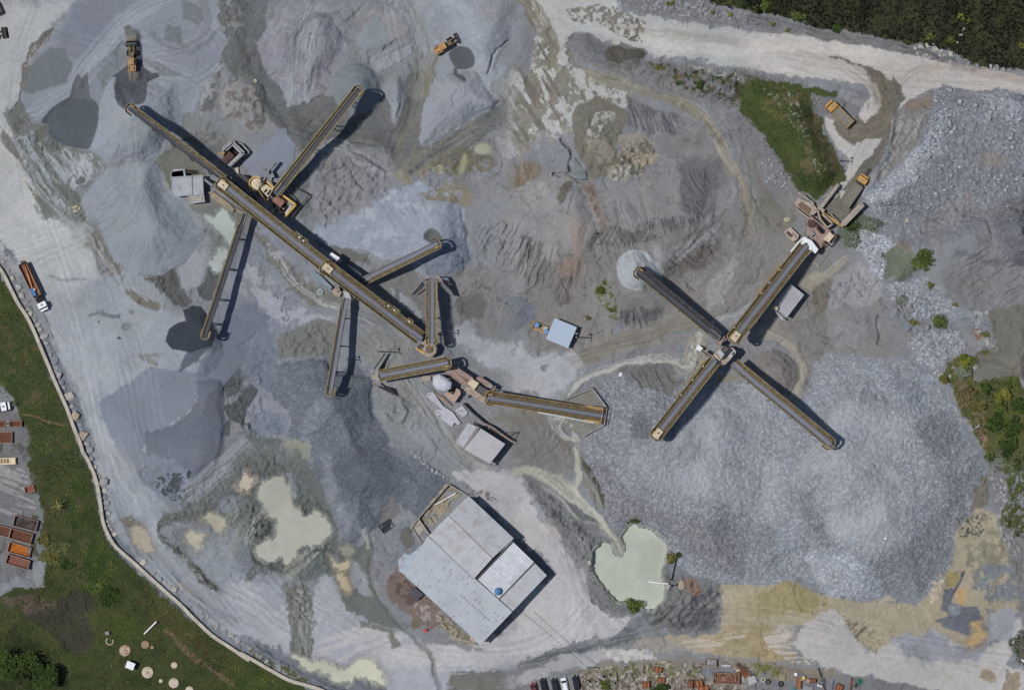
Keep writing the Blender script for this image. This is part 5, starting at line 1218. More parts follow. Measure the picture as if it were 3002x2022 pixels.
# ---------------------------------------------------------------- conveyors
def conveyor(label, t, h, bw=1.15, left=0.0, right=0.0, rail=RAIL, deck=DECK, belt=BELT, head='rail', tail='skirt', legs=(.3, .62, .9),
             depth=1.1, extras=(), rail_r=None):
    """t, h: (pixel x, pixel y, height in m) of tail and head; left / right: width of the walkway on that side, looking to the head"""
    P, Q = W(*t), W(*h); d = Q - P; L = d.length; X = d.normalized()
    Y = Vector((0, 0, 1)).cross(X).normalized(); Z = X.cross(Y)
    r = root('conveyor', label, 'conveyor', P)
    r.rotation_euler = Matrix((X, Y, Z)).transposed().to_euler()
    inv = Matrix((X, Y, Z)).transposed().inverted()
    n = max(6, int(L / 1.5)); hb = bw / 2
    m = MB(); sec = [(-hb, .16), (-hb * .55, 0), (hb * .55, 0), (hb, .16)]
    vs = [(L * i / n, y, z + .04 * math.sin(i * 2.1)) for i in range(n + 1) for y, z in sec]
    m.add(vs, [(i * 4 + k, (i + 1) * 4 + k, (i + 1) * 4 + k + 1, i * 4 + k + 1) for i in range(n) for k in range(3)])
    m.tube((L, -hb, -.32), (L, hb, -.32), .34, 12); m.tube((0, -hb, -.3), (0, hb, -.3), .3, 12)
    m.box((L / 2, 0, -.62), (L, bw * .9, .04))
    m.build('belt', belt, r)
    f = MB()
    for s in (-1, 1):
        y = s * (hb + .13)
        f.box((L / 2, y, -.06), (L, .14, .24)); f.box((L / 2, y, -depth), (L, .14, .14))
        k = max(4, int(L / 2.2))
        for i in range(k):
            a, b_ = L * i / k, L * (i + 1) / k
            f.bar((a, y, -.1), (b_, y, -depth), .1); f.bar((b_, y, -depth), (b_, y, -.1), .1)
            if s > 0: f.bar((b_, -y, -depth), (b_, y, -depth), .1); f.bar((a, -y, -depth), (b_, y, -depth), .08)
    for i in range(int(L / 1.4)):
        x = .7 + i * 1.4
        f.tube((x, -hb - .2, -.16), (x, hb + .2, -.16), .07, 6)
    f.build('frame', DKSTEEL, r)
    for s, w in ((1, left), (-1, right)):
        if w <= 0: continue
        y0, y1 = hb + .26, hb + .26 + w
        k = MB(); k.box((L / 2, s * (y0 + y1) / 2, -.2), (L, w, .06))
        for i in range(int(L / 3)): k.bar((i * 3 + 1, s * hb, -.7), (i * 3 + 1, s * y1, -.24), .1)
        k.build('walkway', deck, r)
        g = MB(); npst = max(3, int(L / 2))
        for i in range(npst + 1): g.bar((L * i / npst, s * y1, -.2), (L * i / npst, s * y1, .9), .07)
        g.box((L / 2, s * y1, .9), (L, .13, .09)); g.box((L / 2, s * y1, .35), (L, .08, .08)); g.box((L / 2, s * y1, -.1), (L, .09, .16))
        g.box((L / 2, s * (y0 + .04), .02), (L, .1, .12))
        g.build('handrail', rail if s > 0 or rail_r is None else rail_r, r)
    yl, yr = hb + .3 + left, hb + .3 + right
    if head:
        w = max(yl, yr, 1.25); k = MB(); g = MB()
        pts = [(L - 1.6, w), (L + .3, w), (L + 1.15, w * .5), (L + 1.15, -w * .5), (L + .3, -w), (L - 1.6, -w)]
        for i in range(5):
            a, b_ = Vector((*pts[i], -.2)), Vector((*pts[i + 1], -.2))
            nrm = Vector((-(b_ - a).y, (b_ - a).x, 0)).normalized()
            k.bar(a + nrm * -.22, b_ + nrm * -.22, .5, .06)
            for z, q in ((.75, .12), (.3, .08), (-.1, .14)): g.bar(a + Vector((0, 0, z + .2)), b_ + Vector((0, 0, z + .2)), q)
            g.bar(a, a + Vector((0, 0, 1)), .08)
        k.build('head_platform', deck, r); g.build('head_rail', rail, r)
        mo = MB(); mo.box((L - .5, -(hb + .45), .1), (.8, .5, .5)); mo.tube((L - .1, -(hb + .45), .1), (L + .5, -(hb + .45), .1), .24, 10)
        mo.build('drive_motor', ORANGE, r)
    if head == 'cover':
        c = MB(); w = hb + .35
        c.prism([(L - 2.3, -w), (L + .55, -w), (L + .55, w), (L - 2.3, w)], -.3, .75)
        c.box((L - 1.0, 0, .76), (.9, w * .9, .1))
        cv = c.build('drive_cover', CREAM, r)
        b = MB(); b.box((L - .95, 0, .83), (.45, .38, .06)); b.build('hatch', GLASS, cv)
    if tail == 'skirt':
        c = MB()
        for s in (-1, 1): c.box((1.6, s * (hb + .1), .3), (3.4, .22, .55))
        c.box((-.25, 0, .25), (.2, bw + .3, .6)); c.build('feed_skirt', GREY, r)
    for fr in legs:
        c = P + d * fr; gx = 1501 + c.x / PX; gy = 1011 - c.y / PX; z0 = gh(gx, gy) - .3
        if c.z - depth - z0 < 1.0: continue
        k = MB(); sp = .55 + .07 * (c.z - z0)
        for s in (-1, 1):
            top = Vector(c) + Y * (s * (hb + .13)) + Z * (-depth); foot = Vector((c.x, c.y, z0)) + Vector((Y.x, Y.y, 0)).normalized() * (s * sp)
            k.bar(inv @ (top - P), inv @ (foot - P), .22)
            ft = Vector((c.x, c.y, z0)) - Vector((Y.x, Y.y, 0)).normalized() * (s * sp)
            k.bar(inv @ (top * .75 + foot * .25 - P), inv @ (top * .3 + ft * .7 - P + Vector((0, 0, 0))), .1)
        k.build('trestle', DKSTEEL, r)
    for fn in extras: fn(r, L, hb, inv, P)
    return r

def bulge(x, s, w, ln=2.2, mat=RAIL):
    """a wider bay of the walkway with its own box on it"""
    def fn(r, L, hb, inv, P):
        k = MB(); y = s * (hb + .3 + w)
        k.box((x * L, y, -.2), (ln, 1.1, .06)); k.bar((x * L - ln / 2, y + s * .55, .8), (x * L + ln / 2, y + s * .55, .8), .12)
        for q in (-1, 1): k.bar((x * L + q * ln / 2, y, .8), (x * L + q * ln / 2, y + s * .55, .8), .12); k.bar((x * L + q * ln / 2, y + s * .55, -.2), (x * L + q * ln / 2, y + s * .55, .8), .09)
        k.build('service_bay', mat, r)
        MB().box((x * L, y - s * .3, .15), (.5, .35, .6)).build('switch_box', WHITE, r)
    return fn

def plates(name, mat, polys, thick=.12):
    """flat steel plates given by 3-D corners (pixel x, pixel y, z)"""
    def fn(r, L, hb, inv, P):
        for poly in polys:
            vs = [inv @ (W(*p) - P) for p in poly]; n = (vs[1] - vs[0]).cross(vs[2] - vs[0]).normalized() * thick; k = len(vs)
            MB().add(vs + [v - n for v in vs], [tuple(range(k)), tuple(range(2 * k - 1, k - 1, -1))] + [(i, k + i, k + (i + 1) % k, (i + 1) % k) for i in range(k)]).build(name, mat, r)
    return fn
def B_(x, y, z): return (900 + x / 4.612, 740 + y / 4.612, z)
def C_(x, y, z): return (1080 + x / 3.92, 1000 + y / 3.92, z)

conveyor("long conveyor with brown walkways both sides, rising north-west from the dusty round crusher", (1232, 992, 5.0), (953, 781, 11.5), 1.25, 1.0, 1.35, head='cover',
         legs=(.12, .3, .48, .66, .84), extras=(bulge(.32, -1, 1.35, 3), bulge(.38, -1, 1.35, 2.4, DECK), bulge(.16, -1, 1.35, 1.6)))
conveyor("long conveyor continuing north-west to the screens, small white drive cover at its end", (951, 778, 9.3), (647, 537, 10.5), 1.25, 1.0, 1.2, head='cover', tail=None,
         legs=(.15, .35, .55, .75), extras=(bulge(.28, -1, 1.2, 3.4), bulge(.24, -1, 1.2, 2.2)))
conveyor("slim dark conveyor with an ochre walkway leading to the north-west sand cone", (654, 528, 8.0), (380, 318, 11.5), .95, 0, .8, belt=BELTD, legs=(.15, .35, .55, .75))
conveyor("dark conveyor with one ochre walkway pointing north-east to the round gravel cone", (812, 566, 4.5), (1052, 264, 11.0), 1.1, .75, .35, belt=BELTD, legs=(.2, .42, .66, .88))
conveyor("slim conveyor running south-south-west over milky puddles to the black wet sand", (718, 628, 5.0), (601, 984, 9.0), .95, 0, .35, belt=BELTD, deck=DUSTY_DECK, legs=(.2, .45, .7, .9))
conveyor("slim conveyor running south to the long dark blue-grey gravel pile", (1014, 877, 5.0), (968, 1150, 11.0), 1.1, 0, .4, deck=DUSTY_DECK, legs=(.2, .5, .78))
conveyor("short conveyor rising east-north-east to the pit in the pale gravel pile", (1058, 823, 4.0), (1281, 714, 9.8), 1.15, 0, .85, legs=(.25, .55, .85))
hop = plates('wing_plate', GREY, [[B_(1400, 582, 3.2), B_(1460, 565, 1.2), B_(1600, 440, 3.4), B_(1560, 388, 6.4)], [B_(1995, 585, 2.6), B_(1940, 575, 1.6), B_(1800, 430, 3.6), B_(1835, 395, 6.4)]])
hop2 = plates('hopper_plate', DUST, [[B_(1560, 388, 6.4), B_(1610, 318, 6.6), B_(1660, 320, 6.6), B_(1600, 400, 5.0)], [B_(1835, 395, 6.4), B_(1785, 318, 6.6), B_(1735, 320, 6.6), B_(1790, 400, 5.0)], [B_(1610, 312, 6.7), B_(1785, 312, 6.7), B_(1785, 322, 6.2), B_(1610, 322, 6.2)], [B_(1560, 386, 6.5), B_(1835, 392, 6.5), B_(1835, 400, 6.2), B_(1560, 396, 6.2)]])
conveyor("north-south conveyor with splayed wing plates at its upper end", (1266, 818, 5.0), (1266, 1004, 9.5), 1.1, .75, .85, deck=DUSTY_DECK, tail=None, legs=(.3, .6, .86), extras=(hop, hop2))
hop3 = plates('wing_plate', DKSTEEL, [[C_(60, 325, 5.6), C_(75, 320, 3.6), C_(200, 140, 1.8), C_(190, 140, 3.6)], [C_(110, 330, 5.2), C_(195, 200, 3.0), C_(190, 300, 1.4), C_(150, 330, 2.6)], [C_(60, 505, 5.2), C_(120, 525, 3.2), C_(330, 630, 1.6), C_(250, 545, 3.6)]])
hop4 = plates('hopper_plate', DUST, [[C_(35, 385, 5.4), C_(70, 325, 5.6), C_(78, 330, 5.2), C_(50, 390, 5.0)], [C_(38, 480, 5.0), C_(60, 505, 5.2), C_(120, 528, 5.0), C_(70, 470, 4.4)], [C_(70, 325, 5.6), C_(105, 370, 5.6), C_(125, 470, 5.4), C_(112, 470, 5.0), C_(92, 372, 5.0)], [C_(35, 385, 5.4), C_(105, 385, 5.0), C_(105, 440, 5.0), C_(35, 440, 5.2)]])
conveyor("east-west conveyor with yellow rails and two dark wing plates at its west end", (1112, 1102, 4.6), (1312, 1063, 8.6), 1.1, .95, .85, tail=None, legs=(.35, .65, .9), extras=(hop3, hop4))
def pit_sides(r, L, hb, inv, P):
    for s in (1, -1):
        MB().prism([(1.0, s * (hb + 1.0)), (4.5, s * (hb + 1.0)), (7.2, s * (hb + 1.6)), (4.6, s * (hb + 1.9)), (1.0, s * (hb + 1.9))], .3, .9).build('side_chute', ORANGE, r)
    g = MB()
    for x in (-.2, 1.0): g.bar((x, -hb - 2.0, .9), (x, hb + 2.0, .9), .16)
    g.build('cross_rail', DUST, r)
    MB().bar((3, hb + 1.75, .95), (20, hb + 1.3, 1.0), .22).build('conduit', WHITE, r)
conveyor("wide ochre conveyor climbing west from the walled loading pit", (1772, 1220, 2.2), (1433, 1166, 9.0), 1.15, .75, 1.2, rail=ORANGE, tail=None, legs=(.35, .6, .85), extras=(pit_sides,))
conveyor("tall conveyor with bulging ochre walkways running south-west from the primary crusher", (2362, 722, 6.0), (2150, 994, 14.5), 1.25, 1.0, 1.25, head='cover', tail=None, legs=(.15, .35, .55, .75),
         extras=(bulge(.30, -1, 1.25, 3.2, ORANGE), bulge(.44, -1, 1.25, 5.0), bulge(.55, -1, 1.25, 3.0, ORANGE), bulge(.92, -1, 1.25, 2.4)))
conveyor("dark conveyor with a thin yellow edge leading north-west to the small round cone", (2106, 990, 6.0), (1871, 797, 8.8), 1.15, .3, 1.0, belt=BELTD, deck=surf('black_deck', (58, 58, 62), .85, .4, 1.2, (92, 92, 96), .4), rail_r=DKSTEEL, legs=(.2, .45, .7, .92))
conveyor("conveyor with a bulging orange walkway ending south-west on coarse stones", (2094, 1058, 9.0), (1922, 1278, 13.5), 1.2, .95, 1.0, head='cover', legs=(.2, .45, .7, .9),
         extras=(bulge(.12, -1, 1.0, 4, ORANGE), bulge(.3, -1, 1.0, 3.6, ORANGE), bulge(.5, -1, 1.0, 2.0)))
conveyor("conveyor running south-east with an ochre walkway to the largest stone pile", (2150, 1068, 7.0), (2434, 1302, 13.5), 1.2, 1.05, .35, legs=(.2, .42, .64, .86))

# ---------------------------------------------------------------- water
def water(i):
    nm, c, t, p = PUDDLES[i]; sl, m, lvl = PMASK[i]
    q = m[:-1, :-1] | m[1:, :-1] | m[:-1, 1:] | m[1:, 1:]
    q = m[:-1, :-1] & m[1:, :-1] & m[:-1, 1:] & m[1:, 1:]
    ii = np.arange(m.size).reshape(m.shape); f = 1 - lvl / CAMH
    qs = np.stack([ii[1:, :-1], ii[1:, 1:], ii[:-1, 1:], ii[:-1, :-1]], -1)[q]
    u, inv = np.unique(qs, return_inverse=True)
    v = np.stack([PXX[sl] * f, PYY[sl] * f, np.full(m.shape, lvl)], -1).reshape(-1, 3)[u]
    me = mesh_np(nm, v, inv.reshape(-1, 4))
    me.materials.append(surf('water%d' % i, c, .3, .10, .10, tuple(int(k * .90) for k in c), .5, spec=.3))
    tag(link(bpy.data.objects.new(nm, me)), kind='structure')
for _i in range(len(PUDDLES)): water(_i)

# ---------------------------------------------------------------- buildings
def slab(name, mat, corners, parent, th=.14, seams=0, seam_mat=None):
    """a roof sheet: corners (Vectors) round the edge; seams = raised joints from the first edge to the third"""
    m = MB(); k = len(corners)
    m.add(list(corners) + [c - Vector((0, 0, th)) for c in corners], [tuple(range(k)), tuple(range(2 * k - 1, k - 1, -1))] + [(i, k + i, k + (i + 1) % k, (i + 1) % k) for i in range(k)])
    a = sum((corners[i].x * corners[(i + 1) % k].y - corners[(i + 1) % k].x * corners[i].y) for i in range(k))
    if a < 0: m.f = [tuple(reversed(f)) for f in m.f]
    for i in range(1, seams):
        t = i / seams; p = corners[0].lerp(corners[1], t); q = corners[3].lerp(corners[2], t)
        m.bar(p + Vector((0, 0, .02)), q + Vector((0, 0, .02)), .09, .07)
    return m.build(name, mat, parent)

def local(r, pts): return [Vector(p) - r.location for p in pts]

# the workshop
def K(x, y, z): return W(1150 + x / 2.904, 1380 + y / 2.904, z)
ws = root('workshop', 'large workshop with a patchwork of pale metal roof sheets', 'workshop', K(700, 850, 0) * 1.0)
ws.location.z = 0
MB().prism([tuple(v)[:2] for v in local(ws, [K(645, 225, 5), K(1300, 885, 5), K(752, 1465, 5), K(130, 885, 5), K(315, 555, 5)])], -.6, 5.35).build('wall', CONC, ws)
SHEET = surf('roof_sheet', (178, 181, 187), .55, .08, .5, (158, 156, 158), .4)
SHEETB = surf('roof_sheet_blue', (172, 179, 187), .55, .07, .35, (156, 162, 170), .4)
SHEETW = surf('roof_sheet_white', (196, 200, 208), .4, .12, .8, (168, 176, 186), .5)
SHEETL = surf('roof_sheet_old', (158, 172, 186), .6, .12, .6, (128, 112, 112), .3)
slab('roof', SHEETB, local(ws, [K(300, 555, 7.1), K(1022, 1197, 7.1), K(752, 1478, 5.7), K(108, 890, 5.7)]), ws, seams=26)
slab('roof', SHEET, local(ws, [K(310, 550, 7.0), K(690, 922, 7.0), K(852, 742, 7.7), K(480, 378, 7.7)]), ws, seams=14)
slab('roof', SHEET, local(ws, [K(650, 212, 6.5), K(1034, 572, 6.5), K(852, 741, 7.72), K(481, 377, 7.72)]), ws, seams=14)
slab('roof', SHEETW, local(ws, [K(1014, 590, 6.2), K(722, 924, 6.6), K(902, 1092, 6.6), K(1208, 776, 6.2)]), ws, seams=0)
slab('roof', SHEET, local(ws, [K(1214, 784, 6.0), K(1316, 888, 6.0), K(1022, 1196, 6.4), K(908, 1100, 6.4)]), ws, seams=4)
slab('apron_roof', SHEETL, local(ws, [K(56, 850, 4.9), K(52, 760, 4.9), K(100, 700, 5.0), K(150, 715, 5.1), K(262, 622, 5.6), K(350, 706, 6.1), K(118, 888, 5.2)]), ws)
m = MB()
for i in range(16):
    t = i / 16; a = K(120 + 190 * t, 870 - 245 * t, 5.55 + .3 * t); b_ = K(160 + 190 * t + random.Random(i).uniform(0, 60), 840 - 160 * t, 5.75 + .3 * t)
    if i % 2: m.bar(a - ws.location, b_ - ws.location, .35, .04)
m.build('rusty_strip', surf('rust_strip', (142, 116, 118), .9, .3, 2), ws)
for j, (a, b_, s) in enumerate([(K(480, 378, 7.78), K(852, 742, 7.78), .22), (K(722, 922, 6.72), K(905, 1092, 6.72), .3), (K(905, 1095, 6.5), K(1210, 778, 6.3), .35), (K(712, 925, 7.15), K(1030, 592, 6.8), .4), (K(1020, 1195, 6.6), K(905, 1100, 6.8), .25), (K(305, 552, 7.14), K(690, 922, 7.14), .16)]):
    MB().bar(a - ws.location, b_ - ws.location, s, .12).build('gutter' if j else 'ridge_cap', [surf('ridge', (140, 126, 126), .8, .4, 3), DKSTEEL, DKSTEEL, DKSTEEL, GREY, GREY][j], ws)
rr = random.Random(5)
m = MB()
for i in range(11):
    x, y = 585 + i * 23, 1062 + i * 20.5
    m.box(K(x, y, 6.84) - ws.location, (.5, .22, .03), math.radians(-42))
m.build('skylight', surf('skylight', (146, 158, 180), .3, .1, 2), ws)
m = MB()
for i in range(22):
    t = (i + .5) / 22; a = K(1014, 590, 6.25).lerp(K(722, 924, 6.65), t); b_ = K(1208, 776, 6.25).lerp(K(902, 1092, 6.65), t); m.bar(a.lerp(b_, .02) - ws.location, a.lerp(b_, rr.uniform(.6, .98)) - ws.location, rr.choice((.12, .2, .3)), .06)
m.build('roof_rib', surf('rib_white', (214, 218, 226), .4, .1, 1.5), ws)
m = MB()
for i in range(40):
    t, u = rr.random(), rr.random(); a = K(310, 550, 7.1).lerp(K(1022, 1197, 7.1), t); b_ = K(130, 885, 5.8).lerp(K(752, 1470, 5.8), t); c = a.lerp(b_, u); m.bar(c - ws.location, c - ws.location + (b_ - a).normalized() * rr.uniform(.3, 1.4), rr.uniform(.08, .22), .1)
m.build('roof_stain', surf('stain', (132, 126, 132), .9, .3, 2), ws)
tk = root('water_tank', 'small round blue tank on the white part of the workshop roof', 'tank', K(900, 1022, 6.55))
MB().lathe((0, 0, 0), [(.95, 0), (1.05, .5), (1.0, 1.0), (.6, 1.3), (.2, 1.38)], 20).build('tank_body', BLUE, tk, True)
MB().lathe((0, 0, 1.37), [(.24, 0), (.24, .08)], 12).build('lid', surf('lidblue', (60, 100, 150), .5, .1), tk)
MB().box((0, -.9, .02), (1.9, .5, .3)).build('stand', CONC, tk)

# walled yard on its north-west side
yd = root('yard_wall', 'low pale wall round the littered yard north-west of the workshop', 'wall', K(420, 330, 0)); z0 = gh(1150 + 400 / 2.904, 1380 + 330 / 2.904)
yd.location.z = 0
yw = [K(640, 205, 0), K(480, 112, 0), K(222, 402, 0), K(316, 535, 0)]
m = MB()
for a, b_ in zip(yw[:-1], yw[1:]): m.bar(a - yd.location + Vector((0, 0, z0 + .6)), b_ - yd.location + Vector((0, 0, z0 + .6)), .3, 2.2)
m.build('wall_run', CONC, yd)
m = MB()
for a, b_ in zip([K(222, 402, 0), K(165, 480, 0), K(245, 600, 0)], [K(165, 480, 0), K(245, 600, 0), K(250, 606, 0)]): m.bar(a - yd.location + Vector((0, 0, z0 + .3)), b_ - yd.location + Vector((0, 0, z0 + .3)), .25, 1.0)
m.build('kerb', CONC, yd)
MB().prism([tuple(v)[:2] for v in local(yd, [K(232, 405, 0), K(485, 122, 0), K(630, 212, 0), K(320, 530, 0)])], z0 - .6, z0 + .06).build('yard_floor', surf('yard_floor', (118, 112, 96), .95, .3, .8, (146, 140, 126), .5), yd)
MB().prism([tuple(v)[:2] for v in local(yd, [K(170, 482, 0), K(228, 408, 0), K(312, 540, 0), K(246, 596, 0)])], z0 - .6, z0 + .1).build('side_slab', CONC, yd)
def plank(x, y, ang, l, w, mat, z=None, h=.25, lab='weathered boards lying in the walled yard by the workshop', grp='boards in the walled yard'):
    p = K(x, y, 0); b = gh(1150 + x / 2.904, 1380 + y / 2.904) + .12 if z is None else z
    o = MB().box((0, 0, h / 2), (l, w, h)).box((.1, w * .2, h + .04), (l * .86, w * .35, .08)).build('board_stack', mat)
    o.location = (p.x, p.y, b); o.rotation_euler = (0, 0, math.radians(ang)); tag(o, lab, 'boards', grp)
for x, y, a, l, w in ((440, 170, 40, 4, 2.4), (420, 220, 42, 3, 2), (350, 260, 50, 2.4, 1.2), (415, 325, 45, 4, 3), (365, 405, 118, 2.6, .9), (325, 430, 118, 2.6, 1.1), (300, 355, 40, 2.2, 1), (480, 260, 50, 3.4, .6), (500, 235, 48, 3, .5), (455, 305, 45, 2.5, .6), (530, 215, 42, 2.6, .5), (560, 210, 40, 2.2, .6), (370, 300, 120, 2, .8), (270, 460, 35, 2, .7), (290, 510, 130, 1.6, .7)):
    plank(x, y, a, l, w, TIMBER if (x + y) % 3 else CONC)
o = MB().bar(K(368, 285, 0) + Vector((0, 0, z0 + .7)), K(540, 188, 0) + Vector((0, 0, z0 + 1.0)), .28).build('beam', WHITE); tag(o, 'long thin white beam lying across the walled workshop yard', 'beam')
for x, y, a, l, w in ((540, 1390, 60, 2.8, .9), (520, 1355, 20, 2.4, .7), (505, 1400, 100, 2, .8), (560, 1430, -30, 3, .6), (600, 1440, -35, 3, .7), (640, 1450, -20, 2.5, .8), (470, 1270, 40, 2, .6), (420, 1300, 45, 3, .3), (400, 1240, -40, 2.2, .9), (440, 1320, -42, 2.4, .7), (680, 1465, -10, 3, .7), (500, 1330, -45, 1.6, .8)):
    plank(x, y, a, l, w, TIMBER, lab='loose boards heaped along the south-west eave of the workshop', grp='boards along the workshop eave')
cr = root('covered_cart', 'dark tarpaulin-covered cart beside the south-west eave of the workshop', 'cart', K(205, 1040, 0)); cr.location.z = gh(1221, 1738); cr.rotation_euler = (0, 0, math.radians(-38))
MB().prism([(-1.7, -1.2), (1.5, -1.3), (1.8, 1.2), (-1.4, 1.3)], .5, 1.7).build('tarpaulin', surf('tarp', (70, 72, 82), .6, .25, 1.4, (96, 98, 108), .4), cr)
m = MB()
for sx in (-1, 1):
    for sy in (-1, 1): m.tube((sx, sy * 1.1, .45), (sx, sy * 1.35, .45), .45, 12)
m.build('wheels', RUBBER, cr); MB().bar((-1.6, -.3, .5), (-3.4, -1.2, .3), .16).build('drawbar', BROWN, cr)
rb = root('fuel_trolley', 'small bright red trolley on the pale ground south-west of the workshop', 'trolley', K(284, 1355, 0)); rb.location.z = gh(1247, 1846); rb.rotation_euler = (0, 0, .3)
MB().box((0, 0, .7), (1.1, .8, .5)).box((.1, .1, 1.0), (.5, .5, .25)).build('body', surf('red', (196, 66, 84), .5, .2, 2, (168, 90, 96), .3), rb)
m = MB(); [m.tube((x, y, .25), (x, y + .12, .25), .25, 10) for x in (-.4, .4) for y in (-.45, .35)]; m.build('wheels', RUBBER, rb); MB().bar((.5, 0, .9), (1.2, -.3, 1.2), .06).build('handle', DKSTEEL, rb)

# grey-roofed control house
def A_(x, y, z): return W(480 + x / 4.612, 380 + y / 4.612, z)
zc = gh(560, 550)
ch = root('control_house', 'flat-roofed grey control house of stepped concrete slabs beside the screens', 'building', A_(330, 760, 0)); ch.location.z = 0
MB().prism([tuple(v)[:2] for v in local(ch, [A_(118, 580, 0), A_(275, 560, 0), A_(290, 650, 0), A_(520, 640, 0), A_(540, 965, 0), A_(355, 985, 0), A_(340, 880, 0), A_(150, 885, 0)])], zc - .8, zc + 3.3).build('wall', CONC, ch)
ROOFC = surf('roof_concrete', (166, 172, 180), .85, .12, .7, (140, 146, 156), .45)
for i, (z, q) in enumerate(((3.6, [(104, 640), (372, 624), (385, 890), (140, 905), (118, 830)]), (3.75, [(376, 628), (528, 618), (540, 880), (388, 886)]), (3.3, [(112, 560), (150, 535), (284, 535), (298, 628), (104, 650)]), (3.1, [(325, 892), (545, 884), (556, 980), (350, 1003)]))):
    slab('roof', ROOFC, local(ch, [A_(x, y, zc + z) for x, y in q]), ch, .3)
MB().bar(A_(378, 618, zc + 3.85) - ch.location, A_(386, 892, zc + 3.85) - ch.location, .25, .3).bar(A_(130, 645, zc + 3.7) - ch.location, A_(520, 640, zc + 3.8) - ch.location, .08, .1).build('parapet', GREY, ch)
m = MB()
for k in range(5): m.box(A_(300 + k * 36, 565 + k * 3, zc + 2.6 - k * .55) - ch.location, (.7, 1.2, .15))
m.bar(A_(290, 545, zc + 3.2) - ch.location, A_(470, 560, zc + .6) - ch.location, .1).bar(A_(300, 590, zc + 3.2) - ch.location, A_(470, 585, zc + .6) - ch.location, .1); m.build('stair', DKSTEEL, ch)

def shed(name, label, corners, z, h, mat, cat='shed', slope=.3, extra=None):
    c = sum((W(*p, 0) for p in corners), Vector()) / len(corners); c.z = 0
    r = root(name, label, cat, c); pts = [W(*p, z + h + (slope if i in (0, 1) else 0)) - c for i, p in enumerate(corners)]
    MB().prism([(p.x * .95, p.y * .95) for p in pts], z - .8, z + h - .12).build('wall', CONC, r)
    slab('roof', mat, pts, r, .18)
    if extra: extra(r, c, z + h)
    return r
def rim(corners, t=.18, mat=PALE):
    def fn(r, c, z):
        m = MB()
        for i in range(len(corners)): m.bar(W(*corners[i], z + .25) - c, W(*corners[(i + 1) % len(corners)], z + .25) - c, t, .35)
        m.build('parapet', mat, r)
    return fn
q = [(2317, 833), (2356, 864), (2305, 931), (2266, 897)]
def ch_ex(r, c, z):
    rim(q)(r, c, z - .1)
    MB().prism([tuple(W(x, y, z) - c)[:2] for x, y in ((2272, 895), (2281, 902), (2275, 911), (2267, 903))], z - .2, z + 1.4).build('chimney', CREAM, r)
    MB().bar(W(2264, 900, z - .6) - c, W(2296, 938, z - .6) - c, .5, .08).build('ledge', PALE, r)
shed('flat_roofed_shed', 'dust-grey flat-roofed shed east of the tall conveyor, tan box on its corner', q, gh(2310, 880), 4.6, surf('dusty_roof', (166, 168, 174), .9, .1, .4, (150, 152, 158), .5), slope=.05, extra=ch_ex)
q2 = [(1625.6, 932), (1691.5, 958.8), (1665.3, 1020.6), (1600.8, 993.3)]
shed('pump_shed', 'small pale blue-roofed shed beside the blue tank skid in mid-quarry', q2, gh(1645, 975), 3.2, surf('roof_pale_blue', (166, 182, 202), .5, .05, .3, (158, 172, 190), .3), slope=.25)
qa = [(1336, 1297), (1373, 1240), (1397, 1250), (1358, 1312)]; qb = [(1361, 1317), (1409, 1255), (1481, 1301), (1437, 1358)]
def rf(r, c, z):
    slab('roof', PALE, [W(*p, z + .1) - c for p in qa], r, .2)
    m = MB()
    for a, b_ in (((1335, 1299), (1372, 1237)), ((1335, 1299), (1440, 1362)), ((1440, 1362), (1432, 1362))): m.bar(W(*a, z - .6) - c, W(*b_, z - .6) - c, .4, .3)
    m.build('gutter', GREY, r)
    MB().bar(W(1360, 1312, z + .02) - c, W(1402, 1250, z + .02) - c, 1.0, .1).build('valley', surf('valley', (140, 130, 128), .9, .2, 1), r)
shed('crusher_store', 'white-roofed building of one narrow and one wide panel south of the crushers', qb, gh(1420, 1300), 5.2, surf('roof_white_dusty', (178, 178, 182), .9, .07, .22, (150, 152, 158), .35), slope=.15, cat='building', extra=rf)
# dome-roofed bin house
dm = root('bin_house', 'rounded white ribbed roof on a bin house beside the east-west conveyor', 'building', W(*C_(850, 480, 0))); dm.location.z = 0
oc = [C_(735, 500, 0), (*C_(748, 400, 0)[:2], 0), C_(812, 374, 0), C_(880, 410, 0), C_(962, 475, 0), C_(950, 545, 0), C_(885, 580, 0), C_(790, 560, 0)]
zb = gh(1297, 1122)
MB().prism([(((W(p[0], p[1], 5) - dm.location) * .93).x, ((W(p[0], p[1], 5) - dm.location) * .93).y) for p in oc], zb - .6, zb + 5.2).build('wall', PALE, dm)
m = MB(); rings = []
for s, z in ((1.0, 5.2), (.98, 5.6), (.8, 6.1), (.45, 6.5)): rings.append([((W(p[0], p[1], 5) - dm.location).x * s, (W(p[0], p[1], 5) - dm.location).y * s, zb + z) for p in oc])
vs = [v for r_ in rings for v in r_]; n = len(oc)
m.add(vs, [(k * n + i, k * n + (i + 1) % n, (k + 1) * n + (i + 1) % n, (k + 1) * n + i) for k in range(3) for i in range(n)] + [tuple(3 * n + i for i in range(n))])
if (rings[0][1][0] - rings[0][0][0]) * (rings[0][2][1] - rings[0][0][1]) - (rings[0][2][0] - rings[0][0][0]) * (rings[0][1][1] - rings[0][0][1]) < 0: m.f = [tuple(reversed(f)) for f in m.f]
m.build('roof', surf('roof_dome', (188, 196, 206), .5, .06, .5, (172, 178, 188), .3), dm)
m = MB()
for k in range(3):
    a, b_ = W(*C_(765 + k * 45, 545 - k * 62, zb + 6.35)), W(*C_(900 + k * 22, 560 - k * 62, zb + 6.1)); m.bar(a - dm.location, b_ - dm.location, .1, .1)
m.build('rib', PALE, dm)

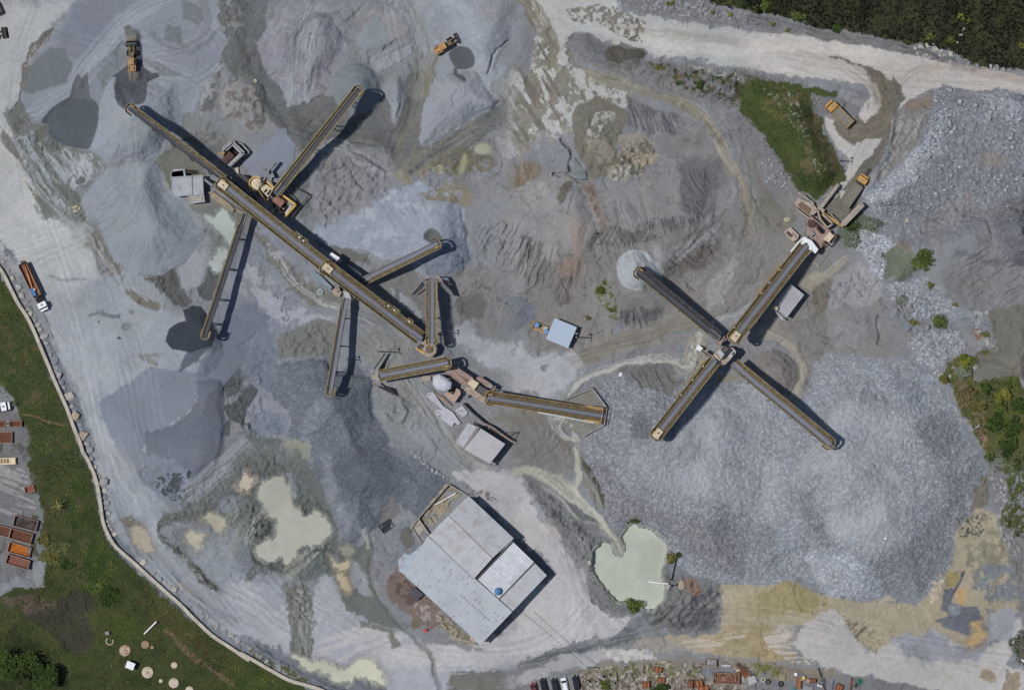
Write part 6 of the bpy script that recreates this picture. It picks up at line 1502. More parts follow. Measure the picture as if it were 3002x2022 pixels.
# ---------------------------------------------------------------- crushing plant
def plant(name, label, cat, c): r = root(name, label, cat, W(c[0], c[1], 0)); r.location.z = 0; return r
def blk(part, mat, poly, z0, z1, r): return MB().prism([tuple(W(p[0], p[1], z1) - r.location)[:2] for p in poly], z0, z1).build(part, mat, r)
def rails(part, mat, pts, z, r, closed=False, q=.14):
    m = MB(); n = len(pts)
    for i in range(n if closed else n - 1):
        a, b_ = W(*pts[i], z) - r.location, W(*pts[(i + 1) % n], z) - r.location
        m.bar(a + Vector((0, 0, 1)), b_ + Vector((0, 0, 1)), q); m.bar(a + Vector((0, 0, .5)), b_ + Vector((0, 0, .5)), q * .7); m.bar(a, a + Vector((0, 0, 1)), .09); m.bar(a, b_, q)
    return m.build(part, mat, r)
g = lambda p: gh(p[0], p[1]) - .4
Cx = lambda *a: [C_(x, y, 0)[:2] for x, y in a]
Bx = lambda *a: [B_(x, y, 0)[:2] for x, y in a]
Ax = lambda *a: [(480 + x / 4.612, 380 + y / 4.612) for x, y in a]
Dx = lambda *a: [(1900 + x / 5.6, 920 + y / 5.6) for x, y in a]
Ex = lambda *a: [(2280 + x / 5.6, 520 + y / 5.6) for x, y in a]

# round cone crusher at the foot of the long conveyor
p = Bx((1660, 1310))[0]; r = plant('cone_crusher', 'dust-coated round cone crusher with a yellow guard, south of the winged conveyor', 'crusher', p); z = g(p); L0 = W(*p, 4.5) - r.location
MB().lathe((L0.x, L0.y, z), [(2.4, 0), (2.4, 2.2), (1.8, 2.6), (1.8, 4.2), (1.95, 4.3), (1.95, 4.9), (1.2, 4.9), (.9, 4.3)], 26).build('crusher_bowl', DUST, r)
MB().lathe((L0.x - .1, L0.y + .1, z + 4.9), [(1.0, 0), (1.0, .06), (.8, .07)], 18).build('bowl_mouth', surf('mouth', (112, 98, 78), .9, .3, 2), r)
blk('platform', PINKDUST, Bx((1470, 1290), (1600, 1220), (1740, 1230), (1745, 1330), (1640, 1390), (1560, 1370)), z + 1.6, z + 2.0, r)
blk('guard', surf('guard_yellow', (206, 170, 84), .5, .25, 2, (170, 140, 90), .4), Bx((1456, 1295), (1475, 1285), (1610, 1360), (1590, 1385)), z + 1.8, z + 3.2, r)
blk('motor', DKSTEEL, Bx((1510, 1240), (1575, 1255), (1560, 1300), (1495, 1280)), z + 2, z + 3.0, r)
blk('feed_chute', DUST, Bx((1545, 1170), (1610, 1160), (1625, 1230), (1560, 1245)), z + 2.0, z + 4.4, r)
blk('ladder_box', GREY, Bx((1480, 1080), (1535, 985), (1565, 1010), (1520, 1120)), z, z + 2.4, r)
rails('platform_rail', RAIL, Bx((1735, 1080), (1752, 1240), (1735, 1300)), z + 2.4, r)
for k in range(5): pass
# crusher line beside the dome-roofed bin house
p = Cx((1220, 520))[0]; r = plant('crusher_line', 'pink-dusted crusher line of troughs, tan box and dark hopper west of the walled-pit conveyor', 'crusher', p); z = g(p)
blk('base', DUST, Cx((1090, 560), (1180, 500), (1360, 640), (1370, 720), (1290, 690)), z, z + 3.2, r)
for k, (a, b_) in enumerate((((900, 330), (1130, 500)), ((950, 290), (1190, 450)))):
    aa, bb = W(*Cx(a)[0], z + 5.0) - r.location, W(*Cx(b_)[0], z + 5.6) - r.location
    MB().bar(aa, bb, 1.3, .25).bar(aa + Vector((.4, .6, .2)), bb + Vector((.4, .6, .2)), .22, .4).bar(aa - Vector((.4, .6, -.2)), bb - Vector((.4, .6, -.2)), .22, .4).build('feeder_trough', PINKDUST, r)
blk('tan_box', CREAM, Cx((1140, 482), (1188, 428), (1272, 482), (1212, 562)), z + 2, z + 6.2, r)
blk('hopper', surf('hopper_dark', (88, 90, 94), .8, .3, 2), Cx((1228, 562), (1268, 500), (1372, 560), (1330, 632)), z + 2, z + 5.2, r)
rails('hopper_rim', DKSTEEL, Cx((1228, 562), (1268, 500), (1372, 560), (1330, 632)), z + 4.6, r, True)
blk('platform', PINKDUST, Cx((1230, 425), (1270, 400), (1470, 520), (1440, 560), (1350, 520)), z + 3.6, z + 4.2, r)
blk('gear_box', GREY, Cx((1370, 500), (1400, 480), (1440, 520), (1400, 545)), z + 4.2, z + 5.2, r)
rails('platform_rail', RAIL, Cx((1340, 575), (1440, 560), (1520, 590), (1550, 625)), z + 5.0, r)
rails('stair_rail', DKSTEEL, Cx((1060, 560), (1110, 600), (1075, 650), (1130, 610)), z + 4, r)
MB().tube(W(*Cx((1440, 600))[0], z + 6.2) - r.location, W(*Cx((1465, 645))[0], z + 6.2) - r.location, .45, 10).build('drive_motor', GREY, r)
p = Cx((970, 630))[0]; r = plant('crusher_block', 'tan dusty block with a dark slot, just below the dome-roofed bin house', 'machine', p); z = g(p)
blk('block', surf('tan_dust', (172, 152, 140), .95, .15, 1.2), Cx((862, 605), (910, 580), (985, 618), (1010, 540), (1050, 560), (1062, 605), (992, 705), (960, 690)), z, z + 3.6, r)
blk('slot', DKSTEEL, Cx((920, 560), (1000, 590), (985, 620), (910, 585)), z, z + 3.2, r)
blk('step', PINKDUST, Cx((760, 590), (860, 640), (960, 740), (930, 745), (750, 610)), z, z + 1.4, r)
for lab, poly, h in (('long white-dusted slab stretching south-east below the dome-roofed bin house', ((668, 632), (690, 592), (745, 590), (860, 745), (970, 815), (1062, 940), (1030, 960), (985, 930), (972, 972), (940, 972), (825, 880), (850, 800), (820, 760)), .7),
                     ('square white-dusted slab next to the long dusty slab', ((998, 792), (1080, 738), (1140, 812), (1128, 850), (1082, 872)), .9), ('small dusty patch of rubble slab with a square hatch beside the long dusty slab', ((760, 830), (800, 780), (862, 800), (830, 840), (800, 862)), .5)):
    p = Cx(poly[0])[0]; r = plant('dusty_slab', lab, 'slab', p); z = g(p)
    blk('slab', surf('white_dust', (182, 184, 194), .95, .08, .9, (166, 166, 174), .4), Cx(*poly), z, z + .4 + h, r)
    a, b_ = W(*Cx(poly[0])[0], z + h + .5) - r.location, W(*Cx(poly[2])[0], z + h + .5) - r.location
    MB().bar(a.lerp(b_, .2), a.lerp(b_, .6), .3, .25).build('edge_pipe', GREY, r)
p = Cx((650, 430))[0]; r = plant('dusty_pad', 'round dust-coated concrete pad with a pipe ring west of the dome-roofed bin house', 'pad', p); z = g(p)
blk('pad', DUST, Cx((605, 420), (640, 390), (715, 400), (718, 450), (660, 475), (612, 455)), z, z + .8, r); rails('pipe', GREY, Cx((600, 430), (620, 500), (700, 545), (760, 580)), z - .3, r, q=.3)
# dark strip built as the roof's shadow band, and pipe, behind the white-roofed building
p = Cx((1350, 900))[0]; r = plant('pipe_shadow_strip', 'long dark strip built as roof shadow, with a pale pipe, behind the white-roofed building', 'wall', p); z = g(p)
m = MB(); pts = Cx((1092, 712), (1200, 820), (1330, 930), (1480, 1040), (1655, 1135))
for a, b_ in zip(pts[:-1], pts[1:]): m.bar(W(*a, z + 1.4) - r.location, W(*b_, z + 1.4) - r.location, .35, 2.8)
m.build('wall_run', surf('shadow_band', (58, 62, 68), .8, .2, 1), r)
m = MB(); pts = Cx((1300, 930), (1420, 985), (1560, 1085), (1650, 1150))
for a, b_ in zip(pts[:-1], pts[1:]): m.tube(W(*a, z + 3.1) - r.location, W(*b_, z + 3.1) - r.location, .3, 8)
m.build('pipe', PINKDUST, r)
m = MB()
for a, b_ in (((1560, 1050), (1700, 1045)), ((1700, 1040), (1650, 1130)), ((1600, 1085), (1690, 1050))): m.bar(W(*Cx(a)[0], z + 2.6) - r.location, W(*Cx(b_)[0], z + 2.4) - r.location, .18)
m.build('bracket', DKSTEEL, r)
# screens beside the long conveyor, north-west
p = Ax((1050, 790))[0]; r = plant('screen_deck', 'dark framed screen decks beside the upper end of the long conveyor', 'screen', p); z = g(p)
blk('screen_box', surf('screen_dark', (58, 60, 66), .8, .35, 1.5, (84, 86, 92), .4), Ax((820, 640), (900, 630), (1250, 920), (1240, 968), (1160, 930)), z + 3, z + 6.6, r)
m = MB()
for k in range(6):
    t = k / 5; a = W(*Ax((900 + 290 * t, 640 + 250 * t))[0], z + 7.0) - r.location; b_ = W(*Ax((850 + 330 * t, 690 + 250 * t))[0], z + 7.0) - r.location; m.bar(a, b_, .14)
for s in (0, 1): m.bar(W(*Ax((900 - 50 * s, 640 + 50 * s))[0], z + 7) - r.location, W(*Ax((1190 - 10 * s, 890 + 50 * s))[0], z + 7) - r.location, .16)
m.build('deck_frame', GREY, r)
blk('side_machine', DKSTEEL, Ax((1020, 640), (1060, 600), (1180, 680), (1150, 740)), z + 1, z + 4.5, r)
m = MB()
for pq in ((850, 660), (1230, 940), (1140, 910), (930, 640)): a = W(*Ax(pq)[0], z) - r.location; m.bar(a, a + Vector((0, 0, 3.2)), .25)
m.build('support', DKSTEEL, r)
p = Ax((640, 690))[0]; r = plant('transfer_chute', 'pale pipe chute between the grey control house and the long conveyor', 'chute', p); z = g(p)
MB().tube(W(*Ax((540, 665))[0], z + 2.5) - r.location, W(*Ax((670, 765))[0], z + 6.5) - r.location, .42, 10).build('pipe', GREY, r); MB().bar(W(*Ax((600, 715))[0], z) - r.location, W(*Ax((600, 715))[0], z + 4.4) - r.location, .25).build('support', DKSTEEL, r)
p = Ax((850, 990))[0]; r = plant('tail_trough', 'tan stained concrete trough below the long conveyor near the milky puddle', 'trough', p); z = g(p)
for q in (((590, 850), (660, 830), (900, 1010), (960, 1080), (930, 1120), (860, 1060), (700, 960)), ((960, 1060), (1110, 1120), (1100, 1160), (1000, 1120))): blk('trough', surf('tan_conc', (158, 146, 122), .9, .2, 1, (130, 124, 116), .5), Ax(*q), z, z + 1.2, r)
# open stone bin
p = Ax((950, 330))[0]; r = plant('feed_bin', 'open square stone bin with a brown belt feeder inside, north of the screens', 'bin', p); z = g(p)
def wallrun(part, mat, pts, w, z0, h, r, closed=False):
    m = MB(); n = len(pts)
    for i in range(n if closed else n - 1): m.bar(W(*pts[i], z0 + h / 2) - r.location, W(*pts[(i + 1) % n], z0 + h / 2) - r.location, w, h)
    return m.build(part, mat, r)
wallrun('bin_wall', GREY, Ax((800, 290), (940, 170), (1095, 320), (900, 500)), .7, z, 4.2, r)
wallrun('inner_wall', PALE, Ax((850, 290), (935, 210), (1050, 325), (880, 490)), .4, z, 3.4, r)
wallrun('outer_rim', GREY, Ax((800, 250), (930, 155), (1060, 200), (1160, 310), (1080, 370)), .5, z, 2.4, r)
a, b_ = W(*Ax((930, 330))[0], z + .9) - r.location, W(*Ax((820, 450))[0], z + .9) - r.location
MB().tube(a, b_, 1.35, 14).build('belt_feeder', BROWN, r)
blk('bin_floor', surf('bin_floor', (44, 38, 36), .95, .3, 1), Ax((830, 330), (940, 215), (1040, 325), (880, 470)), z, z + .5, r)
blk('side_box', ORANGE, Ax((740, 340), (800, 280), (850, 280), (800, 350)), z, z + 1.8, r)
wallrun('chute', CREAM, Ax((985, 500), (990, 560), (1010, 640)), .9, z, 1.0, r)
# cone crusher group
p = Ax((1330, 800))[0]; r = plant('crusher_tower', 'cream and yellow crusher tower with grey duct pipes beside the north conveyor', 'crusher', p); z = g(p)
L0 = W(*Ax((1250, 730))[0], z + 5) - r.location
MB().lathe((L0.x, L0.y, z), [(2.0, 0), (2.0, 3.4), (1.5, 4.0), (1.5, 4.8), (.9, 4.9)], 22).build('crusher_bowl', CREAM, r)
m = MB()
for i in range(9):
    a0 = math.radians(60 + i * 22); a1 = a0 + math.radians(22); m.bar(L0 + Vector((2.1 * math.cos(a0), 2.1 * math.sin(a0), z - L0.z + 4.4)), L0 + Vector((2.1 * math.cos(a1), 2.1 * math.sin(a1), z - L0.z + 4.4)), .35, .2)
m.build('guard_ring', surf('guard_yellow', (206, 170, 84)), r)
for k, q in enumerate((((1220, 690), (1260, 680), (1300, 760), (1270, 790)), ((1260, 700), (1310, 690), (1300, 720)), ((1210, 750), (1240, 740), (1290, 800), (1260, 810)))): blk('casting', CREAM, Ax(*q), z + 3, z + 5.2 + .2 * k, r)
blk('platform', CREAM, Ax((1300, 800), (1380, 740), (1480, 810), (1410, 915)), z + 3, z + 4.4, r)
for q in (((1350, 840), (1390, 800), (1410, 815), (1370, 860)), ((1390, 870), (1440, 810), (1460, 825), (1410, 895))): blk('opening', surf('opening', (30, 26, 26), .9), Ax(*q), z + 4.2, z + 4.46, r)
blk('yellow_guard', surf('guard_yellow', (206, 170, 84)), Ax((1380, 705), (1400, 690), (1505, 790), (1485, 815)), z + 3.4, z + 5.0, r)
rails('platform_rail', surf('guard_yellow', (206, 170, 84)), Ax((1290, 830), (1385, 970), (1420, 930)), z + 3.6, r)
MB().tube(W(*Ax((1375, 590))[0], z + 4.6) - r.location, W(*Ax((1520, 440))[0], z + 3.8) - r.location, .5, 12).tube(W(*Ax((1320, 530))[0], z + 3.2) - r.location, W(*Ax((1400, 590))[0], z + 4.4) - r.location, .45, 12).tube(W(*Ax((1350, 690))[0], z + 5.0) - r.location, W(*Ax((1420, 560))[0], z + 4.8) - r.location, .3, 10).build('duct', GREY, r)
blk('filter_box', GREY, Ax((1420, 580), (1460, 560), (1500, 640), (1460, 650)), z + 1, z + 3.6, r)
# second bin with the pink belt
p = Ax((1600, 1000))[0]; r = plant('belt_bin', 'yellow-railed bin with a pinkish belt drum beside the crusher tower', 'bin', p); z = g(p)
wallrun('bin_wall', surf('guard_yellow', (206, 170, 84)), Ax((1555, 850), (1790, 1020), (1640, 1190)), .55, z, 4.6, r)
wallrun('inner_wall', PALE, Ax((1735, 1030), (1650, 1140)), .55, z, 4.0, r)
blk('bin_floor', surf('bin_floor', (44, 38, 36)), Ax((1470, 960), (1560, 870), (1740, 1010), (1630, 1140), (1500, 1080)), z, z + .6, r)
MB().tube(W(*Ax((1500, 930))[0], z + 1.6) - r.location, W(*Ax((1615, 1010))[0], z + 1.6) - r.location, 1.25, 14).build('belt_drum', surf('pink_belt', (152, 112, 98), .9, .2, 1.5, (128, 108, 102), .5), r)
m = MB(); rr = random.Random(3)
for k in range(26): x, y = rr.uniform(1460, 1620), rr.uniform(1030, 1120); m.box(W(*Ax((x, y))[0], z + .8 + rr.random() * .4) - r.location, (rr.uniform(.3, .7),) * 2 + (.3,), rr.random() * 3)
m.build('spilled_stone', DUST, r)
m = MB()
for a, b_ in (((1650, 715), (1965, 885)), ((1965, 885), (1720, 1200)), ((1655, 830), (1790, 960))): m.bar(W(*Ax(a)[0], z + 2.2) - r.location, W(*Ax(b_)[0], z + 2.2) - r.location, .3, .22)
for q in ((1965, 885), (1840, 1040)): a = W(*Ax(q)[0], z) - r.location; m.bar(a, a + Vector((0, 0, 2.3)), .22)
m.build('outrigger_frame', DKSTEEL, r)
# screen house with the dark roof
p = Bx((580, 220))[0]; r = plant('screen_house', 'long dark slate-roofed screen house tucked against the long conveyor', 'building', p); z = g(p)
blk('wall', DKSTEEL, Bx((340, 110), (440, 100), (735, 290), (705, 410)), z, z + 5.6, r)
slab('roof', surf('slate_roof', (72, 78, 88), .6, .12, .6, (92, 98, 106), .4), [W(*q, z + h) - r.location for q, h in zip(Bx((330, 108), (445, 92), (742, 288), (708, 424)), (6.4, 5.9, 5.9, 6.4))], r, .15, seams=0)
slab('end_roof', WHITE, [W(*q, z + 6.7) - r.location for q in Bx((288, 38), (335, 0), (445, 72), (400, 118))], r, .2)
p = Bx((200, 370))[0]; r = plant('wash_plant', 'blue-grey wash trough with a dusty pump, south-west of the white-covered conveyor head', 'machine', p); z = g(p)
blk('trough', surf('bluegrey', (126, 142, 150), .8, .15, 1), Bx((62, 322), (100, 262), (170, 300), (340, 465), (322, 505)), z, z + 1.8, r)
blk('pump_base', DUST, Bx((330, 520), (400, 460), (470, 540), (440, 600), (380, 590)), z, z + 2.0, r)
blk('pump', PINKDUST, Bx((380, 480), (430, 460), (450, 520), (400, 540)), z, z + 2.8, r)
rails('pipe', surf('yellow_pipe', (150, 142, 104), .7), Bx((0, 260), (70, 390), (120, 520)), z - .7, r, q=.16)
blk('end_sheet', PALE, Bx((480, 520), (560, 540), (600, 620), (520, 610)), z, z + 2.2, r)
p = Bx((178, 533))[0]; r = plant('round_slab', 'round pale concrete lid on the mud south-west of the long conveyor', 'slab', p); L0 = W(*p, 0) - r.location
MB().lathe((L0.x, L0.y, gh(*p) - .2), [(1.0, 0), (1.0, .5), (.9, .56)], 22).build('lid', surf('lid_conc', (150, 158, 160), .9, .1, 1), r); MB().lathe((L0.x, L0.y, gh(*p) + .36), [(.25, 0), (.25, .12)], 10).build('handle', DKSTEEL, r)
# crossing crusher
p = Dx((1230, 680))[0]; r = plant('screen_tower', 'beige dust-coated screen tower where four conveyors cross', 'screen', p); z = g(p)
blk('tower', DUST, Dx((1062, 690), (1180, 560), (1260, 520), (1400, 560), (1440, 610), (1360, 740), (1240, 860), (1180, 800)), z, z + 7.0, r)
slab('roof', PALE, [W(*q, z + 8.4) - r.location for q in Dx((1140, 630), (1185, 585), (1255, 665), (1200, 735))], r, .2)
blk('hopper', surf('hopper_dark', (88, 90, 94)), Dx((1192, 595), (1258, 520), (1330, 572), (1256, 648)), z + 6, z + 8.0, r)
rails('hopper_rim', DKSTEEL, Dx((1192, 595), (1258, 520), (1330, 572), (1256, 648)), z + 7.3, r, True)
blk('belt_strip', surf('dark_strip', (60, 58, 66), .8), Dx((1190, 760), (1350, 575), (1380, 595), (1250, 735)), z + 7, z + 8.1, r)
blk('side_deck', CREAM, Dx((1090, 690), (1110, 670), (1190, 760), (1170, 775)), z + 7, z + 7.6, r)
blk('side_deck', PALE, Dx((1310, 690), (1400, 590), (1440, 600), (1440, 640), (1350, 740)), z + 5, z + 7.3, r)
blk('vibrator', DKSTEEL, Dx((1385, 640), (1420, 620), (1400, 680), (1370, 670)), z + 7, z + 7.8, r)
rails('deck_rail', DUST, Dx((1060, 690), (1150, 800), (1230, 850)), z + 7, r)
blk('lower_chute', PINKDUST, Dx((1160, 800), (1240, 850), (1200, 870), (1140, 830)), z, z + 4, r)
blk('upper_deck', PINKDUST, Dx((1120, 470), (1200, 380), (1260, 360), (1290, 420), (1180, 520)), z + 2, z + 5.4, r)
rails('upper_rail', GREY, Dx((1100, 640), (1160, 560), (1250, 380)), z + 5.4, r)
rails('footbridge_rail', DUST, Dx((900, 590), (1060, 700)), z + 4.2, r); rails('footbridge_rail', DUST, Dx((870, 620), (1040, 735)), z + 4.2, r)
blk('footbridge', surf('bridge_deck', (120, 108, 100), .9), Dx((905, 595), (1062, 700), (1040, 735), (875, 625)), z + 3.9, z + 4.1, r)
p = Dx((840, 568))[0]; r = plant('switch_cabin', 'tiny white square cabin at the end of the footbridge by the crossing conveyors', 'cabin', p); z = g(p)
blk('wall', PALE, Dx((790, 570), (828, 520), (892, 562), (850, 605)), z, z + 2.6, r); blk('roof', WHITE, Dx((780, 572), (826, 508), (905, 562), (852, 618)), z + 2.6, z + 2.85, r); blk('door', DKSTEEL, Dx((845, 604), (880, 572), (884, 576), (850, 608)), z + .3, z + 2.3, r)
p = Dx((905, 665))[0]; r = plant('concrete_sleeper', 'pale bar-shaped block lying under the footbridge', 'block', p); z = g(p); blk('bar', CONC, Dx((875, 645), (890, 635), (950, 690), (938, 702)), z, z + .9, r); blk('pad', CONC, Dx((870, 650), (885, 640), (900, 655), (885, 665)), z, z + 1.05, r)
# primary crusher below the tip ramp
for lab, a, b_, w, h in (('grass-side concrete ramp wall above the primary crusher', (705, 490), (985, 120), 1.0, 3.6), ('wide stone-side concrete ramp wall next to the rubble field', (1060, 775), (1380, 440), 1.6, 4.6)):
    p = Ex(a)[0]; r = plant('ramp_wall', lab, 'wall', p); z = gh(*p) - 1; wallrun('wall_run', CONC, Ex(a, b_), w, z, h, r); wallrun('coping', DUST, Ex(a, b_), w * .6, z + h, .12, r)
    if w > 1.2: wallrun('inner_kerb', DKSTEEL, Ex((1175, 600), (1275, 455)), .5, z, h - 1.0, r)
p = Ex((860, 640))[0]; r = plant('stop_beam', 'orange-painted beam across the foot of the tip ramp', 'beam', p); z = g(p); wallrun('beam', DUST, Ex((660, 490), (760, 560)), 1.0, z + 2.4, .6, r); wallrun('painted_beam', ORANGE, Ex((730, 585), (880, 680), (1000, 770), (1075, 800)), .75, z + 2.4, .8, r); wallrun('bracket', PINKDUST, Ex((860, 600), (1010, 740)), .4, z + 2.2, .5, r)
p = Ex((640, 760))[0]; r = plant('jaw_crusher', 'rusty and pink-dusted jaw crusher with a black flywheel below the tip ramp', 'crusher', p); z = g(p)
blk('frame', PINKDUST, Ex((470, 700), (560, 640), (700, 760), (880, 880), (800, 1000), (690, 1170), (470, 970)), z, z + 3.0, r)
blk('deck', DUST, Ex((270, 430), (330, 330), (590, 440), (650, 520), (540, 640), (500, 620), (330, 500)), z, z + 2.4, r)
blk('deck_pit', surf('pit_brown', (122, 100, 88), .95, .3, 1.5), Ex((320, 440), (400, 400), (560, 520), (520, 600), (400, 520)), z + 2, z + 2.5, r)
rails('deck_ribs', DUST, Ex((330, 262), (420, 300), (500, 370), (585, 430)), z + 1.6, r, q=.4)
wallrun('side_rail', DUST, Ex((300, 530), (400, 600), (520, 690)), .5, z, 2.6, r); wallrun('side_rail', PINKDUST, Ex((330, 490), (430, 560), (540, 650)), .4, z, 3.0, r)
wallrun('jaw_frame', DUST, Ex((560, 620), (640, 540), (690, 700), (800, 830), (890, 770), (720, 610)), .5, z, 4.4, r)
blk('jaw_opening', surf('opening', (30, 26, 26)), Ex((700, 680), (730, 640), (860, 740), (820, 830)), z + 2, z + 3.2, r)
blk('rust_box', BROWN, Ex((510, 690), (580, 700), (650, 780), (560, 830), (480, 780)), z + 2, z + 3.8, r)
wallrun('belt_guard', surf('guard_dark', (66, 58, 56), .8, .3), Ex((600, 740), (740, 880)), .55, z + 3, 1.2, r)
a = W(*Ex((675, 880))[0], z + 4.2) - r.location; MB().tube(a, a + Vector((.5, .45, .1)), 1.15, 20).build('flywheel', RUBBER, r)
blk('cream_cover', CREAM, Ex((745, 1015), (850, 895), (932, 960), (840, 1065)), z + 2, z + 4.4, r)
blk('motor', GREY, Ex((490, 930), (570, 880), (610, 930), (560, 980)), z + 3, z + 4.0, r); blk('motor', surf('green_grey', (120, 128, 118), .8), Ex((510, 1010), (580, 1000), (580, 1050), (530, 1060)), z + 3, z + 3.8, r)
rails('deck_rail', RAIL, Ex((470, 970), (560, 1060), (690, 1165), (760, 1100)), z + 3, r); rails('deck_rail', surf('rust_rail', (150, 116, 84), .7), Ex((730, 1060), (840, 1140), (960, 980), (930, 930)), z + 2.6, r)
p = Ex((400, 1150))[0]; r = plant('feed_hood', 'white sheet hood over the tail of the tall conveyor', 'hood', p); z = g(p)
for q, h in ((((210, 1205), (380, 1010), (440, 975), (520, 1060), (440, 1080), (330, 1200), (270, 1270)), 6.6), (((440, 975), (560, 1040), (668, 1185), (620, 1248), (560, 1200), (520, 1140)), 6.8), (((358, 1360), (520, 1150), (575, 1190), (405, 1392)), 6.4)): blk('hood_sheet', WHITE, Ex(*q), z + 4.6, z + h, r)
blk('belt_slot', GREY, Ex((330, 1200), (440, 1085), (510, 1130), (400, 1250)), z + 4.6, z + 6.3, r); blk('slot_gap', surf('opening', (30, 26, 26)), Ex((330, 1205), (425, 1090), (432, 1096), (342, 1212)), z + 5, z + 6.7, r)
m = MB()
for q in ((270, 1240), (400, 1040), (620, 1200), (400, 1370)): a = W(*Ex(q)[0], z) - r.location; m.bar(a, a + Vector((0, 0, 5)), .22)
m.build('support', DKSTEEL, r)
p = Ex((225, 940))[0]; r = plant('compressor', 'tan dusty compressor standing alone west of the jaw crusher', 'machine', p); z = g(p)
blk('housing', surf('tan_pale', (178, 164, 150), .9, .15, 1.4), Ex((100, 900), (210, 815), (350, 950), (330, 1010), (250, 1060)), z, z + 2.0, r); blk('grille', BROWN, Ex((130, 905), (170, 880), (250, 960), (215, 990)), z + 1.8, z + 2.2, r); blk('exhaust', PINKDUST, Ex((240, 900), (320, 980), (300, 1000), (230, 930)), z + 1.8, z + 2.4, r)
p = Ex((700, 1290))[0]; r = plant('loading_slab', 'flat grey concrete slab south of the jaw crusher', 'slab', p); z = g(p); blk('slab', surf('slab_grey', (126, 124, 124), .9, .08, .6), Ex((560, 1385), (690, 1190), (860, 1185), (850, 1250), (680, 1460)), z, z + .75, r); blk('edge_beam', CONC, Ex((556, 1388), (566, 1376), (690, 1458), (680, 1470)), z, z + .82, r)
# blue tanks on a yellow skid
p = (1588, 962); r = plant('tank_skid', 'yellow-framed skid with two round blue tanks beside the pale blue shed', 'skid', p); z = gh(*p)
for q in ((1575, 952.6), (1602.5, 971.5)): L0 = W(*q, 2) - r.location; MB().lathe((L0.x, L0.y, z + .4), [(.78, 0), (.82, 1.2), (.7, 1.5), (.3, 1.62)], 20).build('blue_tank', surf('tank_blue', (104, 146, 192), .5, .08, 1), r, True)
wallrun('skid_frame', surf('skid_yellow', (196, 172, 104), .7, .2, 2, (160, 140, 100), .4), [(1560, 957), (1567, 941), (1613, 961), (1605, 980), (1560, 960)], .16, z + .2, .3, r)
rails('skid_rail', surf('skid_yellow', (196, 172, 104)), [(1558, 962), (1566, 941), (1590, 951), (1612, 962)], z + .5, r, q=.12)
blk('pump_box', PALE, [(1590, 964), (1598, 957), (1607, 961), (1599, 970)], z, z + 1.4, r); blk('skid_deck', surf('skid_deck', (150, 124, 92), .9, .3, 2), [(1556, 962), (1564, 944), (1612, 962), (1604, 981)], z - .3, z + .3, r)
# loading pit walls
p = (1690, 1180); r = plant('pit_wall', 'thin pale wall enclosing the loading pit at the foot of the wide ochre conveyor', 'wall', p); z = gh(1750, 1210) - .6
wallrun('wall_run', surf('pit_conc', (158, 158, 156), .9, .15, 1), tp('7', [(330, 1150), (430, 1110), (530, 1072), (560, 1110), (618, 1190), (605, 1312), (540, 1345), (470, 1385)]), .3, z, 1.9, r)
wallrun('coping', DKSTEEL, tp('7', [(345, 1140), (532, 1066), (625, 1190), (612, 1316)]), .22, z, 1.7, r)

# ---------------------------------------------------------------- rocks
def rock_mesh(seed, flat=.62, n=15):
    r = random.Random(seed); bm = bmesh.new()
    for i in range(n):
        v = Vector((r.gauss(0, 1), r.gauss(0, 1), r.gauss(0, 1))).normalized() * r.uniform(.82, 1.05)
        bm.verts.new((v.x, v.y * r.uniform(.75, 1.0), v.z * flat))
    res = bmesh.ops.convex_hull(bm, input=bm.verts)
    bmesh.ops.delete(bm, geom=[v for v in bm.verts if not v.link_faces], context='VERTS')
    bmesh.ops.triangulate(bm, faces=bm.faces)
    me = bpy.data.meshes.new('rock'); bm.to_mesh(me); bm.free(); return me
def rock_mat(name, rgb, var):
    m, nt, b = nodes_of(name); L = nt.links
    co = N(nt, 'ShaderNodeNewGeometry'); oi = N(nt, 'ShaderNodeObjectInfo')
    n1 = N(nt, 'ShaderNodeTexNoise'); n1.inputs['Scale'].default_value = 1.6; n1.inputs['Detail'].default_value = 6; L.new(co.outputs['Position'], n1.inputs['Vector'])
    c = mixc(nt, 'MULTIPLY', 1.0, [float(v) for v in lin(rgb)], ramp(nt, n1.outputs['Fac'], [(.25, 1 - var), (.75, 1 + var)]))
    f = ramp(nt, oi.outputs['Random'], [(0, (.78, .78, .80)), (.5, (1, .99, .97)), (1, (1.18, 1.12, 1.04))])
    L.new(mixc(nt, 'MULTIPLY', 1.0, c, f), b.inputs['Base Color']); b.inputs['Roughness'].default_value = .95; b.inputs['Specular IOR Level'].default_value = .2
    return m
ROCKG = rock_mat('rock_grey', (146, 150, 158), .22); ROCKP = rock_mat('rock_pale', (164, 164, 162), .2); ROCKT = rock_mat('rock_tan', (166, 154, 140), .2); ROCKY = rock_mat('rock_yellow', (184, 178, 150), .15)
RM = {}
def rocks_of(mat, k):
    key = (mat.name, k)
    if key not in RM:
        me = rock_mesh(k * 7 + 3); me.materials.append(mat); RM[key] = me
    return RM[key]
_rk = random.Random(99)
def rock(name, px, py, r, label, group, mat, cat='boulder', sink=.35, sx=None):
    o = link(bpy.data.objects.new(name, rocks_of(mat, _rk.randrange(6))))
    o.location = W(px, py, gh(px, py) + r * .62 * (1 - sink) * .6)
    a = _rk.uniform(.8, 1.2); o.scale = (r * a * 1.08, r / a * 1.08, r * _rk.uniform(.8, 1.15)); o.rotation_euler = (_rk.uniform(-.2, .2), _rk.uniform(-.2, .2), _rk.uniform(0, 6.3))
    tag(o, label, cat, group); return o
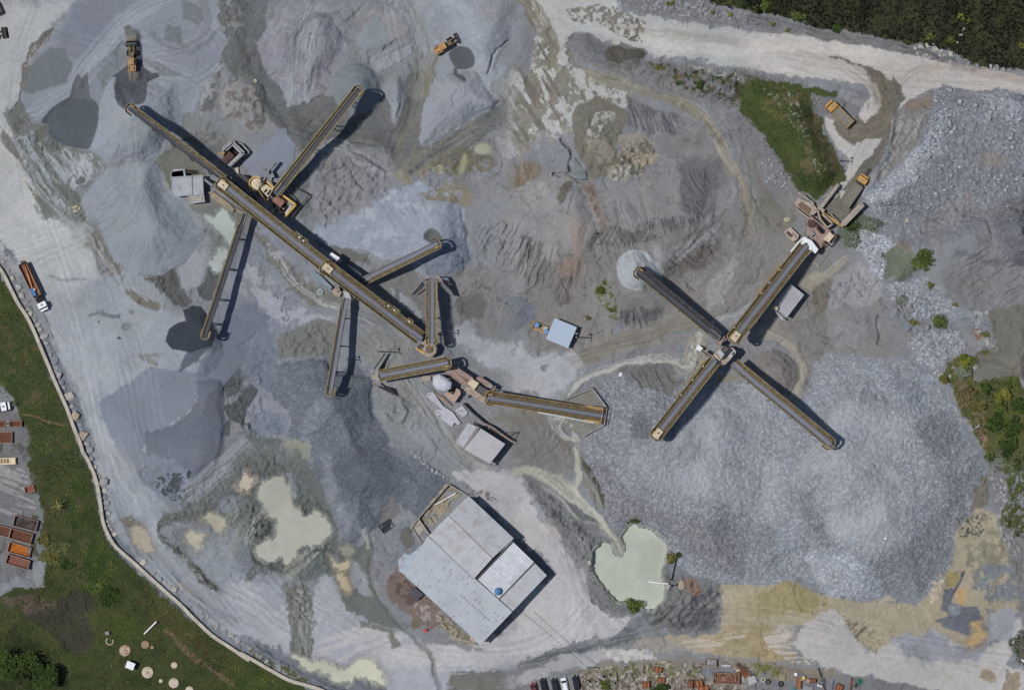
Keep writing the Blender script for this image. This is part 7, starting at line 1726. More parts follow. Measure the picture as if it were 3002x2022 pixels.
WALLB = "5 20,240,10 55,300,9 85,350,14 120,410,20 145,465,18 175,510,15 190,550,17 205,580,14 228,620,12 250,655,14 262,685,14 290,730,20 305,775,12 318,805,10 333,850,12 360,890,22 372,935,12 388,980,20 405,1030,16 422,1068,13 455,1125,26 473,1187,16 525,1310,13 570,1435,16 588,1475,20 600,1535,16|9 625,105,13 640,148,9 655,165,10 682,205,26 688,258,15 690,300,17 697,338,16 690,372,9 715,410,12 712,460,12 722,488,12 733,515,10 752,545,14 940,730,18 1010,800,14 1050,840,14 1085,860,12 1150,905,20 1125,885,12 1330,1080,14 1360,1085,10 1430,1150,16 1480,1190,16 1520,1210,18 1560,1240,18 1600,1265,14 1640,1290,14 1690,1335,14 1710,1350,12 1750,1380,12"
for seg in WALLB.split('|'):
    t, rest = seg.split(' ', 1)
    for e in rest.split():
        x, y, r = (float(v) for v in e.split(',')); (px, py), = tp(t, [(x, y)])
        rock('boulder', px, py, r * .0446 * 1.45, 'grey boulder in the row along the outside of the pale boundary wall', 'boulders along the boundary wall', ROCKP if int(x) % 3 else ROCKG)
for x, y, r, lab in ((498, 1250, 26, 'large tan boulder against the boundary wall, fourth big stone above the bend'), (550, 1380, 27, 'largest pinkish-tan boulder beside the boundary wall, next to three small ones')):
    (px, py), = tp('5', [(x, y)]); rock('boulder', px, py, r * .0446 * 1.45, lab, None, ROCKT)
for x, y, r in ((1140, 8, 13), (1165, 30, 17), (1190, 42, 17), (1200, 70, 13), (1215, 80, 14), (1235, 90, 12), (1245, 105, 13), (1270, 125, 15), (1300, 140, 14), (1322, 152, 11), (1345, 168, 12), (1372, 180, 12)):
    (px, py), = tp('10', [(x, y)]); rock('boulder', px, py, r * .05, 'grey boulder in the short line dividing dark gravel from the crusher track', 'boulders in the line south of the crushers', ROCKG)
for x, y, r in ((1080, 318, 18), (1120, 310, 19), (1165, 300, 17), (1205, 300, 20), (1215, 328, 20), (1250, 335, 17), (1280, 365, 20), (1318, 360, 22), (1100, 350, 12), (1180, 380, 14), (1160, 362, 10), (1245, 365, 12), (1380, 230, 13), (1400, 190, 10), (1360, 280, 9), (1432, 420, 17), (1530, 445, 15), (1580, 435, 17), (1615, 440, 22), (1660, 460, 16), (1600, 462, 11)):
    (px, py), = tp('4', [(x, y)]); rock('boulder', px, py, r * .05, 'pale grey block dumped at the forest edge above the haul road', 'blocks at the forest edge', ROCKP)
for x, y, r in ((80, 1070, 12), (110, 1080, 15), (125, 1050, 10), (140, 1090, 14), (100, 1120, 9), (180, 1130, 14), (205, 1140, 15), (225, 1165, 14), (150, 1165, 20), (105, 1190, 15), (165, 1195, 14), (200, 1190, 10), (230, 1200, 14), (215, 1225, 14), (240, 1235, 12), (130, 1170, 14)):
    (px, py), = tp('4', [(x, y)]); rock('boulder', px, py, r * .05, 'grey block in the loose group at the lower tip of the grass wedge', 'blocks below the grass wedge', ROCKG)
for t, x, y, r, lab, mt in (('8', 950, 580, 46, 'huge flat grey boulder beside low shrubs in the stony gully', ROCKG), ('8', 1030, 665, 40, 'huge grey boulder with bushes behind it, south of the flat one', ROCKG), ('8', 942, 483, 22, 'upright grey boulder just above the flat boulder in the gully', ROCKG), ('8', 1057, 560, 20, 'cream-pink boulder at the edge of the white stones', ROCKT), ('8', 1487, 1322, 22, 'single white boulder at the edge of the largest stone pile and the scrub', ROCKP), ('8', 1160, 670, 24, 'long grey slab boulder beside the dark round bush', ROCKG),
                         ('7', 715, 978, 16, 'lone white boulder beside the milky stream above the gravel', WHITE), ('11', 512, 730, 20, 'round white boulder on the west bank of the milky pond', ROCKP), ('4', 1028, 1448, 16, 'single cream-yellow boulder among the grey rubble', ROCKY), ('4', 240, 1440, 22, 'large cream-yellow block on the mud near the jaw crusher', ROCKY), ('8', 1555, 572, 14, 'white boulder at the head of the little stone trickle on the slope', ROCKP), ('8', 1475, 935, 15, 'white boulder between the bushes and the grey slope', ROCKP), ('1', 1676, 532, 16, 'cream boulder on the dark mud above the pinkish mound', ROCKY), ('7', 1090, 885, 14, 'pale drop-shaped boulder in the bend of the milky stream', ROCKP), ('7', 1150, 870, 8, 'smaller pale stone in the bend of the milky stream', ROCKP), ('11', 905, 1048, 14, 'grey boulder at the southern tip of the milky pond', ROCKG), ('12', 885, 572, 8, 'tiny white stone in the middle of the largest stone pile', WHITE)):
    (px, py), = tp(t, [(x, y)]); rock('boulder', px, py, r * .047, lab, None, mt, sink=.6)
for x, y, r in ((1215, 970, 13), (1245, 985, 16), (1230, 955, 12), (1260, 975, 10), (1195, 1000, 9), (1200, 1045, 10), (1330, 935, 12), (1310, 990, 12), (1060, 915, 10), (1440, 930, 10)):
    (px, py), = tp('8', [(x, y)]); rock('boulder', px, py, r * .05, 'pale boulder at the top of the scrub strip by the largest stone pile', 'boulders by the scrub strip', ROCKP)
for x, y, r in ((460, 1370, 11), (480, 1365, 12), (500, 1355, 12), (520, 1370, 13), (495, 1385, 12), (235, 1270, 9), (228, 1290, 8), (185, 1220, 7), (165, 1195, 6), (130, 1165, 6), (250, 1225, 6), (125, 1090, 6), (570, 1440, 7)):
    (px, py), = tp('1', [(x, y)]); rock('boulder', px, py, r * .05, 'small cream stone on the olive mud edge of the western road', 'cream stones by the western road', ROCKY)

# broken stone: the biggest blocks one by one, the rest as a mass
RUBBLE = [('4', '1190,610 1290,575 1480,600 1796,640 1796,1300 1640,1260 1420,1230 1250,1300 1180,1420 1100,1500 1000,1440 900,1420 780,1330 830,1220 1000,1090 1140,900 1190,760', .30, .3, 1.1, .10),
          ('4', '1180,620 1400,590 1560,640 1420,800 1260,960 1060,1180 900,1340 760,1330 840,1200 1040,1080 1180,860', .7, .3, 1.0, .14),
          ('8', '720,40 900,60 1000,30 960,130 880,180 870,340 800,300 740,240 700,160', 1.1, .25, .8, .2),
          ('8', '880,380 1020,360 1140,330 1220,420 1330,500 1300,560 1180,600 1080,600 1040,520 920,460', .9, .2, .6, .1),
          ('8', '1060,760 1200,700 1340,690 1420,800 1280,900 1200,970 1080,890 1030,800', .8, .2, .6, .1),
          ('8', '1090,80 1240,100 1380,200 1280,300 1180,200', .5, .25, .7, .2),
          ('4', '1540,1150 1640,1140 1740,1160 1700,1240 1560,1250', .8, .4, .9, .4), ('4', '1640,1340 1796,1340 1796,1568 1660,1500', .5, .3, .8, .1),
          ('3', '780,0 1250,10 1300,60 1500,110 1400,140 1080,110 860,70', .45, .2, .55, .03), ('8', '1450,460 1560,400 1796,480 1796,540 1560,540', .25, .15, .4, 0),
          ('12', '1580,120 1680,200 1740,500 1796,700 1700,720 1620,480', .5, .15, .4, 0), ('9', '40,100 200,140 240,380 100,420', .12, .1, .35, 0),
          ('12', '0,-560 500,-640 1100,-640 1420,-300 1540,0 1550,150 1440,380 1340,560 1320,740 1200,830 1180,950 1080,1005 960,960 760,995 560,955 440,915 320,840 160,875 0,850', .6, .13, .28, 0),
          ('11', '470,0 640,-200 900,-300 1792,-300 1792,850 1400,865 1260,825 1100,760 1020,640 860,500 660,520', .6, .13, .28, 0)]
TEMPL = []
for k in range(8):
    me = rock_mesh(200 + k, .7, 10); v = np.array([tuple(x.co) for x in me.vertices]); f = np.array([tuple(p.vertices) for p in me.polygons]); TEMPL.append((v, f))
ZTf = ZT
def gh_arr(px, py):
    i = np.clip(np.searchsorted(GXa, px) - 1, 0, NX - 2); j = np.clip(np.searchsorted(GYa, py) - 1, 0, NY - 2); return ZTf[j, i]
_ra = np.random.default_rng(4)
big = []
allv, allf, allc, off = [], [], [], 0
for t, p, dens, r0, r1, bigf in RUBBLE:
    pts = np.array(tp(t, parse_pts(p))); lo, hi = pts.min(0), pts.max(0)
    n = int((hi[0] - lo[0]) * (hi[1] - lo[1]) * PX * PX * dens)
    X = _ra.uniform(lo[0], hi[0], n); Y = _ra.uniform(lo[1], hi[1], n)
    gi = np.clip(np.searchsorted(GXa, X) - 1, 0, NX - 1); gj = np.clip(np.searchsorted(GYa, Y) - 1, 0, NY - 1); ok = _ra.random(n) < (GRAV[gj, gi] * 1.2) ** 2 + (.15 if r1 > .4 else 0)
    d = poly_sd(pts, X.astype(np.float32), Y.astype(np.float32)) + 14 * (vn(X / 22, Y / 22, 9) - .5) * 2
    clump = np.clip(.1 + 3.2 * np.clip(fbm(X / 70, Y / 70, 33, 3) + .42, 0, 1) ** 2, 0, 1) if r1 > .4 else .8
    k = ok & (d > 0) & (_ra.random(n) < clump) & (X < 3060); X, Y = X[k], Y[k]
    R = r0 + (r1 - r0) * _ra.random(len(X)) ** (2.0 if r1 > .6 else 3.2)
    for x, y in zip(X, Y):
        if _ra.random() < bigf * .10 and len(big) < 240: big.append((x, y, r1 * _ra.uniform(.85, 1.35)))
    Z = gh_arr(X, Y)
    tone = _ra.uniform(.72, 1.3, len(X)) * (1.06 if r1 > .4 else 1.0)
    tid = _ra.integers(0, 8, len(X)); ang = _ra.uniform(0, 6.283, len(X))
    for q in range(8):
        s = tid == q
        if not s.any(): continue
        v, f = TEMPL[q]; c, sn = np.cos(ang[s])[:, None], np.sin(ang[s])[:, None]; rr_ = R[s][:, None]
        zz = Z[s][:, None]; fx = (1 - zz / CAMH)
        vx = ((X[s][:, None] - 1501) * PX) * fx + (v[:, 0] * c - v[:, 1] * sn) * rr_; vy = ((1011 - Y[s][:, None]) * PX) * fx + (v[:, 0] * sn + v[:, 1] * c) * rr_ * .85
        vz = zz + (v[:, 2] + .22) * rr_ * .9
        m_ = s.sum(); allv.append(np.stack([vx, vy, vz], -1).reshape(-1, 3))
        allf.append((f[None] + (off + np.arange(m_)[:, None, None] * len(v))).reshape(-1, 3)); off += m_ * len(v)
        allc.append(np.repeat(tone[s], len(v)))
me = mesh_np('loose_stone', np.concatenate(allv), np.concatenate(allf))
set_attr(me, 'tone', 'FLOAT', np.concatenate(allc))
m, nt, b = nodes_of('loose_stone'); a = N(nt, 'ShaderNodeAttribute', attribute_name='tone').outputs['Fac']
nt.links.new(mixc(nt, 'MULTIPLY', 1.0, [float(v) for v in lin((150, 155, 163))], a), b.inputs['Base Color']); b.inputs['Roughness'].default_value = .95
me.materials.append(m); tag(link(bpy.data.objects.new('loose_stone', me)), 'loose broken stone strewn over the rubble field and coarse piles', 'stones', kind='stuff')
for x, y, r in big: rock('rubble_block', x, y, r, 'grey quarried block lying loose in the rubble on the eastern side', 'blocks in the eastern rubble', ROCKG, 'block')

# ---------------------------------------------------------------- boundary wall and the terrace of grass
wpts = [(-60, 720)] + tp('5', [(5, 290), (60, 390), (120, 510), (180, 600), (240, 730), (310, 900), (350, 1000), (400, 1110), (440, 1200), (480, 1310), (530, 1430)]) + tp('9', [(545, 0), (580, 60), (620, 150), (645, 240), (660, 330), (675, 450), (708, 540), (765, 630), (880, 730), (980, 820), (1090, 920), (1180, 1000), (1280, 1100), (1400, 1210), (1520, 1290), (1640, 1370)]) + tp('10', [(0, 1315), (100, 1370), (220, 1440), (330, 1500), (450, 1535), (570, 1578)]) + [(1040, 2080)]
wp = [tuple(p) for p in smooth_poly(wpts, False, 3)]
r = root('boundary_wall', 'long pale boundary wall curving between the grass and the western haul road', 'wall', W(220, 1300, 0)); r.location.z = 0
def ribbon(part, mat, w, z0, z1, par):
    P = [W(*p, 0) - r.location for p in wp]; Zs = [gh(*p) for p in wp]; vs = []
    for i, p in enumerate(P):
        d = (P[min(i + 1, len(P) - 1)] - P[max(i - 1, 0)]).normalized(); nrm = Vector((-d.y, d.x, 0)) * (w / 2)
        for s, z in ((-1, z0), (-1, z1), (1, z1), (1, z0)): q = p + nrm * s; vs.append((q.x, q.y, Zs[i] + z))
    return MB().add(vs, [(4 * i + k, 4 * i + 4 + k, 4 * i + 4 + (k + 1) % 4, 4 * i + (k + 1) % 4) for i in range(len(P) - 1) for k in range(3)]).build(part, mat, par)
ribbon('wall_body', surf('wall_side', (140, 132, 120), .95, .2, .6), .85, -1.0, .95, r)
ribbon('coping', surf('wall_top', (186, 180, 168), .95, .1, .7, (160, 152, 140), .45), 1.0, .953, 1.12, r)

# ---------------------------------------------------------------- vehicles
def wheel_set(r, xs, y, rad=.36, w=.26):
    for x in xs:
        for s in (-1, 1):
            t = MB().tube((x, s * (y - w), rad), (x, s * y, rad), rad, 14).build('wheel', RUBBER, r)
            MB().tube((x, s * (y - .05), rad), (x, s * (y + .01), rad), rad * .55, 10).build('rim', GREY, t)
def car(label, px, py, ang, paint_, L=4.5, wd=1.8, pickup=False):
    z = gh(px, py); r = root('parked_car', label, 'car', W(px, py, z), math.radians(ang)); h = wd / 2
    prof = [(-L / 2, .35), (-L / 2, .8), (-L / 2 + .12, .98), (-L * .30, 1.0), (L * .16, .98), (L / 2 - .35, .86), (L / 2 - .05, .7), (L / 2, .35)]
    m = MB(); vs = []
    for s, k in ((-1, 1), (1, 1)): vs += [(x, s * h * (1 if abs(x) < L * .42 else .9), zz) for x, zz in prof]
    n = len(prof); m.add(vs, [(i, i + 1, n + i + 1, n + i) for i in range(n - 1)] + [(n - 1, 0, n, 2 * n - 1), tuple(range(n - 1, -1, -1)), tuple(range(n, 2 * n))])
    m.build('body', paint_, r)
    x0, x1 = (-L * .10, L * .20) if pickup else (-L * .36, L * .22)
    g = MB(); b0 = [(x0 - .35, -h * .88, .97), (x1 + .45, -h * .88, .95), (x1 + .45, h * .88, .95), (x0 - .35, h * .88, .97)]; t0 = [(x0, -h * .72, 1.42), (x1 - .1, -h * .72, 1.42), (x1 - .1, h * .72, 1.42), (x0, h * .72, 1.42)]
    g.add(b0 + t0, [(0, 1, 5, 4), (1, 2, 6, 5), (2, 3, 7, 6), (3, 0, 4, 7), (4, 5, 6, 7)]); g.build('windows', GLASS, r)
    MB().prism([(x0 + .02, -h * .7), (x1 - .14, -h * .7), (x1 - .14, h * .7), (x0 + .02, h * .7)], 1.40, 1.47).build('roof', paint_, r)
    if pickup: MB().prism([(-L / 2 + .15, -h * .8), (x0 - .4, -h * .8), (x0 - .4, h * .8), (-L / 2 + .15, h * .8)], .9, 1.02).build('load_bed', RUBBER, r)
    wheel_set(r, (-L * .30, L * .31), h)
    for s in (-1, 1): MB().box((L / 2 - .12, s * h * .66, .72), (.2, .3, .12)).build('headlight', WHITE, r); MB().box((L * .2, s * (h + .08), .98), (.16, .2, .14)).build('mirror', paint_, r)
    return r
DARKP = surf('paint_black', (34, 38, 44), .25, .08, 1, spec=.5); REDP = surf('paint_red', (110, 36, 48), .3, .08, 1, spec=.5)
for lab, px, py, pt_, pk in (('dark red car mostly below the picture edge, leftmost of the parked row', 1566, 2021, REDP, False), ('black pickup with an open load bed between the dark red and the second black car', 1594, 2007, DARKP, True), ('black car with a pale windscreen, directly left of the white car', 1627, 2007, DARKP, False), ('white car with a dark rear window in the parked row', 1655, 2007, WHITE, False), ('black car standing at the right end of the parked row', 1689, 1999, DARKP, False)):
    car(lab, px, py, 102, pt_, pickup=pk)
car('dark car cut by the left picture edge at the top of the western road', -3, 24, 115, DARKP)

def truck(label, px, py, ang, cabx, parts, name='truck', cat='truck', L=9.0, wd=2.5, cabm=WHITE, wx=(-3, -1.8, 3.2)):
    z = gh(px, py); r = root(name, label, cat, W(px, py, z), math.radians(ang)); h = wd / 2
    MB().box((0, 0, .85), (L, .9, .3)).box((cabx - 1.6, 0, .9), (1.2, wd * .86, .5)).build('chassis', DKSTEEL, r)
    m = MB(); m.prism([(cabx - 1.1, -h), (cabx + .5, -h), (cabx + .5, h), (cabx - 1.1, h)], .75, 2.75); m.prism([(cabx + .5, -h * .95), (cabx + 1.4, -h * .86), (cabx + 1.4, h * .86), (cabx + .5, h * .95)], .75, 1.9)
    c = m.build('cab', cabm, r)
    MB().add([(cabx + .52, -h * .85, 2.5), (cabx + .52, h * .85, 2.5), (cabx + .86, h * .85, 1.93), (cabx + .86, -h * .85, 1.93)], [(0, 1, 2, 3), (3, 2, 1, 0)]).build('windscreen', GLASS, c)
    MB().box((cabx - .35, 0, 2.8), (.6, .6, .12)).build('roof_hatch', GREY, c)
    for s in (-1, 1): MB().box((cabx + .6, s * (h + .12), 2.1), (.12, .2, .4)).build('mirror', DKSTEEL, c)
    wheel_set(r, wx, h, .5, .34)
    for fn in parts: fn(r, h)
    return r
def tub(x0, x1, z0, z1, mat, inner, floor=.35, name='load_body', t=.14):
    def fn(r, h):
        m = MB()
        for s in (-1, 1): m.box(((x0 + x1) / 2, s * (h - t / 2), (z0 + z1) / 2), (x1 - x0, t, z1 - z0))
        for x in (x0 + t / 2, x1 - t / 2): m.box((x, 0, (z0 + z1) / 2), (t, 2 * h - 2 * t - .01, z1 - z0))
        b = m.build(name, mat, r)
        MB().box(((x0 + x1) / 2, 0, z0 + floor / 2), (x1 - x0 - .3, 2 * h - .3, floor)).build('load_floor', inner, b)
    return fn
def cargo(r, h):
    MB().prism([(-6.3, .55), (-2.3, .2), (1.3, -.35), (1.3, -.75), (-2.5, -.3)], 1.4, 2.2).build('load_beam', surf('orange_load', (186, 128, 84), .85, .25, 1.2), r)
    MB().prism([(1.0, -1.2), (3.4, -1.15), (3.4, -.2), (1.2, -.35)], 1.4, 2.3).build('tarpaulin', surf('tarp_blue', (60, 120, 190), .6, .2, 2), r)
    MB().prism([(-6.0, .75), (3.3, .6), (3.3, 1.1), (-6.0, 1.1)], 1.35, 1.6).build('load_panel', surf('brown_load', (158, 116, 90), .9, .25, 1), r)
    MB().box((1.6, -.1, 1.9), (.7, .6, .5)).build('bag', CREAM, r)
truck('white-cabbed truck with a rust-brown trough body carrying orange scrap and a blue tarpaulin', 98, 834, -64.5, 7.0, [tub(-6.8, 3.9, 1.05, 2.35, BROWN, surf('load_brown', (120, 84, 66), .9, .3, 1)), cargo, lambda r, h: MB().box((4.9, 0, 1.15), (1.6, 1.7, .4)).build('hitch_deck', RUBBER, r)], L=15.2, wx=(-5.4, -4.2, 4.6, 7.4))
truck('white-cabbed truck cut by the left picture edge, above the rusty skips', 8, 1192, 10, 1.0, [tub(-6, -.6, 1.1, 2.3, GREY, GREY)], L=8.6, wx=(-3, .9))
HAULY = surf('haul_yellow', (196, 150, 74), .8, .22, 1.0, (150, 136, 112), .55)
truck('orange-cabbed haul truck with a grey load on the wet turning bay', 2459, 337, 135, 3.3, [tub(-4.4, 1.9, 1.2, 2.9, HAULY, surf('load_grey', (126, 124, 116), .95, .2, .8), 1.3)], name='haul_truck', wd=3.0, L=9.4, cabm=HAULY)
truck('yellow-cabbed haul truck backing down the tip ramp towards the jaw crusher', 2514, 545, 55, 2.2, [tub(-7.2, .2, 1.2, 2.8, surf('grey_body', (136, 134, 126), .9, .15, .8), surf('load_grey2', (122, 120, 110), .95, .15, .6), 1.35)], name='haul_truck', wd=2.9, L=12, cabm=HAULY, wx=(-4.8, -3.4, 2.2))
def loader(label, px, py, ang, col, s=1.0):
    z = gh(px, py) - .25; r = root('wheel_loader', label, 'loader', W(px, py, z), math.radians(ang))
    MB().prism([(-4.2, -1.15), (-.6, -1.2), (-.6, 1.2), (-4.2, 1.15)], .9, 2.1).prism([(-4.4, -.9), (-4.1, -.9), (-4.1, .9), (-4.4, .9)], .8, 1.5).build('body', col, r)
    MB().box((-1.6, 0, 2.75), (1.7, 1.6, 1.3)).build('cab', GLASS, r); MB().box((-1.6, 0, 3.45), (1.9, 1.8, .12)).build('cab_roof', col, r)
    m = MB(); [m.bar((.2, q, 2.0), (3.2, q, 1.0), .35, .5) for q in (-.6, .6)]; m.box((.4, 0, 1.4), (1.8, 1.0, 1.0)); m.build('lift_arm', surf('arm_brown', (116, 100, 78), .8, .3, 1.5), r)
    m = MB(); m.add([(3.0, -1.6, .3), (3.0, 1.6, .3), (3.1, 1.6, 1.5), (3.1, -1.6, 1.5), (4.7, -1.6, .3), (4.7, 1.6, .3)], [(0, 1, 2, 3), (3, 2, 1, 0), (0, 4, 5, 1), (1, 5, 4, 0), (0, 3, 4), (4, 3, 0), (1, 5, 2), (2, 5, 1)]); m.build('bucket', surf('bucket_grey', (92, 90, 86), .8, .25, 1.5), r)
    m2 = MB(); rr = random.Random(1)
    m2.add([(3.1, -1.5, .5), (3.1, 1.5, .5), (4.3, 1.5, .5), (4.3, -1.5, .5), (3.6, -.6, 1.3), (3.6, .6, 1.3)], [(0, 3, 4), (3, 2, 5, 4), (2, 1, 5), (1, 0, 4, 5)]); m2.build('load', surf('wet_load', (88, 90, 92), .9, .2, 2), r)
    wheel_set(r, (-3.1, 1.2), 1.45, .8, .6)
    for q in (-1, 1): MB().box((-3.4, q * .7, 2.15), (1.2, .3, .12)).build('vent', DKSTEEL, r)
OCH = surf('loader_ochre', (172, 138, 96), .7, .25, 1.5, (140, 116, 88), .5)
loader('muddy ochre wheel loader digging north in the grey sand, north-west corner', 388, 168, 92, OCH)
loader('muddy orange wheel loader dumping beside a round black patch at the north edge', 1312, 132, 32, surf('loader_orange', (184, 140, 92), .7, .3, 1.2, (130, 104, 80), .5))
loader('yellow machine cut by the left picture edge beside the western road', -22, 104, 10, HAULY)

# rusty skips in the western yard
def skip(label, t, cen, ang, L, Wd, mat, inner, h=1.3, name='skip', cat='skip', grp=None):
    (px, py), = tp(t, [cen]); z = gh(px, py); r = root(name, label, cat, W(px, py, z), math.radians(ang), grp)
    tub(-L / 2, L / 2, .05, h, mat, inner, .3, 'skip_body')(r, Wd / 2)
    m = MB(); [m.box((x, s * (Wd / 2 + .05), h * .5), (.12, .1, h * .96)) for x in (-L * .3, 0, L * .3) for s in (-1, 1)]; m.build('rib', mat, r)
    m = MB(); [m.box((0, s * (Wd / 2 - .05), h + .05), (L + .1, .18, .1)) for s in (-1, 1)]; [m.box((s * (L / 2 - .05), 0, h + .055), (.18, Wd - .3, .09)) for s in (-1, 1)]; m.build('rim', surf('rim_rust', (150, 126, 112), .9, .25, 2), r)
    return r
RI = surf('rust_in', (98, 66, 54), .95, .3, 1.2); RO = surf('rust_orange_in', (176, 102, 40), .95, .3, .8, (110, 70, 46), .4); RP = surf('rust_pink_in', (128, 88, 76), .95, .25, .9, (104, 76, 68), .4); RD = surf('dark_in', (62, 56, 54), .95, .3, 1.5, (96, 92, 90), .4)
skip('dark scrap-filled skip frame above the three rusty skips', '9', (172, 472), -14, 7.0, 3.2, BROWN, RD)
skip('dull brown rusty skip between the dark frame and the orange-floored skip', '9', (142, 555), -16, 6.6, 3.0, RUST, RI)
skip('rusty skip with a bright orange rust floor', '9', (132, 645), -16, 6.6, 3.0, RUST, RO)
skip('pinkish-brown skip with pale marks, lowest of the stacked row', '9', (122, 725), -17, 6.8, 2.8, RUST, RP)
skip('brown skip cut by the left picture edge beside the dull brown one', '9', (15, 520), -14, 5.0, 2.9, RUST, RI)
skip('small square reddish skip standing alone in the western yard', '9', (197, 248), 14, 2.8, 2.0, RUST, surf('red_in', (134, 84, 74), .95, .3, 1), h=1.0)
skip('wide brown skip at the left picture edge below the small trailer pair', '5', (30, 1392), 0, 4.9, 3.2, BROWN, RI)
skip('small dark rusty trailer box right of the grey coupling, below the white truck', '5', (108, 1303), 0, 3.4, 1.8, BROWN, RI, h=1.0, name='trailer_box', cat='trailer')
skip('brown trailer box cut by the left picture edge, left of the grey coupling', '5', (14, 1305), 0, 2.4, 2.0, RUST, RI, h=1.0, name='trailer_box', cat='trailer')
(px, py), = tp('5', [(56, 1302)]); r = root('coupling_post', 'short upright grey steel coupling between the two rusty trailer boxes', 'coupling', W(px, py, gh(px, py))); MB().box((0, 0, .6), (.7, 1.9, 1.2)).build('post', GREY, r); MB().box((0, 0, 1.25), (.9, .5, .15)).build('cap', DKSTEEL, r)
(px, py), = tp('9', [(50, 65)]); r = root('flatbed_trailer', 'cream flatbed trailer with brown boards at the left picture edge', 'trailer', W(px, py, gh(px, py)), math.radians(2)); MB().box((0, 0, .9), (5.2, 2.0, .25)).build('bed', CREAM, r)
m = MB(); [m.box((-1.6 + k * .9, .1, 1.1), (.5, 1.3 - .2 * (k % 2), .2)) for k in range(3)]; m.build('boards', surf('board_brown', (140, 108, 72), .9, .3, 2), r); MB().box((2.0, 0, 1.1), (.8, 1.8, .25)).build('toolbox', surf('cream2', (222, 204, 160), .6), r); wheel_set(r, (-1.2, 0), 1.0, .4, .25)
# grassland things
def millstone(label, t, c, rad, hub, mat):
    (px, py), = tp(t, [c]); r = root('stone_disc', label, 'stone disc', W(px, py, gh(px, py) - .05)); rr = rad * .0446
    MB().lathe((0, 0, 0), [(rr, 0), (rr, .45), (rr * .96, .5)], 26).build('disc', mat, r)
    if hub: MB().lathe((0, 0, .5), [(rr * .28, 0), (rr * .28, .12), (rr * .18, .16)], 14).build('hub', surf('pink_hub', (168, 140, 136), .9, .2, 3), r)
STONE1 = surf('disc_stone', (196, 186, 168), .95, .14, 1.2, (168, 150, 136), .45); STONE2 = surf('disc_brown', (158, 134, 112), .95, .2, 1.2, (130, 106, 90), .5)
for lab, c, rad, hub, mat in (('large cream stone disc with a pink hub on the grass', (970, 1450), 38, 1, STONE1), ('cream and brown stone disc with a small stick on it, north-west of the white hut', (822, 1307), 37, 1, surf('disc_mix', (186, 168, 146), .95, .2, 1, (140, 112, 96), .5)), ('dull brown stone disc near the white pole', (955, 1268), 27, 0, STONE2), ('small cream stone disc east of the large pink-hubbed one', (1145, 1403), 21, 0, STONE1), ('speckled cream stone disc south-east of the large pink-hubbed one', (1142, 1520), 33, 0, STONE1), ('tiny cream stone disc below the large pink-hubbed one', (1057, 1506), 13, 0, STONE1), ('cream stone disc cut by the bottom picture edge', (1245, 1566), 26, 0, STONE1), ('tiny brown stone beside the dull brown disc', (1000, 1286), 12, 0, STONE2)):
    millstone(lab, '9', c, rad, hub, mat)
(px, py), = tp('9', [(722, 1245)]); r = root('stone_ring', 'open cream stone ring on the grass below the little white box', 'ring', W(px, py, gh(px, py)))
m = MB(); [m.bar((1.05 * math.cos(a), 1.05 * math.sin(a), .3), (1.05 * math.cos(a + .5), 1.05 * math.sin(a + .5), .3), .28, .6) for a in [2.2 + .45 * i for i in range(10)]]; m.build('ring', STONE1, r); MB().lathe((0, 0, 0), [(.9, 0), (.9, .12)], 16).build('fill', surf('fill', (70, 78, 48), .95, .3, 3), r)
(px, py), = tp('9', [(707, 1192)]); r = root('junction_box', 'tiny white square box on the grass above the stone ring', 'box', W(px, py, gh(px, py)), .1); MB().box((0, 0, .5), (1.0, .8, 1.0)).build('box', WHITE, r); MB().box((0, 0, 1.05), (1.15, .95, .1)).build('lid', GREY, r)
(px, py), = tp('9', [(862, 1400)]); r = root('hut', 'small white-roofed hut on the grass among the stone discs', 'hut', W(px, py, gh(px, py)), math.radians(-22)); MB().box((0, 0, 1.0), (2.1, 1.7, 2.2)).build('wall', CONC, r); MB().box((0, 0, 2.2), (2.5, 2.1, .16)).build('roof', WHITE, r); MB().box((1.06, 0, .8), (.06, .8, 1.6)).build('door', DKSTEEL, r)
a, b_ = tp('9', [(948, 1198), (1028, 1118)]); o = MB().tube(W(*a, gh(*a) + .5), W(*b_, gh(*b_) + 1.4), .24, 10).tube(W(*a, gh(*a) + .5), W(*a, gh(*a) - .4), .2, 8).build('white_pole', WHITE); tag(o, 'white pole leaning across the grass above the stone discs', 'pole')
# poles and cable
def pole(label, px, py, h, arm=1.2, ang=0.0):
    z = gh(px, py) - .3; r = root('lamp_pole', label, 'lamp pole', W(px, py, z), ang); MB().tube((0, 0, 0), (0, 0, h), .2, 10, .13).build('pole', CONC, r)
    MB().bar((0, -arm, h - .3), (0, arm, h - .3), .16).build('cross_arm', DKSTEEL, r); MB().box((0, arm, h - .4), (.7, .45, .2)).build('lamp_head', GREY, r)
pole('lamp pole casting a long shadow north of the east-west conveyor', 1112, 1030, 13.5, 1.1, .5)
pole('lamp pole beside the winged conveyor near the round crusher', 1290, 974, 12, .8)
pole('lamp pole at the east side of the pale blue pump shed', 1688, 988, 10, 1.0)
pole('lamp pole at the edge of the grass wedge by the tip ramp', 2458, 472, 9, 1.0)
pole('lamp pole beside the slim south-running conveyor', 1021, 1053, 7.5, .9, .3)
a, b_ = K(1120, 1210, 6.2), W(1722, 1955, 6.5); m = MB(); pts = [a.lerp(b_, i / 12) - Vector((0, 0, 1.6 * math.sin(math.pi * i / 12))) for i in range(13)]
for p, q in zip(pts[:-1], pts[1:]): m.tube(p, q, .06, 5)
tag(m.build('power_cable', surf('cable', (84, 84, 88), .7)), 'thin dark overhead cable from the workshop to the scrap yard', 'cable')
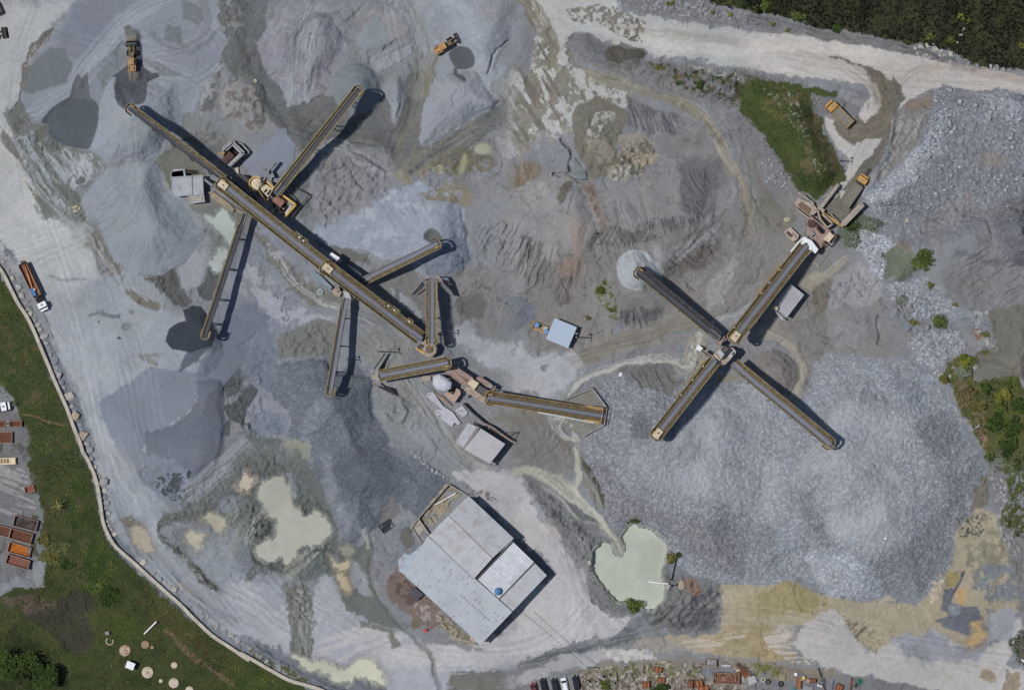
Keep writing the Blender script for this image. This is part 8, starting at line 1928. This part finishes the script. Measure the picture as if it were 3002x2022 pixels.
r = root('cable_post', 'short wooden post carrying the overhead cable at the scrap yard edge', 'post', W(1722, 1955, gh(1722, 1955) - .3)); MB().tube((0, 0, 0), (0, 0, 7), .16, 8).build('post', TIMBER, r); MB().bar((-.6, 0, 6.7), (.6, 0, 6.7), .12).build('cross_arm', DKSTEEL, r)
# pond pipework, troughs, ramps
a, b_ = tp('11', [(885, 855), (1030, 870)]); o = MB().tube(W(*a, gh(*a) + .6), W(*b_, gh(*b_) + 1.0), .2, 8).build('intake_pipe', WHITE); tag(o, 'thin white intake pipe reaching into the milky pond', 'pipe')
(px, py), = tp('11', [(1030, 885)]); r = root('pond_pump', 'small grey pump at the east shore of the milky pond', 'pump', W(px, py, gh(px, py))); MB().box((0, 0, .4), (1.3, .8, .7)).build('housing', PALE, r); MB().bar((0, 0, .6), (2.6, .5, .6), .3).build('hose', RUBBER, r); MB().box((-.5, -.6, .2), (1.4, .9, .3)).build('footing', CONC, r)
a, b_ = tp('11', [(1050, 850), (1085, 690)]); o = MB().tube(W(*a, gh(*a) + .3), W(*b_, gh(*b_) + .3), .18, 8).build('rubber_hose', RUBBER); tag(o, 'black hose running north from the pond pump to the bushes', 'hose')
(px, py), = tp('10', [(970, 490)])
for s, lab in ((-1, 'dark open trough, the upper one of the pair on the slate-grey yard'), (1, 'dark open trough, the lower one of the pair on the slate-grey yard')):
    q = (px + 4 * s, py + 6 * s); r = root('trough', lab, 'trough', W(*q, gh(*q)), math.radians(33)); tub(-1.9, 1.9, .05, .8, surf('trough_dark', (64, 68, 82), .7, .2, 1.5), surf('trough_in', (52, 54, 68), .8), .2, 'trough_body')(r, .62); MB().box((-1.92, 0, .5), (.1, 1.3, .9)).build('end_plate', DKSTEEL, r)
# scrap yard at the southern edge: (sheet x, sheet y, length, width, turn, height, kind, label)
def S(x, y): return (2000 + x / 4.157, 1900 + y / 4.157)
def S8(x, y): return (1530 + x / 4.656, 1900 + y / 4.656)
def scrapbox(label, p, ang, L, Wd, mat, inner, h=1.2): skip(label, '0', p, ang, L, Wd, mat, inner, h)
skip('long dark scrap container filled with rusty metal, in the southern scrap yard', '0', S(535, 357), -3, 7.6, 3.1, DKSTEEL, RP)
p = S(530, 355); m = MB(); rr = random.Random(8)
for k in range(90): m.box(Vector(W(*p, gh(*p) + .5 + rr.random() * .5)) + Vector((rr.uniform(-3.3, 3.1), rr.uniform(-1.1, 1.1), 0)), (rr.uniform(.2, .9), rr.uniform(.1, .4), .2), rr.random() * 3)
tag(m.build('scrap_metal', surf('scrap', (158, 120, 100), .8, .6, 2.5, (70, 56, 50), .5)), 'jumbled rusty scrap filling the long dark container', 'scrap', kind='stuff')
skip('square scrap bin of pale offcuts above the long dark container', '0', S(345, 168), -4, 3.4, 2.0, DKSTEEL, surf('offcuts', (156, 156, 160), .7, .5, 3, (90, 90, 94), .5), 1.0)
for lab, p, ang, L, Wd, mt in (('orange-brown rusty box nearest the pale road', S8(1855, 285), -8, 2.2, 1.6, RUST), ('pinkish rusty box half hidden by the dark round shrub', S8(1900, 425), -4, 2.2, 1.4, RUST), ('rusty box with a dark lid left of the dark round shrub', S8(1695, 490), 4, 2.0, 1.9, RUST), ('dark red rusty box left of the window-framed box', S(95, 425), -6, 1.6, 2.2, BROWN), ('open rusty frame box with three pale panes', S(200, 425), 12, 2.2, 2.2, RUST), ('bright rusty box at the bottom picture edge', S(255, 480), 4, 3.0, 1.6, RUST), ('rusty box frame beside the blue bar', S(1910, 470), -22, 1.9, 1.9, RUST), ('flat reddish-brown plate box beside the cream drum', S(1595, 385), -4, 1.6, 1.2, BROWN), ('ribbed brown box standing beside the cream box', S(1415, 420), 86, 3.0, 1.4, surf('rib_brown', (136, 100, 70), .9, .3, 3))):
    z = gh(*p); r = root('scrap_box', lab, 'scrap box', W(*p, z), math.radians(ang)); tub(-L / 2, L / 2, 0, 1.1, mt, surf('rust_bright', (168, 108, 76), .9, .35, 1.5, (120, 78, 58), .5), .75, 'box_body', .12)(r, Wd / 2); MB().box((0, 0, 1.12), (L * .12, Wd, .06)).build('brace', mt, r)
for lab, a, b_, w, mt in (('thick rusty beam lying across the scrap, longest of its group', (680, 180), (880, 330), .42, BROWN), ('rusty girder beside the thickest beam', (660, 200), (860, 345), .35, RUST), ('wide rust-brown plate beside the girders', (700, 270), (790, 335), 1.6, RUST), ('dark twin rail pointing at the pale road', (1655, 235), (1700, 350), .4, DKSTEEL), ('dark rail continuing to the bottom picture edge', (1715, 430), (1745, 505), .5, DKSTEEL), ('slim blue bar standing among the scrap', (1842, 385), (1825, 500), .28, surf('blue_bar', (86, 112, 150), .6)), ('rust-red tube with a bright side, near the green fan', (2068, 355), (2050, 505), .4, RUST), ('thin pole lying left of the dark round shrub', (-730, 420), (-620, 600), .16, TIMBER), ('thin leaning stake near the thin pole', (-945, 330), (-935, 470), .1, BROWN)):
    if a[0] < 0: pa, pb = S8(1495, 350), S8(1590, 565)
    else: pa, pb = S(*a), S(*b_)
    if 'stake' in lab: pa, pb = S8(1290, 325), S8(1305, 465)
    o = MB().bar(W(*pa, gh(*pa) + .35), W(*pb, gh(*pb) + .3), w, .3).bar(W(*pa, gh(*pa) + .45), W(*pb, gh(*pb) + .4), w * .35, .4).build('scrap_beam', mt); tag(o, lab, 'beam')
for lab, x, y, rad, mt in (('pale concrete ring left of the two dark tyres', 985, 380, .75, STONE1), ('dark tyre touching the pale concrete ring', 1050, 402, .85, RUBBER), ('dark tyre lying alone on the brown earth', 1205, 428, .85, RUBBER)):
    p = S(x, y); r = root('tyre' if mt is RUBBER else 'concrete_ring', lab, 'tyre' if mt is RUBBER else 'ring', W(*p, gh(*p))); m = MB()
    m.lathe((0, 0, 0), [(rad * .6, .02), (rad * .95, 0), (rad, .16), (rad * .95, .34), (rad * .6, .36), (rad * .55, .18)], 22); m.f = m.f[:-2]; m.build('ring', mt, r); MB().lathe((0, 0, 0), [(rad * .54, 0), (rad * .54, .05)], 14).build('hollow', surf('hollow', (88, 80, 74), .95), r)
for lab, x, y, w, l, ang, mt in (('tan ventilated crate lid lying by the olive grass', 1215, 350, 1.9, 2.0, -8, surf('crate', (150, 136, 112), .9, .2, 3)), ('small cream box beside the ribbed brown box', 1440, 375, .7, 1.5, 3, CREAM), ('short cream plank left of the rust-brown plate', 682, 264, .5, 1.1, -8, CREAM), ('small teal box at the bottom picture edge', 1355, 485, 1.1, 1.2, 0, surf('teal', (70, 122, 134), .6, .2, 2)), ('grey steel ladder frame at the bottom picture edge', 1530, 490, 1.8, 2.8, -15, GREY), ('light grey heap of plastic sheet beside the long dark container', 850, 385, 2.2, 2.6, 20, surf('plastic', (168, 170, 172), .6, .25, 1.2)), ('slate-blue engine block on the dark twin rails', 1720, 395, 1.2, 1.9, -65, surf('slate_blue', (78, 84, 98), .7, .25, 2)), ('dark little box beside the green fan', 2115, 450, .8, 1.2, 62, DKSTEEL), ('white offcut pile above the long dark container', 535, 205, .6, 2.8, -3, PALE)):
    p = S(x, y); r = root('scrap_item', lab, 'scrap', W(*p, gh(*p)), math.radians(ang)); MB().prism([(-l / 2, -w / 2), (l / 2, -w * .42), (l * .48, w / 2), (-l * .46, w * .46)], 0, .6).build('body', mt, r); MB().box((l * .12, 0, .66), (l * .5, w * .4, .14)).build('top', mt, r)
for lab, x, y, rad, mt in (('white drum with a dark shadow above the cream boxes', 1382, 310, .5, WHITE), ('bright yellow and cream drum beside the cream box', 1478, 350, .45, surf('yel', (226, 204, 110), .5)), ('pinkish round drum left of the reddish plate box', 1532, 388, .75, surf('pinkdrum', (164, 130, 112), .8, .2, 2)), ('white bucket at the bottom right of the slate engine', 1657, 445, .34, WHITE), ('second white bucket right of the first', 1690, 455, .3, WHITE)):
    p = S(x, y); r = root('drum', lab, 'drum', W(*p, gh(*p))); MB().lathe((0, 0, 0), [(rad, 0), (rad, .8), (rad * .92, .86)], 16).build('drum_body', mt, r); MB().lathe((0, 0, .86), [(rad * .7, 0), (rad * .7, .05)], 12).build('lid', mt, r)
p = S(2165, 400); r = root('green_fan', 'green round fan wheel at the right end of the scrap yard', 'fan', W(*p, gh(*p))); m = MB(); m.lathe((0, 0, .2), [(.3, 0), (.3, .5)], 12)
for k in range(8): a = k * .785; m.box((.55 * math.cos(a), .55 * math.sin(a), .5), (.75, .38, .1), a)
m.build('blades', surf('fan_green', (36, 112, 88), .5, .2, 2), r); MB().lathe((0, 0, .7), [(.18, 0), (.18, .1)], 10).build('hub', DKSTEEL, r)
for k, (x, y) in enumerate(((905, 450), (985, 450), (1040, 420), (1095, 385), (1185, 365), (1250, 470))):
    p = S8(x, y); r = root('concrete_bollard', 'small dark upright drum beside the round green bush at the car park', 'bollard', W(*p, gh(*p)), group='bollards by the car park bush'); MB().lathe((0, 0, 0), [(.42, 0), (.38, 1.2), (.3, 1.25)], 12).build('post', surf('bol', (88, 88, 92), .8, .2, 3), r); MB().lathe((0, 0, 1.25), [(.25, 0), (.25, .05)], 10).build('cap', CONC, r)
# small white machine at the right edge
p = (3000, 1936); r = root('white_sign_board', 'small white and brown board at the right picture edge', 'board', W(*p, gh(*p)), -.6); MB().box((0, 0, .9), (1.6, .5, .9)).build('board', WHITE, r); MB().box((0, 0, .3), (.2, .2, .8)).build('post', BROWN, r)

# ---------------------------------------------------------------- vegetation
def leaf_mat(name, c1, c2, c3):
    m, nt, b = nodes_of(name); a = N(nt, 'ShaderNodeAttribute', attribute_name='tone').outputs['Fac']
    col = ramp(nt, a, [(0.0, tuple(float(v) for v in lin(c1))), (.55, tuple(float(v) for v in lin(c2))), (1.0, tuple(float(v) for v in lin(c3)))])
    nt.links.new(col, b.inputs['Base Color']); b.inputs['Roughness'].default_value = .75; b.inputs['Specular IOR Level'].default_value = .2
    return m
LV = {'dark': leaf_mat('leaf_dark', (32, 46, 22), (56, 76, 34), (84, 104, 46)), 'mid': leaf_mat('leaf_mid', (46, 60, 30), (80, 96, 46), (120, 130, 60)), 'olive': leaf_mat('leaf_olive', (64, 64, 38), (98, 98, 54), (138, 132, 74)),
      'sage': leaf_mat('leaf_sage', (76, 88, 76), (112, 122, 106), (148, 156, 140)), 'brown': leaf_mat('leaf_brown', (70, 60, 44), (104, 92, 64), (138, 124, 90)), 'forest': leaf_mat('leaf_forest', (18, 21, 14), (37, 40, 27), (62, 68, 38)),
      'grass': leaf_mat('leaf_grass', (44, 62, 29), (74, 97, 43), (116, 124, 68)), 'yel': leaf_mat('leaf_yellow', (76, 84, 36), (112, 116, 48), (148, 146, 72))}
_rv = np.random.default_rng(12)
def leaves(c, nrm_tilt, size):
    """leaf quads at centres c (n,3): returns verts, faces"""
    n = len(c); a = _rv.uniform(0, 6.283, n); t = _rv.uniform(-nrm_tilt, nrm_tilt, n); t2 = _rv.uniform(-nrm_tilt, nrm_tilt, n)
    u = np.stack([np.cos(a) * np.cos(t), np.sin(a) * np.cos(t), np.sin(t)], -1); v = np.stack([-np.sin(a) * np.cos(t2), np.cos(a) * np.cos(t2), np.sin(t2)], -1)
    s = (size * _rv.uniform(.6, 1.4, n))[:, None]; w = s * _rv.uniform(.4, .7, n)[:, None]
    vs = np.stack([c - u * s, c - v * w * .9, c + u * s, c + v * w], 1).reshape(-1, 3)
    return vs, np.arange(4 * n).reshape(-1, 4)
def leaf_obj(name, c, size, mat, tone, parent=None, tilt=.7):
    vs, f = leaves(c, tilt, size); me = mesh_np(name, vs, f); set_attr(me, 'tone', 'FLOAT', np.repeat(np.clip(tone, 0, 1), 4)); me.materials.append(LV[mat])
    return link(bpy.data.objects.new(name, me), parent)
BARK = surf('bark', (84, 72, 60), .95, .3, 3)
def bush(label, t, c, rx, ry, h, mat, n=500, name='bush', cat='bush', group=None, size=.26, gap=.35, ang=0.0, loc=None):
    (px, py), = tp(t, [c]); z = gh(px, py); r = root(name, label, cat, W(px, py, z), math.radians(ang), group); k = TILES[t][2] * PX; rx *= k; ry *= k
    m = 18; cl = _rv.normal(0, 1, (m, 3)); cl /= np.linalg.norm(cl, axis=1)[:, None]; cl[:, 2] = np.abs(cl[:, 2])
    P = []; T = []
    for i in range(m):
        q = cl[i] * _rv.uniform(.1, .78); k_ = int(n / m * _rv.uniform(.6, 1.4)); d = _rv.normal(0, 1, (k_, 3)); d /= np.linalg.norm(d, axis=1)[:, None]
        p = q + d * (_rv.uniform(.55, 1, (k_, 1)) * _rv.uniform(.22, .42)); P.append(p); T.append(np.full(k_, _rv.uniform(.15, .65)) + .25 * _rv.random(k_) + .12 * p[:, 2])
    P = np.concatenate(P); T = np.concatenate(T); P[:, 2] = np.abs(P[:, 2])
    C = P * np.array([rx, ry, h]) * 1.02 + np.array([0, 0, h * .12])
    leaf_obj('foliage', C, size, mat, T, r)
    s = MB(); rr = random.Random(int(px * 7 + py))
    for i in range(4): a = rr.uniform(0, 6.3); s.tube((0, 0, -.3), (rx * .5 * math.cos(a), ry * .5 * math.sin(a), h * .7), .09 * min(1.5, h / 2 + .3), 6, .03)
    s.build('stem', BARK, r); return r
def tree(label, t, c, rad, h, mat, n=1500, size=.34, group=None):
    r = bush(label, t, c, rad, rad, h * .5, mat, n, 'broadleaf_tree', 'tree', group, size)
    for ch in r.children:
        if ch.name.startswith('foliage'): ch.name = 'crown'; ch.location.z = h * .48
        else: bpy.data.objects.remove(ch)
    s = MB().tube((0, 0, -.4), (0, 0, h * .6), h * .035 + .08, 10, h * .02)
    for i in range(6): a = i * 1.05; s.tube((0, 0, h * .4), (rad * TILES[t][2] * PX * .6 * math.cos(a), rad * TILES[t][2] * PX * .6 * math.sin(a), h * .8), .12, 6, .04)
    s.build('trunk', BARK, r); return r
# single bushes
bush('dark round bush on the sage-green patch, casting a shadow over white stones', '8', (1130, 235), 98, 88, 2.6, 'mid', 900)
bush('second dark round bush south of the sage-green patch', '8', (1232, 632), 66, 62, 2.3, 'mid', 700)
bush('green leafy bush on the southern shore of the milky pond', '11', (800, 1020), 75, 65, 2.4, 'mid', 700)
bush('olive bush on the eastern shore of the milky pond', '11', (1048, 705), 48, 56, 1.5, 'olive', 400)
bush('dark little bush at the head of the black hose', '11', (1090, 680), 28, 26, 1.5, 'dark', 200)
bush('dark reed clump on the northern shore of the milky pond', '11', (808, 460), 50, 24, .9, 'dark', 240)
bush('round bright green bush beside the parked cars', '11', (612, 1535), 50, 50, 1.8, 'mid', 500)
bush('dark green dome-shaped shrub at the bottom picture edge', '11', (985, 1555), 85, 48, 2.0, 'dark', 800)
bush('blue-green shrub by the grey boulder in the gully', '8', (990, 495), 44, 44, 1.0, 'sage', 260)
bush('small olive shrub on the white stones below the sage-green patch', '8', (1185, 385), 36, 50, .9, 'olive', 200)
bush('tiny olive shrub on the grey slope east of the white stones', '8', (1350, 520), 30, 18, .6, 'olive', 90)
bush('small green shrub beside the orange bare patch', '8', (1548, 718), 34, 26, .8, 'mid', 140)
bush('low brown-green shrub above the bright scrub strip', '8', (1540, 830), 46, 20, .7, 'olive', 140)
bush('shrub row growing between the two huge boulders', '8', (1075, 640), 50, 30, .9, 'olive', 200)
for i, (x, y, r_, mt, lab) in enumerate(((1410, 885, 74, 'yel', 'yellow-green bush, topmost in the scrub strip'), (1385, 960, 66, 'sage', 'grey-green bush just below the yellow-green topmost bush'), (1270, 1010, 40, 'olive', 'low olive bush at the western end of the scrub strip'), (1545, 1070, 46, 'dark', 'dark bush north of the dense eastern thicket'), (1735, 1030, 60, 'mid', 'green bush at the right picture edge above the thicket'), (1650, 1110, 66, 'yel', 'yellow-green bush in the middle of the thicket'), (1420, 1110, 76, 'brown', 'dry brown bush on the thicket western side'), (1500, 1190, 60, 'olive', 'olive bush between dry brown bushes'), (1760, 1180, 70, 'dark', 'dark bush against the right picture edge'), (1640, 1200, 50, 'mid', 'mid-green bush beside the pale bare trickle'), (1600, 1300, 80, 'dark', 'broad dark bush in the lower thicket'), (1720, 1330, 84, 'dark', 'dense dark bush right of the broad dark one'), (1560, 1520, 40, 'mid', 'little green bush at the foot of the thicket'), (1700, 1450, 90, 'dark', 'largest dark bush at the foot of the thicket'))):
    bush(lab, '8', (x, y), r_, r_ * .9, 1.2 + r_ * .018, mt, int(r_ * 13), size=.3)
bush('pale sage shrub mass against the jaw crusher', '8', (645, 95), 85, 75, 2.2, 'sage', 900)
bush('shaded sage shrub under the wide ramp wall', '4', (800, 1470), 75, 55, 1.8, 'sage', 500)
bush('dark tangled shrub in the shade of the wide ramp wall', '4', (670, 1480), 60, 70, 1.6, 'dark', 400)
for x, y, r_, mt, lab in ((100, 40, 60, 'mid', 'bright green bush at the forest edge near the northern haul road'), (310, 110, 56, 'mid', 'green bush east of the bright one on the forest edge'), (40, 60, 30, 'olive', 'olive tuft at the western tip of the forest edge'), (1380, 115, 34, 'yel', 'yellow-green sapling inside the dark forest'), (1425, 140, 24, 'yel', 'smaller yellow-green sapling beside the other in the forest'), (1180, 245, 36, 'mid', 'light green shrub above the pale blocks'), (1315, 265, 34, 'mid', 'light green shrub right of the pale blocks'), (1780, 300, 30, 'yel', 'yellow-green shrub at the right picture edge of the forest'), (560, 190, 46, 'dark', 'dark shrub leaning over the haul road verge'), (140, 160, 18, 'yel', 'tiny yellow-green weed on the rocky verge'), (245, 200, 16, 'olive', 'tiny olive weed on the rocky verge')):
    bush(lab, '4', (x, y), r_, r_ * .85, .6 + r_ * .03, mt, int(r_ * 8), size=.24)
for t, x, y, r_, mt, lab in (('3', 1090, 545, 24, 'dark', 'dark bush on the slope between the two roads'), ('3', 1195, 585, 20, 'mid', 'bright green tuft on the slope near the dark bush'), ('3', 965, 450, 46, 'olive', 'olive shrub patch on the verge below the dark-capped mound'), ('3', 1230, 560, 50, 'dark', 'spreading dark shrub at the western end of the grass wedge'), ('3', 1205, 480, 24, 'dark', 'small dark shrub by the fallen branch'), ('3', 1430, 100, 20, 'yel', 'yellow-green weed on the stony northern verge'), ('3', 1320, 85, 18, 'mid', 'green weed left of the yellow-green one on the northern verge'), ('3', 1040, 22, 32, 'olive', 'olive shrub in the stones at the top edge'), ('7', 590, 425, 44, 'mid', 'green shrub on the flank of the brown mound'), ('7', 660, 560, 32, 'mid', 'green shrub lower on the brown mound flank'), ('7', 560, 55, 14, 'dark', 'tiny dark shrub near the crest of the brown mound'), ('7', 500, 610, 22, 'olive', 'olive weed at the foot of the brown mound'), ('7', 610, 375, 26, 'olive', 'olive weed above the green shrub on the brown mound')):
    bush(lab, t, (x, y), r_, r_ * .8, .5 + r_ * .02, mt, int(r_ * 7), size=.2)
tree('large dark tree filling the south-west corner', '9', (120, 1400), 190, 7.5, 'dark', 3200)
tree('dark tree at the bottom picture edge right of the corner tree', '9', (330, 1480), 120, 6, 'dark', 1700)
bush('broad low dark shrub in the middle of the western grass', '9', (730, 950), 120, 95, 1.3, 'dark', 1500)
bush('yellowish-green shrub left of the broad low dark one', '9', (620, 890), 75, 62, .9, 'grass', 800)
bush('olive shrub beside the rusty skips', '9', (280, 580), 58, 50, 1.4, 'olive', 450); bush('second olive shrub below the rusty skips', '9', (330, 700), 80, 46, 1.2, 'olive', 500); bush('dark shrub by the lowest skip', '9', (440, 750), 60, 40, 1.4, 'dark', 400)
pc = tp('9', [(385, 355)])[0]; r = root('palm', 'small palm with drooping yellowing fronds on the western grass', 'palm', W(*pc, gh(*pc))); MB().tube((0, 0, -.3), (0, 0, 1.6), .22, 8).build('trunk', BARK, r)
for k in range(11):
    a = k * .571; L = 2.2 + .9 * ((k * 5) % 3) / 2; m = MB()
    for s in range(6):
        t0, t1 = s / 6, (s + 1) / 6; p0 = Vector((L * t0 * math.cos(a), L * t0 * math.sin(a), 1.6 + .7 * math.sin(2.6 * t0))); p1 = Vector((L * t1 * math.cos(a), L * t1 * math.sin(a), 1.6 + .7 * math.sin(2.6 * t1))); m.bar(p0, p1, .42 * (1.05 - t0), .03)
    m.build('frond', surf('frond_g', (76, 92, 46), .8, .3, 3) if k % 3 else surf('frond_y', (140, 126, 78), .8, .3, 3), r)

# grass and forest floor as masses
def scatter(name, label, cat, polys, dens, size, h, mat, clump=30, tilt=.8, thr=.0):
    P, T = [], []
    for t, p in polys:
        pts = np.array(tp(t, parse_pts(p))); lo, hi = pts.min(0), pts.max(0); n = int((hi[0] - lo[0]) * (hi[1] - lo[1]) * PX * PX * dens)
        X = _rv.uniform(lo[0], hi[0], n); Y = _rv.uniform(lo[1], hi[1], n); d = poly_sd(pts, X.astype(np.float32), Y.astype(np.float32)) + 26 * (fbm(X / 24, Y / 24, 5, 3))
        f = fbm(X / clump, Y / clump, 21, 4, .6); k = (d > 0) & (f > thr - .5 * _rv.random(n)) & (X > -60) & (X < 3062) & (Y > -60) & (Y < 2082); X, Y, f = X[k], Y[k], f[k]
        Z = gh_arr(X, Y); q = np.clip(f * 1.6 + .5, 0, 1); z = Z + h * q * _rv.random(len(X)) + .08; s = PX * (1 - z / CAMH)
        P.append(np.stack([(X - 1501) * s, (1011 - Y) * s, z], -1)); T.append(np.clip(.40 + 1.9 * fbm(X / 46, Y / 46, 44, 4) + .3 * (_rv.random(len(X)) - .5), 0, 1))
    o = leaf_obj(name, np.concatenate(P), size, mat, np.concatenate(T), None, tilt); return tag(o, label, cat, kind='stuff')
scatter('grass', 'rough green grass on the western terrace and the wedge by the tip ramp', 'grass',
        [('5', '-120,260 30,400 140,590 240,800 340,1020 410,1180 490,1370 550,1600 180,1600 150,1300 60,1150 -120,1000'), ('9', '190,-20 520,-20 610,200 640,450 700,600 880,780 1130,980 1380,1220 1840,1520 1840,1700 -120,1700 -120,960 260,900 300,600 280,360'),
         ('10', '-40,1340 60,1370 220,1460 380,1540 500,1600 -40,1680'), ('4', '-20,500 300,580 520,600 430,700 480,850 560,1000 600,1120 500,1230 440,1330 320,1240 220,1140 120,960 40,800 -20,760'), ('3', '1240,600 1500,640 1820,600 1820,1120 1700,990 1620,850 1520,740 1420,690')], 3.2, .24, .6, 'grass', 22)
scatter('forest', 'dark tangled forest beyond the northern haul road', 'forest', [('4', '-60,-140 1900,-140 1900,470 1620,440 1420,380 1300,330 1100,285 980,270 700,215 480,180 300,145 140,85 -60,60'), ('3', '1280,-140 1820,-140 1820,100 1500,50 1300,20')], 2.6, .42, 3.2, 'forest', 40)
scatter('scrub', 'dry olive scrub between the largest stone pile and the right picture edge', 'scrub', [('8', '1300,900 1480,860 1470,1020 1700,1010 1860,1080 1860,1640 1600,1620 1500,1400 1390,1200 1310,1040'), ('12', '1650,60 1860,40 1860,620 1760,560 1650,460 1700,300'), ('12', '1700,1240 1860,1180 1860,1420 1750,1390')], 3.0, .3, 1.5, 'mid', 26)
scatter('sage_scrub', 'grey-green low scrub in the stony gully', 'scrub', [('8', '880,190 960,130 1080,190 1090,300 980,370 880,330'), ('4', '580,1490 720,1400 860,1480 800,1570 600,1600')], 2.6, .22, .6, 'sage', 20)
scatter('weeds', 'thin weeds among the stones of the verges and the scrap yard', 'weeds', [('3', '900,400 1200,440 1500,510 1820,550 1820,620 1500,680 1160,580 940,490'), ('11', '480,1440 960,1380 1300,1380 1820,1400 1820,1620 480,1620'), ('12', '-20,1390 200,1400 560,1440 600,1500 -20,1480'), ('10', '60,1290 240,1390 420,1480 620,1600 540,1600 300,1490 80,1350')], .8, .18, .4, 'olive', 16, .8, .12)
scatter('pond_reeds', 'dark low reeds fringing the milky pond', 'reeds', [('11', '510,690 530,640 600,580 560,650 540,700 540,820 620,930 700,985 760,1000 700,1020 600,950 530,860'), ('11', '470,60 540,150 600,290 600,380 560,250 490,120')], 2.4, .2, .5, 'dark', 14)

# dust hanging over the round crusher
m = bpy.data.materials.new('dust'); m.use_nodes = True; nt = m.node_tree; nt.nodes.remove(nt.nodes['Principled BSDF'])
pv = N(nt, 'ShaderNodeVolumePrincipled'); pv.inputs['Color'].default_value = (.8, .81, .84, 1); nz = N(nt, 'ShaderNodeTexNoise'); nz.inputs['Scale'].default_value = .35; nz.inputs['Detail'].default_value = 4
nt.links.new(N(nt, 'ShaderNodeTexCoord').outputs['Object'], nz.inputs['Vector'])
nt.links.new(ramp(nt, nz.outputs['Fac'], [(.42, 0.0), (.75, .11)]), pv.inputs['Density']); nt.links.new(pv.outputs[0], nt.nodes['Material Output'].inputs['Volume'])
o = MB().lathe((0, 0, 0), [(.2, 0), (5, .6), (7.5, 2.2), (6, 4.2), (2, 5.4)], 20).build('dust_cloud', m); o.location = W(1352, 985, gh(1352, 985) - .3); o.scale = (1.25, .7, 1); o.rotation_euler = (0, 0, -.5); tag(o, 'thin dust drifting east of the round cone crusher', 'dust', kind='stuff')
